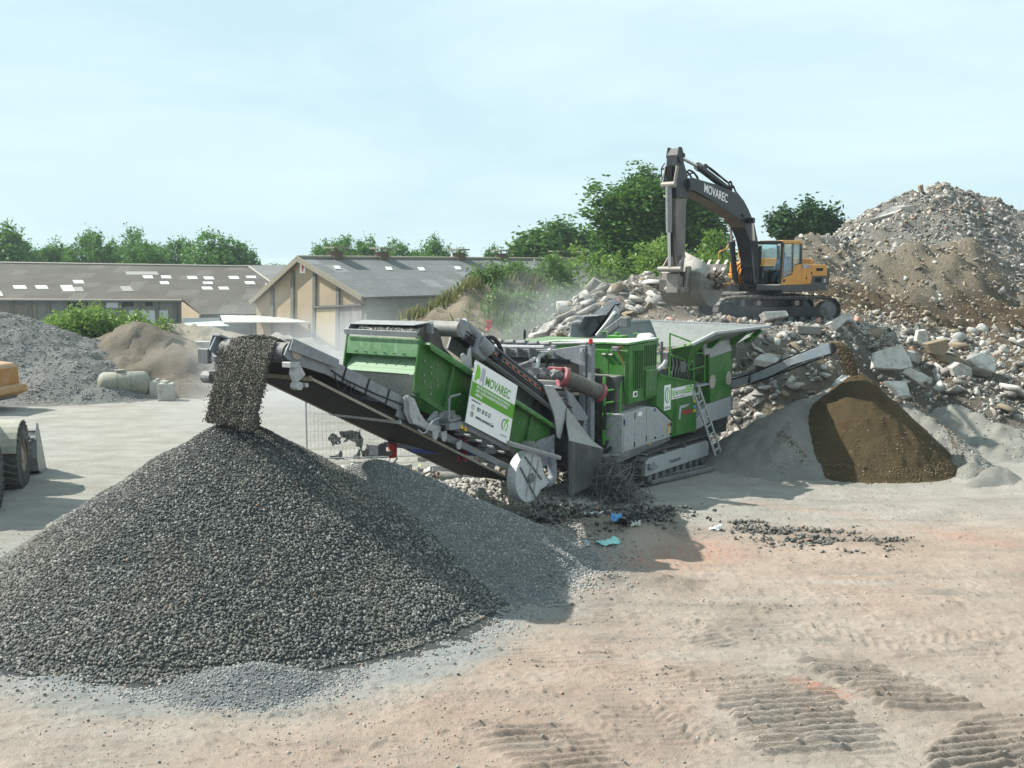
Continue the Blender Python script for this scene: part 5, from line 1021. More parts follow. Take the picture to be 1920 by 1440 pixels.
m = U(); m.cyl((13.2, 1.0, 2.7), (13.2, 1.0, 3.6), .04); m.cyl((13.7, 1.1, 2.5), (13.7, 1.1, 3.4), .03); m.box(13.3, 13.6, .9, 1.15, 2.6, 3.3); m.arc((13.5, 1.2, 3.3), (13.6, 1.2, 2.5), (.2, 0, 0), .02); m.box(13.9, 14.3, .8, 1.1, 2.5, 3.2); m.build('hydraulic_pipework', GREYD, crusher, .01)
# ---- tracks
def crawler(parent, mat, u0, u1, v0, v1, r, sag, bodymat, rake=0.0, sp_=.17, cls=U):
    """rounded chain of shoes, side frame, rollers"""
    L = []; n = 12
    for k in range(n+1): a = math.pi/2+math.pi*k/n; L.append((u0+r+r*math.cos(a), r+r*math.sin(a)))
    for k in range(1, int((u1-u0-2*r)/.2)): L.append((u0+r+.2*k, 0))
    for k in range(n+1): a = -math.pi/2+math.pi*k/n; L.append((u1-r+r*math.cos(a), r+r*math.sin(a)))
    W = u1-u0-2*r
    for k in range(1, int(W/.2)): q = k*.2/W; L.append((u1-r-.2*k, 2*r-sag*4*q*(1-q)+.02))
    L.append(L[0]); L = np.array(L); d = np.r_[0, np.cumsum(np.hypot(*(L[1:]-L[:-1]).T))]; N = int(d[-1]/sp_); ch_ = cls(); sh = cls()
    for k in range(N):
        s0 = d[-1]*k/N; p = np.array([np.interp(s0, d, L[:, 0]), np.interp(s0, d, L[:, 1])]); p2 = np.array([np.interp((s0+.02) % d[-1], d, L[:, 0]), np.interp((s0+.02) % d[-1], d, L[:, 1])]); tg = (p2-p)/max(np.hypot(*(p2-p)), 1e-6); nn = np.array([-tg[1], tg[0]])
        c_ = np.array([(u0+u1)/2, r])
        if nn.dot(p-c_) < 0: nn = -nn
        h = sp_*.48*d[-1]/N/sp_
        sh.obox((p[0], (v0+v1)/2, p[1]), (tg[0]*h, 0, tg[1]*h), (0, (v1-v0)/2, 0), (nn[0]*.015, 0, nn[1]*.015))
        g = p+tg*h*.75+nn*.03; sh.obox((g[0], (v0+v1)/2, g[1]), (tg[0]*.012, 0, tg[1]*.012), (0, (v1-v0)/2, 0), (nn[0]*.028, 0, nn[1]*.028))
        g = p-nn*.05; ch_.obox((g[0], (v0+v1)/2, g[1]), (tg[0]*h*.9, 0, tg[1]*h*.9), (0, .09, 0), (nn[0]*.05, 0, nn[1]*.05))
    tk = sh.build('track', mat, parent); ch_.build('track_chain', GREYD, tk)
    return tk
TRK = paint('track_steel', (.10, .10, .098), .45, .5, .5, wear=.4)
for vc in (1.37, -1.25):
    tk = crawler(crusher, TRK, 10.98, 15.25, vc-.27, vc+.27, .43, .0, GREY)
    m = U(); m.plate([(11.22, .28), (11.22, .62), (11.4, .72), (14.9, .72), (15.0, .6), (15.0, .28)], vc-.2, vc+.25); fr = m.build('track_frame', paint('frame_grey', (.36, .375, .385), .35), tk, .015)
    m = U()
    for k in range(9): m.cyl((11.55+.40*k, vc-.15, .17), (11.55+.40*k, vc+.2, .17), .11, n=14)
    m.build('track_roller', GREYD, tk, smooth=True)
    m = U()
    for a in (12.3, 13.5): m.cyl((a, vc-.1, .77), (a, vc+.25, .77), .06, n=12)
    m.build('carrier_roller', GREYD, tk, smooth=True)
    if vc > 0:
        m = U(); m.box(11.3, 11.75, vc+.25, vc+.33, .44, .50); m.box(11.3, 11.36, vc+.25, vc+.33, .44, .60); m.plate([(11.55, .50), (11.58, .62), (11.70, .52)], vc+.25, vc+.29); m.build('step_bracket', GREY, fr, .006)
        lettering('maker_name', 'Keestrack', TXK, fr, (12.55, -(vc+.252), .42), LX, LZ, .16, .01)
# ---- side discharge conveyor over the brown heap
m = U()
def rv(v, z, u0=16.95, u1=17.25): return [(u0, v, z), (u1, v, z)]
lo = [(.6, 1.74), (2.0, 2.20), (2.04, 2.43), (.6, 1.98)]
m.cross(lo, 17.22, 17.27); m.cross(lo, 16.72, 16.77)
up_ = [(2.1, 2.22), (2.7, 2.46), (3.55, 2.92), (3.55, 3.14), (2.6, 2.68), (2.1, 2.45)]
m.cross(up_, 17.22, 17.27); m.cross(up_, 16.72, 16.77); m.cross([(1.98, 2.12), (2.2, 2.16), (2.25, 2.50), (1.98, 2.52)], 17.18, 17.31); m.cross([(.6, 2.1), (1.9, 2.44), (1.9, 2.52), (.6, 2.2)], 16.9, 17.0); sc_ = m.build('side_conveyor', GREY, crusher, .006)
m = U(); m.cross([(3.30, 2.80), (4.45, 3.20), (4.38, 3.50), (3.32, 3.02)], 17.20, 17.29); m.cross([(3.30, 2.80), (4.45, 3.20), (4.38, 3.50), (3.32, 3.02)], 16.70, 16.79); m.build('conveyor_head', paint('blue_grey_paint', (.26, .31, .36), .45), sc_, .006)
m = U(); m.cyl((17.15, 4.30, 3.28), (17.36, 4.30, 3.28), .10, n=16); m.cyl((17.3, 4.30, 3.28), (17.38, 4.30, 3.28), .055, n=12); m.build('roller_bearing', paint('rusty_bearing', (.18, .12, .09), .3), sc_, smooth=True)
m = U(); m.cyl((16.78, 4.30, 3.30), (17.2, 4.30, 3.30), .17, n=20); m.build('head_drum', BELTD, sc_, smooth=True)
m = U(); m.cross([(.6, 2.02), (2.1, 2.50), (3.3, 3.08), (4.3, 3.48), (4.3, 3.45), (3.3, 3.04), (2.1, 2.46), (.6, 1.98)], 16.8, 17.2); m.cross([(.8, 1.80), (2.1, 2.20), (4.3, 3.12), (4.3, 3.10), (2.1, 2.17), (.8, 1.77)], 16.8, 17.2); m.build('side_belt', BELT, sc_)
m = U()
for v_, z_ in ((2.75, 2.80), (3.15, 3.02), (3.5, 3.17)): m.cyl((17.2, v_, z_), (17.27, v_, z_), .045, n=10)
m.build('idler', WHITE, sc_, smooth=True)
m = U(); m.cyl((17.3, 2.3, 2.24), (17.32, 2.3, 2.24), .05, n=10); m.cyl((17.3, 2.45, 2.35), (17.33, 2.45, 2.35), .03, n=10); m.build('yellow_tag', YEL, sc_)
m = U(); m.tube([(17.33, 2.4, 2.2), (17.33, 3.3, 2.75), (17.33, 4.3, 3.12)], .014); m.cross([(2.2, 2.2), (2.35, 2.12), (2.5, 2.22), (2.45, 2.4), (2.25, 2.4)], 17.28, 17.34); m.build('conveyor_hose', GREYD, sc_, smooth=True)
# ---- folded conveyor seen over the roof
m = U(); m.ring([(14.0, -1.95, 3.62), (14.0, -1.62, 4.22), (14.0, -1.40, 4.22), (14.0, -1.25, 3.62)], (.03, 0, 0)); m.ring([(14.0, -1.62, 4.22), (14.0, -.93, 4.74), (14.0, -.72, 4.48), (14.0, -1.12, 3.70), (14.0, -1.3, 3.6)], (.03, 0, 0)); m.ring([(13.55, -1.25, 3.62), (13.55, -.63, 4.54), (13.55, -.50, 4.40), (13.55, -.52, 4.2), (13.55, -.95, 3.62)], (.03, 0, 0)); m.ring([(13.55, -1.95, 3.62), (13.55, -1.66, 4.17), (14.0, -1.62, 4.2), (14.0, -1.95, 3.62)], (.02, 0, .02)); m.ring([(13.55, -1.95, 4.15), (13.55, -1.2, 4.20), (14.0, -1.2, 4.20), (14.0, -1.95, 4.16)], (0, 0, .03)); fc = m.build('folded_conveyor', GREY, crusher, .006)
m = U(); m.ring([(13.7, -1.55, 3.6), (13.7, -.75, 4.55), (13.98, -.75, 4.55), (13.98, -1.55, 3.6)], (0, .02, 0)); m.build('trough_belt', BELT, fc)
m = U(); m.bar((13.5, -.9, 3.75), (13.5, -.30, 4.16), .12, .2); m.box(13.4, 13.65, -.42, -.18, 3.92, 4.20); m.bar((13.6, -1.0, 3.7), (13.6, -.6, 4.0), .1, .1); m.build('fold_motor', GREYD, fc, .02)
m = U(); m.cyl((13.5, -1.22, 3.66), (13.5, -.72, 4.22), .035, n=10); m.cyl((13.5, -.72, 4.22), (13.5, -.60, 4.34), .05, n=10); m.build('fold_ram', WHITE, fc, smooth=True)
m = U(); m.tube([(12.9, -.7, 3.70), (12.9, -.7, 3.82), (12.9, -.5, 3.82), (12.9, -.5, 3.70)], .02); m.tube([(12.9, .3, 3.70), (12.9, .3, 3.80), (12.9, .55, 3.80), (12.9, .55, 3.70)], .02); m.box(12.6, 13.0, -.35, .1, 3.65, 3.74); m.cyl((12.8, -.15, 3.7), (12.8, -.15, 3.82), .06); m.build('roof_fitting', MATS['rail_green'], crusher, .006)
m = U(); m.revolve([(0, .001), (0, .12), (1, .12), (1, .001)], (10.68, -1.78, 3.82), (10.70, -1.74, 3.82), 18); m.cyl((10.7, -1.78, 3.55), (10.7, -1.78, 3.75), .015, n=6); m.build('round_mirror', BLACK, crusher)
# ---- falling material
def curtain(name, p_top, p_bot, vw, n, mat, smin, smax, label, cat, thick=.10, arc_out=.25, lean=0.0):
    t = rng.random(n)**.85; v = (rng.random(n)-.5)*vw*(1+.10*t); th = np.abs(rng.normal(0, thick, n))*(0.4+1.0*t)
    u = p_top[0]+(p_bot[0]-p_top[0])*np.sqrt(t)-arc_out*np.sin(np.pi*np.minimum(t, .5))*.2+th*.8; z = p_top[1]+(p_bot[1]-p_top[1])*t; vv = p_top[2]+(p_bot[2]-p_top[2])*t+v
    ed = np.exp(-((np.abs(v)/(vw/2))**6)); k = rng.random(n) < .25+.75*ed
    P = MO_[None]+MU[None]*u[:, None]+MV[None]*vv[:, None]; P[:, 2] = z
    return tag(stones(name, P[k], rng.uniform(smin, smax, k.sum()), PEB, mat), label, cat, kind='stuff')
fg_mat = stone_mat('falling_gravel', [(0, (.04, .04, .033)), (.5, (.085, .083, .07)), (.82, (.16, .155, .132)), (1, (.40, .385, .33))], .12)
# gravel riding over the head drum and falling on the heap
n = 66000; t_ = rng.random(n)**.9; z_ = 4.34-1.42*t_+rng.normal(0, .02, n); v0_ = rng.random(n)-.5
rag = 1+.10*vnoise(z_*5, 0*z_+np.sign(v0_)*3, 5)+.08*vnoise(z_*17, 0*z_+np.sign(v0_)*3, 6); v_ = v0_*(1.13+.10*t_)*rag+.03-.20*t_; u_ = -.16-.42*np.sqrt(t_)+rng.normal(0, .028, n)*(.5+t_)+.05*vnoise(v_*6, z_*2, 8)
sp_n = 1500; t2_ = rng.random(sp_n); t_ = np.r_[t_, t2_]; v_ = np.r_[v_, (rng.random(sp_n)-.5)*1.32-.1]; z_ = np.r_[z_, 4.30-1.42*t2_]; u_ = np.r_[u_, -.16-.45*np.sqrt(t2_)+rng.normal(0, .10, sp_n)*t2_]; n += sp_n
P = MO_[None]+MU[None]*u_[:, None]+MV[None]*v_[:, None]; P[:, 2] = z_
n2 = 9000; s2 = rng.random(n2)*1.3; v2 = (rng.random(n2)-.5)*1.15-.05
P2 = np.array([mw(*(lambda q: (q[0], q[1], q[2]))(inc(a-.05, b, .19+.10*(1-(2*b/1.3)**2)*(.5+.5*rng.random())))) for a, b in zip(s2, v2)])
tag(stones('falling_gravel', np.concatenate([P, P2]), .006+.011*rng.random(n+n2)**1.3, PEB, fg_mat), 'curtain of dark gravel pouring off the conveyor head onto the heap', 'falling gravel', kind='stuff')
n = 9000; t_ = rng.random(n); v_ = 4.35+.62*np.sqrt(t_)+rng.normal(0, .05, n)*(.6+t_); z_ = 3.50+.10*np.sin(t_*2.2)-.98*t_**1.3; u_ = 17.0+(rng.random(n)-.5)*.42
P = MO_[None]+MU[None]*u_[:, None]+MV[None]*v_[:, None]; P[:, 2] = z_
tag(stones('falling_soil', P, .008+.018*rng.random(n)**2, PEB, bpy.data.materials['soil_clods']), 'dark brown soil falling from the side conveyor head', 'falling soil', kind='stuff')
# ================================================================ EXCAVATOR
EH = R(180+52); ET = R(180+6); EO = (9.35, 39.5, 3.62)
exc = thing('excavator', 'yellow tracked excavator with a dark boom swung over the crusher, standing on the rubble shelf', 'excavator', EO, EH)
YELP = paint('machine_yellow', (.60, .25, .010), .22, .38); CHAR = paint('charcoal_paint', (.022, .026, .031), .14, .42); CHARL = paint('boom_paint', (.016, .019, .024), .05, .4)
STICKM = paint('scuffed_stick', (.12, .112, .105), .5, .45, .3, wear=.35); BUCK = paint('worn_bucket', (.15, .145, .135), .5, .45, .5, wear=.25)
GL = NT('cab_glass'); GL.col((.72, .86, .86)); GL.rough(.03); GL.b.inputs['Transmission Weight'].default_value = 1; GL.b.inputs['IOR'].default_value = 1.5; GL.b.inputs['Specular IOR Level'].default_value = .6; GLASS = GL.m
dlt = ET-EH; cd_, sd_ = math.cos(dlt), math.sin(dlt)
class TB(MB):
    def add(s, vs, fs): return MB.add(s, [(v[0]*cd_-v[1]*sd_, v[0]*sd_+v[1]*cd_, v[2]) for v in vs], fs)
class XB(MB):
    def plate(s, xz, y0, y1): return s.ring([(x, y0, z) for x, z in xz], (0, y1-y0, 0))
for sg in (1, -1):
    yc = 1.25*sg
    tk = crawler(exc, TRK, -2.25, 2.25, yc-.31, yc+.31, .44, -.03, CHAR, 0, .19, TB)
    m = TB(); m.ring([(-1.75, yc-.24, .20), (1.6, yc-.24, .20), (1.68, yc-.24, .42), (1.5, yc-.24, .58), (-1.7, yc-.24, .55), (-1.85, yc-.24, .35)], (0, .48, 0)); m.build('track_frame', CHAR, tk, .015)
    m = TB(); m.cyl((1.81, yc-.2, .44), (1.81, yc+.26, .44), .30, n=20); m.cyl((1.81, yc-.26, .44), (1.81, yc+.28, .44), .10, n=12); m.build('idler_wheel', CHAR, tk, .01, True)
    m = TB(); m.cyl((-1.81, yc-.2, .44), (-1.81, yc+.24, .44), .31, n=16); m.build('drive_sprocket', GREYD, tk, .01, True)
    m = TB()
    for k in range(7): m.cyl((-1.3+.43*k, yc-.2, .15), (-1.3+.43*k, yc+.22, .15), .10, n=12)
    m.build('track_roller', GREYD, tk, smooth=True)
    for a in (-.65, .75): m = TB(); m.cyl((a, yc-.15, .70), (a, yc+.25, .70), .09, n=12); m.bar((a, yc, .55), (a, yc, .7), .1, .1); m.build('carrier_roller', paint('roller_tan', (.20, .18, .15), .4), tk, smooth=True)
m = TB(); m.box(-1.1, 1.1, -1.0, 1.0, .40, .82); m.cyl((0, 0, .8), (0, 0, 1.08), .62, n=28); m.build('undercarriage', CHAR, exc, .02)
m = XB(); m.plate([(1.5, 1.08), (1.68, 1.16), (1.68, 1.34), (-2.55, 1.34), (-2.6, 1.08)], .42, 1.345); m.plate([(1.3, 1.08), (1.3, 1.34), (-2.55, 1.34), (-2.6, 1.08)], -1.33, -.42); m.box(-2.0, 1.1, -.42, .42, 1.08, 1.30); m.build('deck_skirt', CHAR, exc, .015)
m = XB(); m.plate([(-.10, 1.34), (-.98, 1.34), (-1.10, 1.63), (-2.50, 1.63), (-2.52, 2.03), (-2.35, 2.06), (-.15, 2.07)], .5, 1.34); m.plate([(-.2, 1.34), (-2.5, 1.34), (-2.52, 2.02), (-.2, 2.05)], -1.33, .5); body = m.build('engine_body', YELP, exc, .03, seg=2)
m = XB(); m.plate([(-.98, 1.34), (-1.10, 1.63), (-2.52, 1.63), (-2.55, 1.34)], .6, 1.346); m.build('rear_panel', CHAR, body, .006)
m = XB(); m.plate([(-1.30, 1.40), (-1.36, 1.58), (-2.0, 1.58), (-1.92, 1.40)], 1.34, 1.352); m.plate([(-1.40, 1.82), (-1.44, 1.93), (-2.1, 1.93), (-2.06, 1.82)], 1.335, 1.346); m.build('air_grille', HOLE, body)
m = XB(); m.plate([(-.18, 1.93), (-.14, 2.04), (-.86, 2.04), (-.78, 1.93)], 1.34, 1.347); m.build('badge_plate', paint('badge_grey', (.22, .25, .32), .1), body)
lettering('badge', 'VOLVO', SIGNW, body, (-.25, 1.349, 1.955), (-1, 0, 0), (0, 0, 1), .085, .006)
lettering('model_mark', '220', SIGNW, body, (-2.16, 1.349, 1.40), (-1, 0, 0), (0, 0, 1), .17, .012, sx=.8); lettering('model_mark', 'E', SIGNW, body, (-2.42, 1.349, 1.20), (-1, 0, 0), (0, 0, 1), .12, .012)
m = XB(); m.box(-.58, -.572, 1.338, 1.343, 1.36, 2.03); m.box(-.98, -.972, 1.338, 1.343, 1.64, 2.03); m.box(-.56, -.50, 1.34, 1.36, 1.52, 1.60); m.box(-1.05, -.99, 1.34, 1.36, 1.7, 1.78); m.build('door_gap', BLACK, body)
m = XB(); m.plate([(-.35, 2.05), (-.35, 2.30), (-1.75, 2.27), (-1.80, 2.05)], -.5, 1.1); hd = m.build('engine_hood', YELP, exc, .03, seg=2)
m = XB()
for k in range(9): m.box(-.55-.12*k, -.49-.12*k, 1.09, 1.104, 2.10, 2.24)
m.build('hood_louvre', paint('yellow_shade', (.38, .15, .01), .2), hd)
m = XB(); m.plate([(-2.2, 1.10), (-2.9, 1.25), (-2.95, 1.95), (-2.3, 2.0)], -1.3, 1.3); m.build('counterweight', CHAR, exc, .08, seg=3)
m = XB(); m.plate([(.2, 1.34), (1.30, 1.34), (1.30, 1.72), (.9, 1.74), (.2, 1.74)], -1.33, -.55); tb = m.build('tool_box', YELP, exc, .03, seg=2)
m = XB(); m.plate([(-.6, 1.74), (.5, 1.74), (.45, 2.15), (-.6, 2.18)], -1.25, -.55); m.build('tank_cover', YELP, exc, .05, seg=2)
m = XB(); m.box(1.30, 1.315, -1.28, -.62, 1.55, 1.565); m.box(1.30, 1.33, -.85, -.78, 1.42, 1.55); m.build('lid_seam', BLACK, tb)
m = XB(); m.tube([(1.25, -1.28, 1.72), (1.25, -1.28, 2.48), (1.15, -1.28, 2.54), (.7, -1.28, 2.62), (.3, -1.28, 2.95), (-.3, -1.28, 2.98), (-.4, -1.28, 2.2)], .028, 8); m.build('handrail', YELP, exc, smooth=True)
m = XB(); m.box(.9, 1.0, -1.38, -1.30, 2.5, 2.75); m.bar((.95, -1.3, 2.3), (.95, -1.33, 2.6), .03, .03); m.build('mirror', BLACK, exc, .02)
# cab: corner posts, roof, lower panels, panes
m = XB(); m.plate([(1.60, 1.32), (1.62, 1.34), (1.52, 2.78), (1.40, 2.80), (1.48, 1.34)], 1.24, 1.33); m.plate([(1.60, 1.32), (1.62, 1.34), (1.52, 2.78), (1.40, 2.80), (1.48, 1.34)], .40, .48); m.plate([(-.18, 1.34), (-.02, 1.34), (.02, 2.80), (-.10, 2.82), (-.18, 2.1)], 1.24, 1.33); m.plate([(-.18, 1.34), (-.02, 1.34), (.02, 2.80), (-.10, 2.82), (-.18, 2.1)], .40, .48); m.plate([(.62, 1.8), (.70, 1.8), (.70, 2.80), (.62, 2.80)], 1.25, 1.325)
cab = m.build('cab_frame', CHAR, exc, .012)
m = XB(); m.plate([(1.62, 2.77), (1.60, 2.86), (1.45, 2.90), (.05, 2.93), (-.12, 2.86), (-.12, 2.78)], .40, 1.33); m.build('cab_roof', YELP, cab, .04, seg=3)
m = XB(); m.box(1.54, 1.66, .42, 1.34, 2.76, 2.87); m.build('roof_visor', CHAR, cab, .01); m = XB(); m.box(1.64, 1.68, .48, .58, 2.70, 2.77); m.build('cab_lamp', SIGNW, cab, .01); m = XB(); m.box(1.64, 1.68, 1.18, 1.28, 2.70, 2.77); m.build('cab_lamp', SIGNW, cab, .01)
m = XB(); m.plate([(1.60, 1.34), (1.56, 1.57), (.66, 1.70), (.46, 2.02), (-.10, 2.08), (-.14, 1.34)], 1.27, 1.336); m.build('cab_door', YELP, cab, .008); m = XB(); m.plate([(1.50, 1.44), (1.48, 1.54), (1.32, 1.54), (1.34, 1.44)], 1.335, 1.345); m.build('door_handle', BLACK, cab)
m = XB(); m.plate([(1.61, 1.34), (1.615, 1.40), (1.50, 2.80), (1.485, 2.80)], 1.332, 1.345); m.build('yellow_pillar', YELP, cab)
m = XB(); m.box(1.56, 1.66, .42, 1.33, 1.16, 1.36); m.build('front_sill', paint('sill_grey', (.30, .31, .31), .5), cab, .01); m = XB(); m.box(-.12, -.1, .44, 1.3, 1.36, 2.0); m.box(-.1, 1.55, .40, .42, 1.36, 2.0); m.build('cab_back', CHAR, cab); m = XB(); m.box(-.115, -.105, .48, 1.26, 2.02, 2.78); m.build('rear_window', GLASS, cab)
m = XB(); m.quad((1.585, .48, 1.40), (1.585, 1.24, 1.40), (1.575, 1.24, 1.82), (1.575, .48, 1.82)); m.build('lower_windscreen', GLASS, cab); m = XB(); m.quad((1.572, .48, 1.86), (1.572, 1.24, 1.86), (1.505, 1.24, 2.76), (1.505, .48, 2.76)); m.build('windscreen', GLASS, cab); m = XB(); m.bar((1.58, .46, 1.84), (1.58, 1.26, 1.84), .03, .04); m.build('windscreen_bar', CHAR, cab)
m = XB(); m.plate([(1.48, 1.60), (.70, 1.74), (.70, 2.78), (1.42, 2.78)], 1.30, 1.31); m.build('side_pane', GLASS, cab); m = XB(); m.plate([(.62, 1.78), (.46, 2.06), (0, 2.1), (.02, 2.78), (.62, 2.78)], 1.30, 1.31); m.build('side_pane', GLASS, cab); m = XB(); m.plate([(1.45, 2.0), (.0, 2.0), (.02, 2.78), (1.42, 2.78)], .44, .45); m.build('side_pane', GLASS, cab)
m = XB(); m.plate([(.25, 1.40), (.85, 1.40), (.85, 1.65), (.45, 1.70), (.32, 2.35), (.18, 2.35)], .65, 1.05); m.build('driver_seat', BLACK, cab, .04); m = XB(); m.box(1.15, 1.30, 1.05, 1.2, 1.36, 1.95); m.box(1.15, 1.25, .50, .62, 1.36, 1.9); m.build('console', GREYD, cab, .02)
# a driver sits behind the glass
drv = bpy.data.meshes.new('driver'); SKV = [((.42, .85, 1.66), .16), ((.38, .85, 2.0), .17), ((.36, .85, 2.2), .15), ((.38, .85, 2.30), .06), ((.40, .85, 2.42), .105), ((.42, .85, 2.52), .10), ((.36, 1.06, 2.17), .07), ((.55, 1.10, 1.92), .055), ((.85, 1.08, 1.86), .04), ((.36, .64, 2.17), .07), ((.55, .60, 1.92), .055), ((.85, .62, 1.86), .04), ((.85, .96, 1.70), .085), ((1.05, .96, 1.42), .06), ((.85, .74, 1.70), .085), ((1.05, .74, 1.42), .06)]
drv.from_pydata([p for p, _ in SKV], [(0, 1), (1, 2), (2, 3), (3, 4), (4, 5), (2, 6), (6, 7), (7, 8), (2, 9), (9, 10), (10, 11), (0, 12), (12, 13), (0, 14), (14, 15)], []); dob = link('person', drv); drv.materials.append(plain('blue_overall', (.10, .16, .28), .8)); dob.location = EO; dob.rotation_euler = (0, 0, EH)
sm = dob.modifiers.new('skin', 'SKIN')
for v_, (_, r_) in zip(drv.skin_vertices[0].data, SKV): v_.radius = (r_, r_)
drv.skin_vertices[0].data[0].use_root = True; dob.modifiers.new('smooth', 'SUBSURF').levels = 1; dob.modifiers['smooth'].render_levels = 1
tag(dob, 'driver in work clothes sitting at the controls inside the yellow excavator cab', 'person')
# boom, stick, rams
m = XB(); side = [(6.42, 4.74), (6.15, 4.80), (4.55, 4.68), (3.0, 4.48), (2.5, 4.28), (2.1, 3.98), (1.62, 3.52), (1.28, 2.9), (.98, 1.95), (1.0, 1.45), (1.22, 1.35), (1.42, 1.5), (1.62, 2.25), (1.98, 2.92), (2.42, 3.36), (3.0, 3.66), (4.5, 4.05), (6.0, 4.38), (6.40, 4.40)]
m.plate(side, -.26, .26); boom = m.build('boom', CHARL, exc, .015)
lettering('company_name', 'MOVAREC', SIGNW, boom, (5.42, .263, 4.40), (-1.97, 0, -.33), (-.07, 0, 1), .40, .012, sx=.92)
m = XB(); m.ring([(6.4, -.255, 4.385), (4.5, -.255, 4.035), (4.5, .255, 4.035), (6.4, .255, 4.385)], (0, 0, .012)); m.ring([(4.5, -.255, 4.035), (3.0, -.255, 3.645), (3.0, .255, 3.645), (4.5, .255, 4.035)], (0, 0, .012)); m.ring([(3.0, -.255, 3.645), (2.42, -.255, 3.345), (2.42, .255, 3.345), (3.0, .255, 3.645)], (0, 0, .012)); m.build('boom_underside', paint('brown_underside', (.085, .07, .055), .25, .6), boom)  # underside coloured browner and paler than the boom sides
m = XB(); m.cyl((2.16, -.5, 3.58), (2.16, .5, 3.58), .10, n=14); m.cyl((2.55, .26, 3.75), (2.55, .30, 3.75), .06, n=10); m.build('boom_pin', BLACK, boom, smooth=True)
stp = [(6.95, 5.66), (6.85, 5.66), (6.68, 5.46), (6.62, 5.22), (6.42, 4.95), (6.30, 4.6), (6.36, 4.15), (6.40, 3.9), (6.42, 2.3), (6.52, 1.75), (6.75, 1.68), (6.85, 1.85), (7.02, 3.0), (7.08, 4.1), (7.10, 5.1), (7.05, 5.45)]
m = XB(); m.plate([p for p in stp if p[1] >= 4.1], -.19, .19); st = m.build('stick', CHARL, exc, .012); m = XB(); m.plate([(6.36, 4.15), (6.40, 3.9), (6.42, 2.3), (6.52, 1.75), (6.75, 1.68), (6.85, 1.85), (7.02, 3.0), (7.08, 4.1)], -.17, .17); m.build('lower_stick', STICKM, st, .012)
m = XB(); m.plate([(6.98, 5.70), (6.82, 5.70), (6.66, 5.45), (6.9, 5.2), (7.06, 5.4)], .17, .22); m.plate([(6.98, 5.70), (6.82, 5.70), (6.66, 5.45), (6.9, 5.2), (7.06, 5.4)], -.22, -.17); m.cyl((6.70, -.24, 5.46), (6.70, .24, 5.46), .07, n=12); m.cyl((6.36, -.32, 4.58), (6.36, .32, 4.58), .10, n=14); m.cyl((6.68, -.26, 1.76), (6.68, .26, 1.76), .08, n=12); m.build('stick_ear', CHARL, st, .008)
m = XB(); m.cyl((6.70, 0, 5.46), (5.28, 0, 5.20), .055, n=14); r_ = m.build('ram_rod', CHROME, exc, smooth=True); m = XB(); m.cyl((5.32, 0, 5.21), (3.25, 0, 4.62), .115, n=16); m.cyl((5.38, 0, 5.225), (5.25, 0, 5.19), .14, n=16); m.cyl((5.0, 0, 5.15), (4.85, .02, 5.28), .09, n=10); m.build('stick_ram', CHARL, exc, smooth=True)
m = XB(); m.tube(bez([(4.9, .04, 5.28), (4.6, .1, 5.18), (4.0, .1, 5.0), (3.4, .1, 4.82), (3.2, .1, 4.86), (3.05, .1, 4.66)]), .035, 7); m.tube(bez([(4.8, .1, 5.2), (4.2, .14, 5.0), (3.5, .12, 4.84), (3.0, .05, 4.6)]), .028, 7)
for yy in (-.16, -.02, .14): m.tube(bez([(3.4, yy, 4.62), (3.1, yy, 4.72), (2.9, yy, 4.55), (2.5, yy, 4.34), (2.08, yy, 4.02), (1.6, yy, 3.58), (1.2, yy, 2.9)]), .030, 7)
for yy in (-.1, .1): m.tube(bez([(6.45, yy, 4.7), (6.2, yy, 5.02), (5.8, yy, 4.98), (5.5, yy, 4.78)]), .032, 7)
m.tube(bez([(6.4, .1, 4.8), (6.0, .15, 4.96), (5.75, .2, 4.85), (5.72, .24, 4.6)]), .025, 7); 
for k in range(7):
    y_ = -.38+.12*k; m.tube(bez([(1.35, y_, 2.1-.05*(k % 3)), (1.62, y_*1.1, 1.9), (1.72, y_*1.15, 1.55), (1.45, y_, 1.2), (1.1, y_, 1.25)]), .024, 6)
m.build('boom_hose', RUBBER, exc, smooth=True)
for sg in (1, -1):
    m = XB(); m.cyl((2.16, .42*sg, 3.58), (1.95, .42*sg, 2.80), .050, n=12); rr_ = m.build('ram_rod', CHROME, exc, smooth=True); m = XB(); m.cyl((1.97, .42*sg, 2.85), (1.62, .42*sg, 1.42), .105, n=16); m.cyl((1.98, .42*sg, 2.88), (1.93, .42*sg, 2.70), .125, n=16); m.build('boom_ram', CHAR, exc, smooth=True)
m = XB(); m.tube([(7.02, .06, 4.9), (7.14, .1, 4.55), (7.14, .1, 4.1), (7.12, .12, 2.6), (6.98, .12, 1.95)], .018, 6)
for k in range(3): m.tube([(7.13, -.08+.06*k, 5.15), (7.2, -.08+.06*k, 4.8), (7.16, -.06+.05*k, 4.2), (7.10, -.05+.05*k, 3.3), (7.05, -.05+.05*k, 2.3)], .022, 6)
m.tube(bez([(7.16, -.2, 5.2), (7.25, -.26, 5.0), (7.2, -.24, 4.6)]), .02, 6); m.build('stick_hose', RUBBER, exc, smooth=True)
m = XB(); m.cyl((7.24, 0, 4.55), (7.16, 0, 3.05), .10, n=16); m.build('bucket_ram', paint('grey_ram', (.20, .215, .23), .3), exc, smooth=True); m = XB(); m.cyl((7.17, 0, 3.1), (7.10, 0, 1.95), .055, n=12); m.build('ram_rod', CHROME, exc, smooth=True)
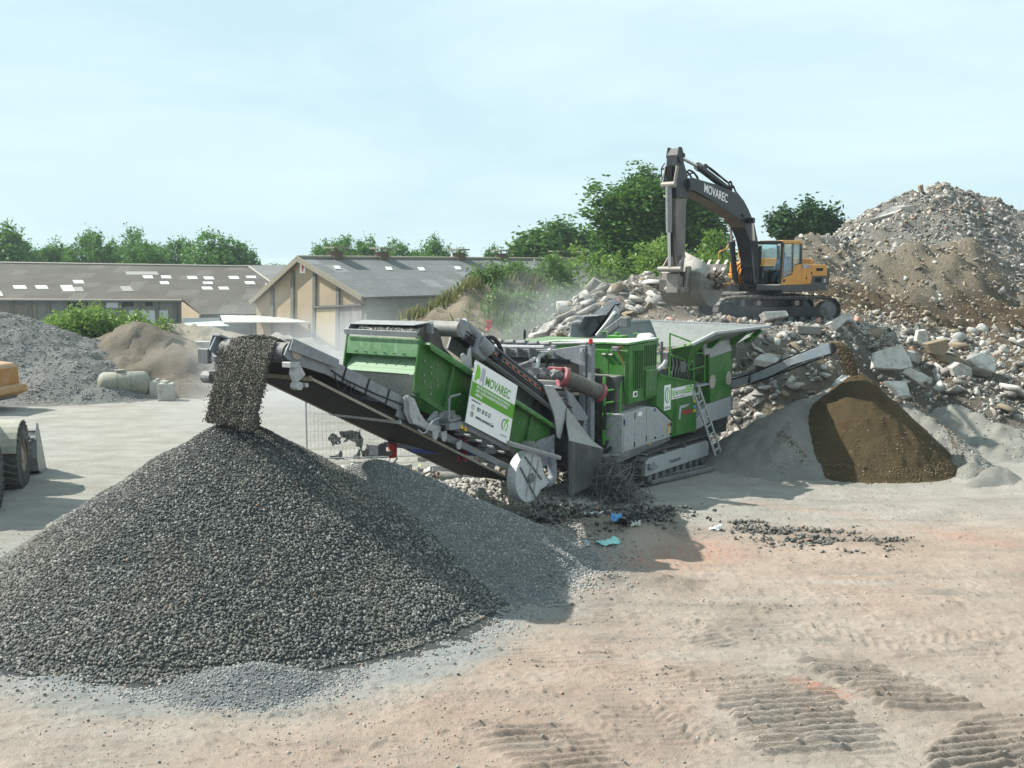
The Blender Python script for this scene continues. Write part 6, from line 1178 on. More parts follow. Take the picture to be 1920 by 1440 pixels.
m = XB(); m.cyl((7.24, -.24, 4.52), (7.24, .24, 4.52), .10, n=12); m.bar((7.24, .2, 4.5), (7.06, .2, 5.1), .04, .14); m.bar((7.24, -.2, 4.5), (7.06, -.2, 5.1), .04, .14); m.cyl((7.08, -.42, 1.90), (7.08, .42, 1.90), .085, n=14); m.bar((7.08, .26, 1.90), (6.60, .26, 2.35), .05, .12); m.bar((7.08, -.26, 1.90), (6.60, -.26, 2.35), .05, .12); m.build('bucket_link', paint('link_grey', (.24, .22, .205), .5, .5, .3), exc, .01)
# bucket
prof = [(4.58, 2.02), (4.68, 1.60), (4.85, 1.20), (5.15, .88), (5.50, .70), (5.85, .70), (6.2, .88), (6.42, 1.2), (6.45, 1.55), (6.40, 1.78)]
m = XB(); inn = [(x+.05*(5.5-x)/1.0*.5, z+.05) for x, z in prof]
m.ring([(x, -.72, z) for x, z in prof]+[(x, -.72, z) for x, z in inn[::-1]], (0, 1.44, 0)); bk = m.build('bucket', BUCK, exc, .006)
for sg in (1, -1): m = XB(); m.plate([(4.56, 2.04), (4.9, 1.78), (5.4, 1.50), (5.95, 1.60), (6.42, 1.80)]+prof[::-1][1:-1], .70*sg, .75*sg); m.build('side_plate', BUCK, bk, .006)
for k in range(5): y_ = -.62+.31*k; m = XB(); m.ring([(4.60, y_-.06, 2.0), (4.70, y_-.06, 1.85), (4.62, y_-.06, 1.8), (4.52, y_-.06, 2.0), (4.44, y_-.02, 2.22)], (0, .12, 0)); m.build('tooth', paint('bare_tooth', (.17, .17, .165), .3, .4, .5), bk, .01)
m = XB(); m.ring([(6.30, .24, 2.0), (6.52, .24, 1.98), (6.62, .24, 1.2), (6.38, .24, 1.12), (6.2, .24, 1.3)], (0, .10, 0)); m.ring([(6.30, -.34, 2.0), (6.52, -.34, 1.98), (6.62, -.34, 1.2), (6.38, -.34, 1.12), (6.2, -.34, 1.3)], (0, .10, 0)); m.box(6.45, 6.95, -.2, .2, 1.15, 1.75); m.cyl((6.75, -.34, 1.25), (6.75, .34, 1.25), .09); m.build('quick_coupler', paint('link_grey', (.24, .22, .205), .5, .5, .3), bk, .015)
exc_h = np.array([math.cos(EH), math.sin(EH), 0]); exc_l = np.array([-math.sin(EH), math.cos(EH), 0]); EOa = np.array(EO)
def xw(x, y, z): return EOa+exc_h*x+exc_l*y+np.array([0, 0, z])
v, f = cut_block((.52, .5, .46), 6, .7); me = mesh_np('concrete_chunk', v, f); me.materials.append(CM); o = link('concrete_chunk', me); o.location = xw(5.75, .12, 1.75); o.rotation_euler = (.5, .3, 1.2); tag(o, 'large grey concrete block lying in the excavator bucket', 'concrete chunk', None, 'thing')
P = np.array([xw(5.25+.45*rng.normal()*.6, .5*rng.normal()*.8-.1, 1.25+.5*rng.random()**1.5) for _ in range(900)]); tag(stones('bucket_soil', P, rng.uniform(.03, .11, 900), BLK, stone_mat('dark_soil', [(0, (.06, .045, .03)), (.7, (.13, .10, .065)), (1, (.30, .28, .24))], .1)), 'dark soil and small stones heaped in the excavator bucket', 'soil', kind='stuff')
# ================================================================ WHEEL LOADERS
DUSTG = paint('dusty_machine_paint', (.26, .27, .22), .6, .5); TYRE = paint('tyre_rubber', (.035, .036, .037), .55, .85, dcol=(.30, .30, .27))
def wheel(par, c, r, wd, rimmat):
    """c = centre of the wheel; axle along local y"""
    m = MB(); x, y, z = c; h = wd/2
    m.revolve([(0, r*.52), (.02, r*.62), (0, r*.80), (.10, r*.95), (.25, r), (.75, r), (.90, r*.95), (1, r*.80), (.98, r*.62), (1, r*.52)], (x, y-h, z), (x, y+h, z), 40, True); ty = m.build('wheel', TYRE, par, smooth=True)
    m = MB(); n = 26
    for k in range(n):
        a = 2*math.pi*k/n; t_ = Vector((math.cos(a), 0, math.sin(a))); q = Vector((-math.sin(a), 0, math.cos(a)))
        for sg in (1, -1):
            cc = Vector((x, y+sg*h*.52, z))+t_*(r*1.005)+q*(.03*sg); m.obox(cc, q*.055+Vector((0, sg*.02, 0)), Vector((0, h*.44, 0))+q*.05*sg, t_*.035)
            cc = Vector((x, y+sg*h*.93, z))+t_*(r*.955); m.obox(cc, q*.055, Vector((0, sg*h*.06, 0)), t_*.07)
    m.build('tread_lug', TYRE, ty)
    m = MB(); m.revolve([(0, .001), (0, r*.2), (.10, r*.25), (.14, r*.44), (0, r*.50), (0, r*.55), (1, r*.55), (1, r*.50), (.86, r*.44), (.90, r*.25), (1, r*.2), (1, .001)], (x, y-h*.9, z), (x, y+h*.9, z), 28); m.build('rim', rimmat, ty, smooth=True)
    return ty
RIM = paint('rusty_rim', (.20, .15, .11), .5, .6, wear=.5)
wp = gnd(22, 912); LH = R(103)
ld = thing('wheel_loader', 'dusty grey wheel loader showing a big lugged tyre and bucket at the photo edge', 'loader', (wp[0]-.95*math.sin(LH), wp[1]+.95*math.cos(LH), 0), LH)
for sg in (1, -1): wheel(ld, (0, .98*sg, .80), .80, .62, RIM)
for sg in (1, -1): wheel(ld, (-3.0, .98*sg, .80), .80, .62, RIM)
m = MB(); m.box(-1.2, .9, -.55, .55, .6, 1.5); m.box(-4.2, -1.4, -.6, .6, .6, 1.3); m.cyl((0, -.9, .8), (0, .9, .8), .2); m.cyl((-3, -.9, .8), (-3, .9, .8), .2); m.build('chassis', DUSTG, ld, .03)
m = MB(); m.ring([(-4.4, -.8, 1.2), (-2.0, -.8, 1.2), (-2.0, -.8, 2.2), (-4.0, -.8, 2.05)], (0, 1.6, 0)); m.build('engine_hood', YELP, ld, .06, seg=2)
m = MB(); m.box(-1.9, -.7, -.7, .7, 1.4, 3.2); cb_ = m.build('cab', DUSTG, ld, .05); m = MB(); m.box(-1.8, -.8, -.71, .71, 2.2, 3.0); m.build('cab_window', GLASS, cb_)
for sg in (1, -1):
    m = MB(); pr = [(math.cos(R(a))*.92, .80+math.sin(R(a))*.92) for a in range(60, 175, 12)]; m.ring([(x, sg*.64, z) for x, z in pr]+[(x*.95, sg*.64, .8+(z-.8)*.95) for x, z in pr[::-1]], (0, sg*.64, 0)); m.build('mudguard', DUSTG, ld, .01)
    m = MB(); m.ring([(-.5, sg*.42, 1.75), (.3, sg*.42, 1.6), (1.15, sg*.42, .75), (1.3, sg*.42, .95), (.5, sg*.42, 1.85), (-.4, sg*.42, 2.0)], (0, sg*.12, 0)); m.build('lift_arm', DUSTG, ld, .02)
bx = 1.18
m = MB(); pr = [(bx+1.15, .04), (bx+.5, .03), (bx+.15, .15), (bx+.02, .5), (bx+.10, 1.0), (bx+.30, 1.22)]; inn = [(x+.05, z+.04) for x, z in pr]
m.ring([(x, -1.32, z) for x, z in pr]+[(x, -1.32, z) for x, z in inn[::-1]], (0, 2.64, 0)); bkt = m.build('loader_bucket', paint('bucket_grey', (.27, .28, .28), .45, .45, .4), ld, .008)
for sg in (1, -1): m = MB(); m.ring([(x, sg*1.30, z) for x, z in [(bx+1.2, .03), (bx+.5, .03), (bx+.15, .15), (bx+.02, .5), (bx+.10, 1.0), (bx+.34, 1.42), (bx+.62, 1.0)]], (0, sg*.05, 0)); m.build('side_plate', MATS['bucket_grey'], bkt, .008)
m = MB(); m.bar((bx+.05, -1.3, 1.02), (bx+.05, 1.3, 1.02), .06, .08); m.ring([(bx-.05, -.5, .9), (bx-.05, -.5, 1.5), (bx+.3, -.5, 1.2)], (0, .05, 0)); m.ring([(bx-.05, .2, .9), (bx-.05, .2, 1.45), (bx+.3, .2, 1.2)], (0, .05, 0)); m.bar((bx+.28, -1.3, 1.20), (bx+.28, 1.3, 1.20), .05, .05); m.build('bucket_rib', GREYD, bkt, .006)
# ---- second loader farther away, only its tail inside the picture
q = at(5, 773, 41.0); gh_ = 0.0
l2 = thing('wheel_loader', 'orange yellow loader tail with dark grille in front of the grey gravel heap', 'loader', (q[0], 41.2, 0), R(172))
m = MB(); m.ring([(-.05, -1.0, .85), (1.9, -1.0, .85), (1.9, -1.0, 2.0), (.15, -1.0, 1.82), (0, -1.0, 1.66)], (0, 2.0, 0)); hb_ = m.build('engine_hood', paint('faded_orange', (.36, .16, .025), .5), l2, .06, seg=2)
for sg in (1, -1): m = MB(); m.box(.72, 1.6, sg*1.0, sg*1.01, 1.0, 1.80); m.build('air_grille', HOLE, hb_)
m = MB(); m.box(.30, .46, .998, 1.006, 1.50, 1.58); m.box(.30, .46, -1.006, -.998, 1.50, 1.58); m.build('yellow_sticker', YEL, hb_)
m = MB(); m.ring([(-.38, -1.05, .72), (.05, -1.05, .52), (.05, -1.05, 1.0), (-.30, -1.05, .98)], (0, 2.1, 0)); m.build('counterweight', MATS['faded_orange'], l2, .04)
m = MB(); m.box(.1, 3.2, -1.02, 1.02, .42, .82); m.build('rear_frame', GREYD, l2, .02); m = MB(); m.box(.15, .8, 1.0, 1.04, .55, .78); m.box(.15, .8, -1.04, -1.0, .55, .78); m.build('tow_plate', GREYL, l2, .01)
for sg in (1, -1): wheel(l2, (1.75, 1.05*sg, .78), .78, .6, RIM); wheel(l2, (4.7, 1.05*sg, .78), .78, .6, RIM)
m = MB(); m.box(2.0, 3.4, -.75, .75, .8, 3.2); m.build('cab', MATS['faded_orange'], l2, .06); m = MB(); m.box(3.3, 5.4, -.5, .5, .5, 1.4); m.build('front_frame', MATS['faded_orange'], l2, .04)
# ================================================================ TANK, BLOCKS, FENCE
tkc = at(233, 728, 45.3); td = Vector((.93, .36, 0)).normalized()
m = MB(); a = Vector(tkc)-td*1.08; b = Vector(tkc)+td*1.08; tz = .60
a.z = b.z = tz; m.revolve([(-.0, .001), (.012, .25), (.05, .44), (.12, .55), (.88, .55), (.95, .44), (.988, .25), (1, .001)], a, b, 32); tank = m.build('storage_tank', paint('mossy_tank', (.20, .205, .16), .5, .7, dcol=(.42, .41, .35)), None, 0, True); tag(tank, 'old grey green cylindrical storage tank lying in front of the earth mound', 'tank')
m = MB(); cc = Vector((tkc[0], tkc[1], tz+.52)); m.cyl(cc-td*.15, cc-td*.15+Vector((0, 0, .12)), .22, n=18); m.bar(cc-td*.5+Vector((0, 0, .1)), cc+td*.3+Vector((0, 0, .1)), .05, .04); m.build('manhole', MATS['mossy_tank'], tank, .01)
m = MB(); p_ = cc-td*.55; p_.z = .05; m.bar(p_-Vector((0, .4, 0)), p_+Vector((0, .4, 0)), .12, .16); p_ = cc+td*.7; p_.z = .05; m.bar(p_-Vector((0, .4, 0)), p_+Vector((0, .4, 0)), .12, .16); m.build('cradle', GREYD, tank)
m = MB(); mid = (a+b)/2
for q in (-.3, .25): m.revolve([(0, .552), (0, .56), (1, .56), (1, .552)], mid+td*q, mid+td*(q+.04), 32, True)
m.build('band', GREYD, tank, smooth=True)
BLKM = conc_mat('cast_block', [(0, (.36, .355, .33)), (1, (.44, .43, .40))])
def cblock(px, py, Y, sx, sy, sz, rz, label, studs=0, z=None):
    p = at(px, py, Y); zz = p[2] if z is None else z; m = MB(); m.box(-sx/2, sx/2, -sy/2, sy/2, 0, sz); o = m.build('concrete_block', BLKM, None, .02); o.location = (p[0], p[1], zz); o.rotation_euler = (0, 0, rz); tag(o, label, 'concrete block')
    if studs:
        m = MB()
        for k in range(studs):
            for j in (-.25, .25): m.cyl((-sx/2+sx*(k+.5)/studs, j*sy, sz), (-sx/2+sx*(k+.5)/studs, j*sy, sz+.09), .11, .09, 12)
        m.build('stud', BLKM, o)
    return o
cblock(220, 680, 51.5, 1.7, .8, .45, .05, 'long concrete block up on the earth slope, higher of two')
cblock(240, 693, 50, 1.25, .7, .42, .02, 'shorter concrete block just below the long one on the earth slope')
cblock(313, 751, 44.7, .62, .62, .72, .15, 'pale cast block with studs standing right beside the old tank', 1, 0)
cblock(297, 745, 45.6, .62, .62, .72, .15, 'pale cast block half hidden behind the studded block by the tank', 1, 0)
cblock(388, 660, 54.5, 1.1, .7, .55, .0, 'lone concrete block high on the mound behind the conveyor head')
# temporary mesh fence behind the conveyor
GALV = paint('galvanised', (.42, .44, .45), .2, .4, .6)
def fence_panel(p0, p1, label):
    p0, p1 = Vector(p0), Vector(p1); L = (p1-p0).length; r = thing('mesh_fence_panel', label, 'fence', p0, math.atan2(p1.y-p0.y, p1.x-p0.x), 'temporary mesh fence behind the conveyor')
    for x in (0, L): m = MB(); m.cyl((x, 0, 0), (x, 0, 2.0), .025, n=8); m.build('post', GALV, r, smooth=True)
    m = MB(); m.cyl((0, 0, 1.96), (L, 0, 1.96), .018, n=6); m.cyl((0, 0, .16), (L, 0, .16), .018, n=6)
    n = int(L/.11)
    for k in range(1, n): m.cyl((L*k/n, 0, .16), (L*k/n, 0, 1.96), .0045, n=4)
    for k in range(1, 7): m.cyl((0, 0, .16+.257*k), (L, 0, .16+.257*k), .0045, n=4)
    m.build('wire_mesh', GALV, r)
    m = MB(); m.box(-.3, .3, -.12, .12, 0, .14); m.build('foot', BLKM, r, .02)
F0 = at(576, 870, 30); F1 = F0+np.array([3.4, .5, 0]); F2 = F1+np.array([3.4, .2, 0])
for a, b, lb in ((F0, F1, 'temporary mesh fence panel whose end post shows left of the conveyor underside'), (F1, F2, 'temporary mesh fence panel behind the ladder frame under the conveyor')): fence_panel((a[0], a[1], 0), (b[0], b[1], 0), lb)
def crumple(name, p, w, d, h, mat, label, cat, rz=0.0, vert=False, group=None, seed=0, n=22):
    x, y = np.meshgrid(np.linspace(-.5, .5, n), np.linspace(-.5, .5, n)); e = fbm(x*3+seed*7.3, y*3+seed, seed, 3, .6)
    X = x*w*(1+.5*vnoise(y*4+seed, y*0+seed, seed+1)); Y = y*d*(1+.5*vnoise(x*4+seed, x*0, seed+2)); Z = h*(e*1.5+.45)
    if vert: V = np.stack([X, Z, Y+d/2], -1)
    else: V = np.stack([X, Y, np.maximum(Z, .005)], -1)
    rad = np.hypot(x, y)+(.42 if vert else .16)*vnoise(x*5+seed, y*5, seed+9); k = rad < .5; mk = k[:-1, :-1] & k[1:, :-1] & k[:-1, 1:] & k[1:, 1:]
    me = mesh_np(name, V.reshape(-1, 3), grid_faces(n, n, mk)); bm = bmesh.new(); bm.from_mesh(me); bmesh.ops.delete(bm, geom=[v for v in bm.verts if not v.link_faces], context='VERTS'); bm.to_mesh(me); bm.free(); me.materials.append(mat); o = link(name, me); o.location = p if vert or p[1] > 40 else (p[0], p[1], float(gz(np.array([p[0]]), np.array([p[1]]))[0])+.02); o.rotation_euler = (0, 0, rz)
    s = o.modifiers.new('film', 'SOLIDIFY'); s.thickness = .004
    return tag(o, label, cat, group)
FOIL = plain('torn_grey_foil', (.12, .125, .12), .6); PLW = plain('white_plastic', (.62, .66, .66), .4); PLT = plain('turquoise_plastic', (.28, .55, .52), .4); PLB = plain('blue_plastic', (.10, .28, .52), .4); PLK = plain('black_plastic', (.015, .016, .018), .35); PLR = plain('red_plastic', (.62, .05, .06), .5)
for i, (px, py, w_, d_) in enumerate(((628, 829, .34, .28), (655, 822, .42, .30), (672, 835, .22, .45), (632, 868, .35, .36), (668, 876, .32, .55), (690, 872, .42, .62), (706, 884, .5, .6), (720, 862, .3, .35))):
    p = at(px, py+9, 30.35+.1*i); crumple('torn_foil', p, w_*1.15, d_*1.3, .16, FOIL, 'torn strip of dark foil caught on the mesh fence behind the conveyor', 'torn foil', .1, True, 'torn foil on the mesh fence', 20+i)
p = gnd(1140, 1022); crumple('plastic_scrap', (p[0], p[1], .03), .55, .35, .07, PLT, 'pale turquoise torn plastic lying on the dirt in front of the wire scrap', 'plastic scrap', .3, seed=3)
p = gnd(1178, 1006); crumple('plastic_bag', (p[0], p[1], .03), .50, .35, .20, PLK, 'shiny black crumpled bag with a pale edge lying on the shaded dirt', 'plastic bag', .2, seed=5)
p = gnd(1188, 1008); crumple('plastic_scrap', (p[0], p[1], .03), .30, .10, .10, PLW, 'thin white plastic strip along the black crumpled bag', 'plastic scrap', .2, seed=6)
p = gnd(1155, 1000); crumple('plastic_scrap', (p[0], p[1], .03), .30, .22, .12, PLB, 'bright blue plastic scrap touching the black bag', 'plastic scrap', .8, seed=7)
p = gnd(1112, 987); crumple('plastic_scrap', (p[0], p[1], .03), .42, .22, .08, PLW, 'white plastic scrap on the dark crumbs below the wire heap', 'plastic scrap', .1, seed=8)
p = gnd(1340, 992); crumple('plastic_scrap', (p[0], p[1], .02), .35, .18, .08, PLW, 'white plastic scrap on the pink yard by the dark stone drift', 'plastic scrap', .5, seed=9)
p = gnd(1098, 1025); crumple('plastic_scrap', (p[0], p[1], .02), .22, .2, .1, plain('grey_plastic', (.35, .38, .40), .5), 'small grey plastic lump on the dirt ridge', 'plastic scrap', .5, seed=10)
p = gnd(883, 962); crumple('plastic_scrap', (p[0], p[1], .06), .3, .15, .06, PLT, 'turquoise scrap at the foot of the coarse stone heap', 'plastic scrap', .4, seed=12)
p = at(917, 622, 47); crumple('plastic_sheet', p, .28, .62, .15, PLR, 'red plastic sheet stuck on the bare slope of the overgrown bank', 'plastic sheet', .2, True, seed=13)
p = at(166, 664, 52.8); crumple('plastic_sheet', p, .55, .4, .25, PLR, 'red plastic sheet between the green bush and the earth mound', 'plastic sheet', .2, seed=14)
# wire scrap
wc = gnd(1138, 938); W = MB()
for k in range(420):
    c0 = Vector((wc[0]+rng.normal()*.30, wc[1]+rng.normal()*.28, 0)); hh = 1.0*math.exp(-((c0.x-wc[0])**2+(c0.y-wc[1])**2)/.24); L = rng.uniform(.35, 1.0); dr_ = Vector(rng.normal(size=3)); dr_.z = abs(dr_.z)*.25; dr_.normalize(); cv = Vector(rng.normal(size=3))*.25; base = Vector((c0.x, c0.y, .03+hh*rng.random()))
    pts = [base+dr_*L*(t-.5)+cv*(1-(2*t-1)**2)+Vector(rng.normal(size=3))*.025 for t in np.linspace(0, 1, 6)]
    for q in pts: q.z = max(q.z, .01)
    W.tube(pts, rng.uniform(.005, .011), 4)
for k in range(14):
    b_ = Vector((wc[0]+rng.normal()*.42, wc[1]-.3+rng.normal()*.4, .02)); W.tube(bez([b_, b_+Vector((rng.normal()*.4, rng.normal()*.25, .12)), b_+Vector((rng.normal()*.8, rng.normal()*.4, .02))], 5), .007, 4)
tag(W.build('wire_scrap', paint('rusty_wire', (.13, .125, .12), .35, .6, .3), None, 0, True), 'tangled heap of reinforcing wire on the ground before the crusher track', 'wire scrap', kind='stuff')
# things under the conveyor
p = gnd(797, 934); st_ = thing('steel_trestle', 'pale grey ladder shaped steel stand under the conveyor', 'stand', (p[0], p[1], 0), .1); m = MB(); m.bar((-.15, 0, 0), (-.15, 0, .78), .06, .06); m.bar((.16, .3, 0), (.16, .3, .74), .05, .05); m.build('leg', GREYL, st_, .004); m = MB(); m.bar((-.15, 0, .22), (.16, .3, .28), .04, .04); m.bar((-.15, 0, .56), (.16, .3, .62), .04, .04); m.build('rung', GREYD, st_)
p = gnd(850, 934); bn_ = thing('steel_bin', 'grey steel bin with sloping end below the conveyor, behind the coarse stones', 'bin', (p[0], p[1]+1.6, 0), -.05); m = MB(); m.ring([(-.55, 0, .42), (.55, 0, .42), (.85, 0, .95), (-.62, 0, .95)], (0, .9, 0)); m.build('bin_body', paint('bin_grey', (.33, .35, .34), .55), bn_, .02); m = MB(); m.bar((-.62, -.02, .44), (.62, -.02, .44), .06, .12); m.build('rim', GREYL, bn_); m = MB(); m.cyl((-.4, -.05, .2), (.45, -.05, .2), .17, n=18); m.build('roller', GREYD, bn_, smooth=True); m = MB(); m.ring([(.5, .1, 0), (.7, .1, 0), (1.2, .1, .8), (.95, .1, .8)], (0, .6, 0)); m.build('skid', GREYD, bn_, .01)
# debris strip behind the fence foot
n = 900; x = rng.uniform(-4.5, 1.5, n); y = 28.2+rng.normal(0, .45, n); P = np.stack([x, y, .02+.25*rng.random(n)*np.exp(-((y-28.2)/.5)**2)], -1); tag(stones('waste_crumbs', P, .02+.12*rng.random(n)**3, CUT, stone_mat('waste', [(0, (.14, .13, .11)), (.5, (.30, .28, .24)), (.85, (.45, .44, .42)), (.95, (.45, .22, .08)), (1, (.20, .33, .12))], .3)), 'low strip of mixed waste crumbs behind the conveyor', 'waste', kind='stuff')

# loose steel grid lying beside the crusher track
g0, g1 = gnd(1222, 911), gnd(1338, 884); dv = (g1-g0)/np.linalg.norm(g1-g0); gl = thing('steel_grid', 'flat ladder like steel grid lying on the ground along the crusher track', 'steel grid', (g0[0], g0[1], 0), math.atan2(dv[1], dv[0])); Lg = float(np.linalg.norm(g1-g0)); m = MB(); m.bar((0, 0, .09), (Lg, 0, .09), .06, .08); m.bar((0, .34, .09), (Lg, .34, .09), .06, .08); m.build('rail', GREYD, gl, .004); m = MB()
for k in range(14): m.bar((.15+k*(Lg-.3)/13, 0, .10), (.15+k*(Lg-.3)/13, .34, .10), .05, .04)
m.build('rung', GREYD, gl)
# ================================================================ BUILDINGS
def rayplane(px, py, P0, n):
    d = ray(px, py); P0 = np.array(P0, float); n = np.array(n, float); return CV+d*(((P0-CV)@n)/(d@n))
def plane_of(a, b, c):
    a, b, c = (np.array(q, float) for q in (a, b, c)); n = np.cross(b-a, c-a); n /= np.linalg.norm(n)
    return a, (n if n[2] > 0 else -n)
def roof_mat(name, c0, c1, lines, vec, freq, blot=.5):
    """corrugated sheets: ridges run along the slope, sheet rows across it, grown over by lichen in blotches"""
    t = NT(name); p = t.pos(); s_ = t.xyz(p); x = t.math('ADD', t.math('MULTIPLY', s_[0], vec[0]), t.math('MULTIPLY', s_[1], vec[1]))
    y = t.math('ADD', t.math('MULTIPLY', s_[0], -vec[1]), t.math('MULTIPLY', s_[1], vec[0]))
    wv = t.math('SINE', t.math('MULTIPLY', x, freq)); row = t.math('FRACT', t.math('MULTIPLY', y, lines)); col_ = t.math('FRACT', t.math('MULTIPLY', x, .9))
    cell = t.n('ShaderNodeTexWhiteNoise', noise_dimensions='2D'); cm = t.n('ShaderNodeCombineXYZ'); t.l(t.math('FLOOR', t.math('MULTIPLY', x, .9)), cm.inputs[0]); t.l(t.math('FLOOR', t.math('MULTIPLY', y, lines)), cm.inputs[1]); t.l(cm.outputs[0], cell.inputs['Vector'])
    n = t.noise(.5, 6, .65); n2 = t.noise(3.0, 5, .75)
    c = t.mix(t.ramp(n, [(.35, 0), (.65, 1)]), c0, c1); c = t.mix(t.ramp(cell.outputs['Value'], [(.86, 0), (.90, .55)]), c, tuple(v*1.5 for v in c1)); c = t.mix(t.ramp(n2, [(.45, 0), (.6, blot)]), c, (.085, .08, .062))
    c = t.mix(t.ramp(row, [(.0, .5), (.06, 0)]), c, (.07, .07, .06)); c = t.mix(t.math('MULTIPLY', t.math('ADD', wv, 1), .10), c, (.06, .06, .055))
    t.col(c); t.rough(.9); t.bump(wv, .4, .03); return t.m
ROOFA = roof_mat('old_corrugated_roof', (.062, .059, .050), (.105, .10, .088), .62, (1, .12), 40)
ROOFB = roof_mat('grey_corrugated_roof', (.135, .145, .145), (.185, .195, .195), .8, (.669, .743), 16, .25)
SKYL = plain('skylight_sheet', (.62, .64, .62), .35); CONCD = plain('dark_concrete_post', (.13, .13, .115), .8); WALLA = paint('grey_wall', (.17, .18, .175), .2, .85); WHITED = paint('pale_door', (.46, .50, .53), .15, .6); WIN = plain('dark_window', (.02, .022, .024), .3)
BEIGE = NT('beige_panel'); t = BEIGE; n_ = t.noise(.5, 5, .6); z_ = t.xyz(t.pos())[2]; c = t.mix(t.ramp(n_, [(.35, 0), (.65, 1)]), (.30, .235, .16), (.355, .285, .20)); c = t.mix(t.ramp(t.math('FRACT', t.math('MULTIPLY', z_, .62)), [(0, .55), (.04, 0)]), c, (.20, .15, .10)); t.col(c); t.rough(.85); BEIGE = t.m
def poly(name, pts, thick, mat, parent=None, n=None):
    P = [np.array(p, float) for p in pts]; m = MB(); nn = np.cross(P[1]-P[0], P[2]-P[0]); nn = nn/np.linalg.norm(nn); nn = nn if n is None else np.array(n); m.ring(P, -nn*thick); return m.build(name, mat, parent)
# long barn with the skylights
ba = thing('barn', 'long low grey barn with an old corrugated roof full of pale skylight sheets', 'barn')
rL, rR = at(-110, 492, 85), at(467, 502, 87); eL, eR = at(-110, 560, 75), at(342, 562, 75.0)
P0, Nn = plane_of(eL, eR, (rL+rR)/2)
rL, rR, vg, ex_ = rayplane(-110, 492, P0, Nn), rayplane(467, 501, P0, Nn), rayplane(512, 533, P0, Nn), rayplane(515, 562, P0, Nn)
roof = poly('roof', [rL, rR, vg, ex_, eR, eL], .12, ROOFA, ba, Nn)
lo = [eR, ex_, at(515, 591, 71.5), at(377, 592, 71.5)]; poly('lower_roof', lo, .10, ROOFA, ba)
m = MB(); m.tube([rL+[0, 0, .05], rR+[0, 0, .05]], .10, 6); m.tube([rR+[0, 0, .05], vg+[0, 0, .05]], .08, 6); m.tube([eL+[0, 0, -.05], eR+[0, 0, -.05]], .09, 6); m.build('ridge_cap', paint('ridge_grey', (.24, .23, .2), .2), roof, 0, True)
for px, py, w_, h_ in ((0, 550, 12, 8), (39, 538, 24, 6), (80, 538, 22, 6), (149, 528, 19, 6), (130, 540, 22, 11), (150, 542, 16, 8), (279, 519, 18, 5), (313, 519, 18, 5), (310, 530, 16, 5), (362, 520, 18, 5), (393, 521, 18, 5), (391, 530, 18, 4), (390, 540, 19, 5), (421, 540, 18, 5), (440, 520, 18, 5), (472, 519, 18, 4), (470, 530, 18, 5), (503, 533, 8, 3), (240, 541, 20, 9), (268, 512, 60, 6)):
    big = w_ > 40; P = [rayplane(px-w_/2+dx, py+dy, P0+Nn*.03, Nn) for dx, dy in ((0, h_/2), (w_, h_/2), (w_-h_*.6, -h_/2), (-h_*.6, -h_/2))]
    poly('skylight', P, .02, paint('lichen_sheet', (.24, .24, .22), .2) if big or (w_, h_) in ((20, 9), (16, 8)) else SKYL, roof, Nn)
wy = 75.35
def wq(name, x0, x1, y0, y1, mat, off, par): a, b = at(x0, y1, wy), at(x1, y0, wy); m = MB(); m.box(a[0], b[0], wy-off, wy-off+.06, a[2], b[2]); return m.build(name, mat, par)
a, b = at(-110, 700, wy), at(342, 560, wy); m = MB(); m.box(a[0], b[0], wy, wy+.2, -.3, b[2]); m.box(b[0]-.2, b[0], wy+.2, wy+11, -.3, b[2]); wl = m.build('wall', WALLA, ba)
for px in range(-80, 342, 34): wq('post', px, px+4, 561, 660, CONCD, .10, wl)
for nm, x0, x1, y0, y1, mt_ in (('door', 73, 103, 602, 655, WHITED), ('door', 246, 315, 582, 655, WHITED), ('light_panel', 200, 226, 567, 577, WHITED), ('window', 122, 133, 567, 582, WIN), ('window', 137, 165, 567, 581, WIN), ('window', 273, 286, 566, 574, WIN), ('window', 228, 250, 566, 575, WIN), ('panel', 2, 34, 570, 655, paint('brown_grey_panel', (.17, .155, .13), .2, .85)), ('panel', 38, 69, 570, 655, MATS['brown_grey_panel'])): wq(nm, x0, x1, y0, y1, mt_, .05, wl)
poly('gable_end', [at(343, 566, 74.6), at(376, 591, 71.6), at(376, 660, 71.6), at(343, 660, 74.6)], .1, BEIGE, ba)
# wall under the lower roof
a, b = at(377, 592, 71.9), at(515, 592, 71.9); m = MB(); m.box(a[0], b[0], 71.9, 72.0, -.3, a[2]); m.build('wall', WALLA, ba)
# third roof behind
b3 = thing('barn', 'distant grey barn roof showing between the skylight barn and the beige gabled barn', 'barn'); poly('roof', [at(430, 500, 104), at(562, 500, 104), at(560, 545, 92), at(470, 545, 92)], .15, ROOFB, b3); m = MB(); q0, q1 = at(430, 545, 92.2), at(560, 545, 92.2); m.box(q0[0], q1[0], 92.3, 92.5, -.3, q0[2]); m.build('wall', WALLA, b3)
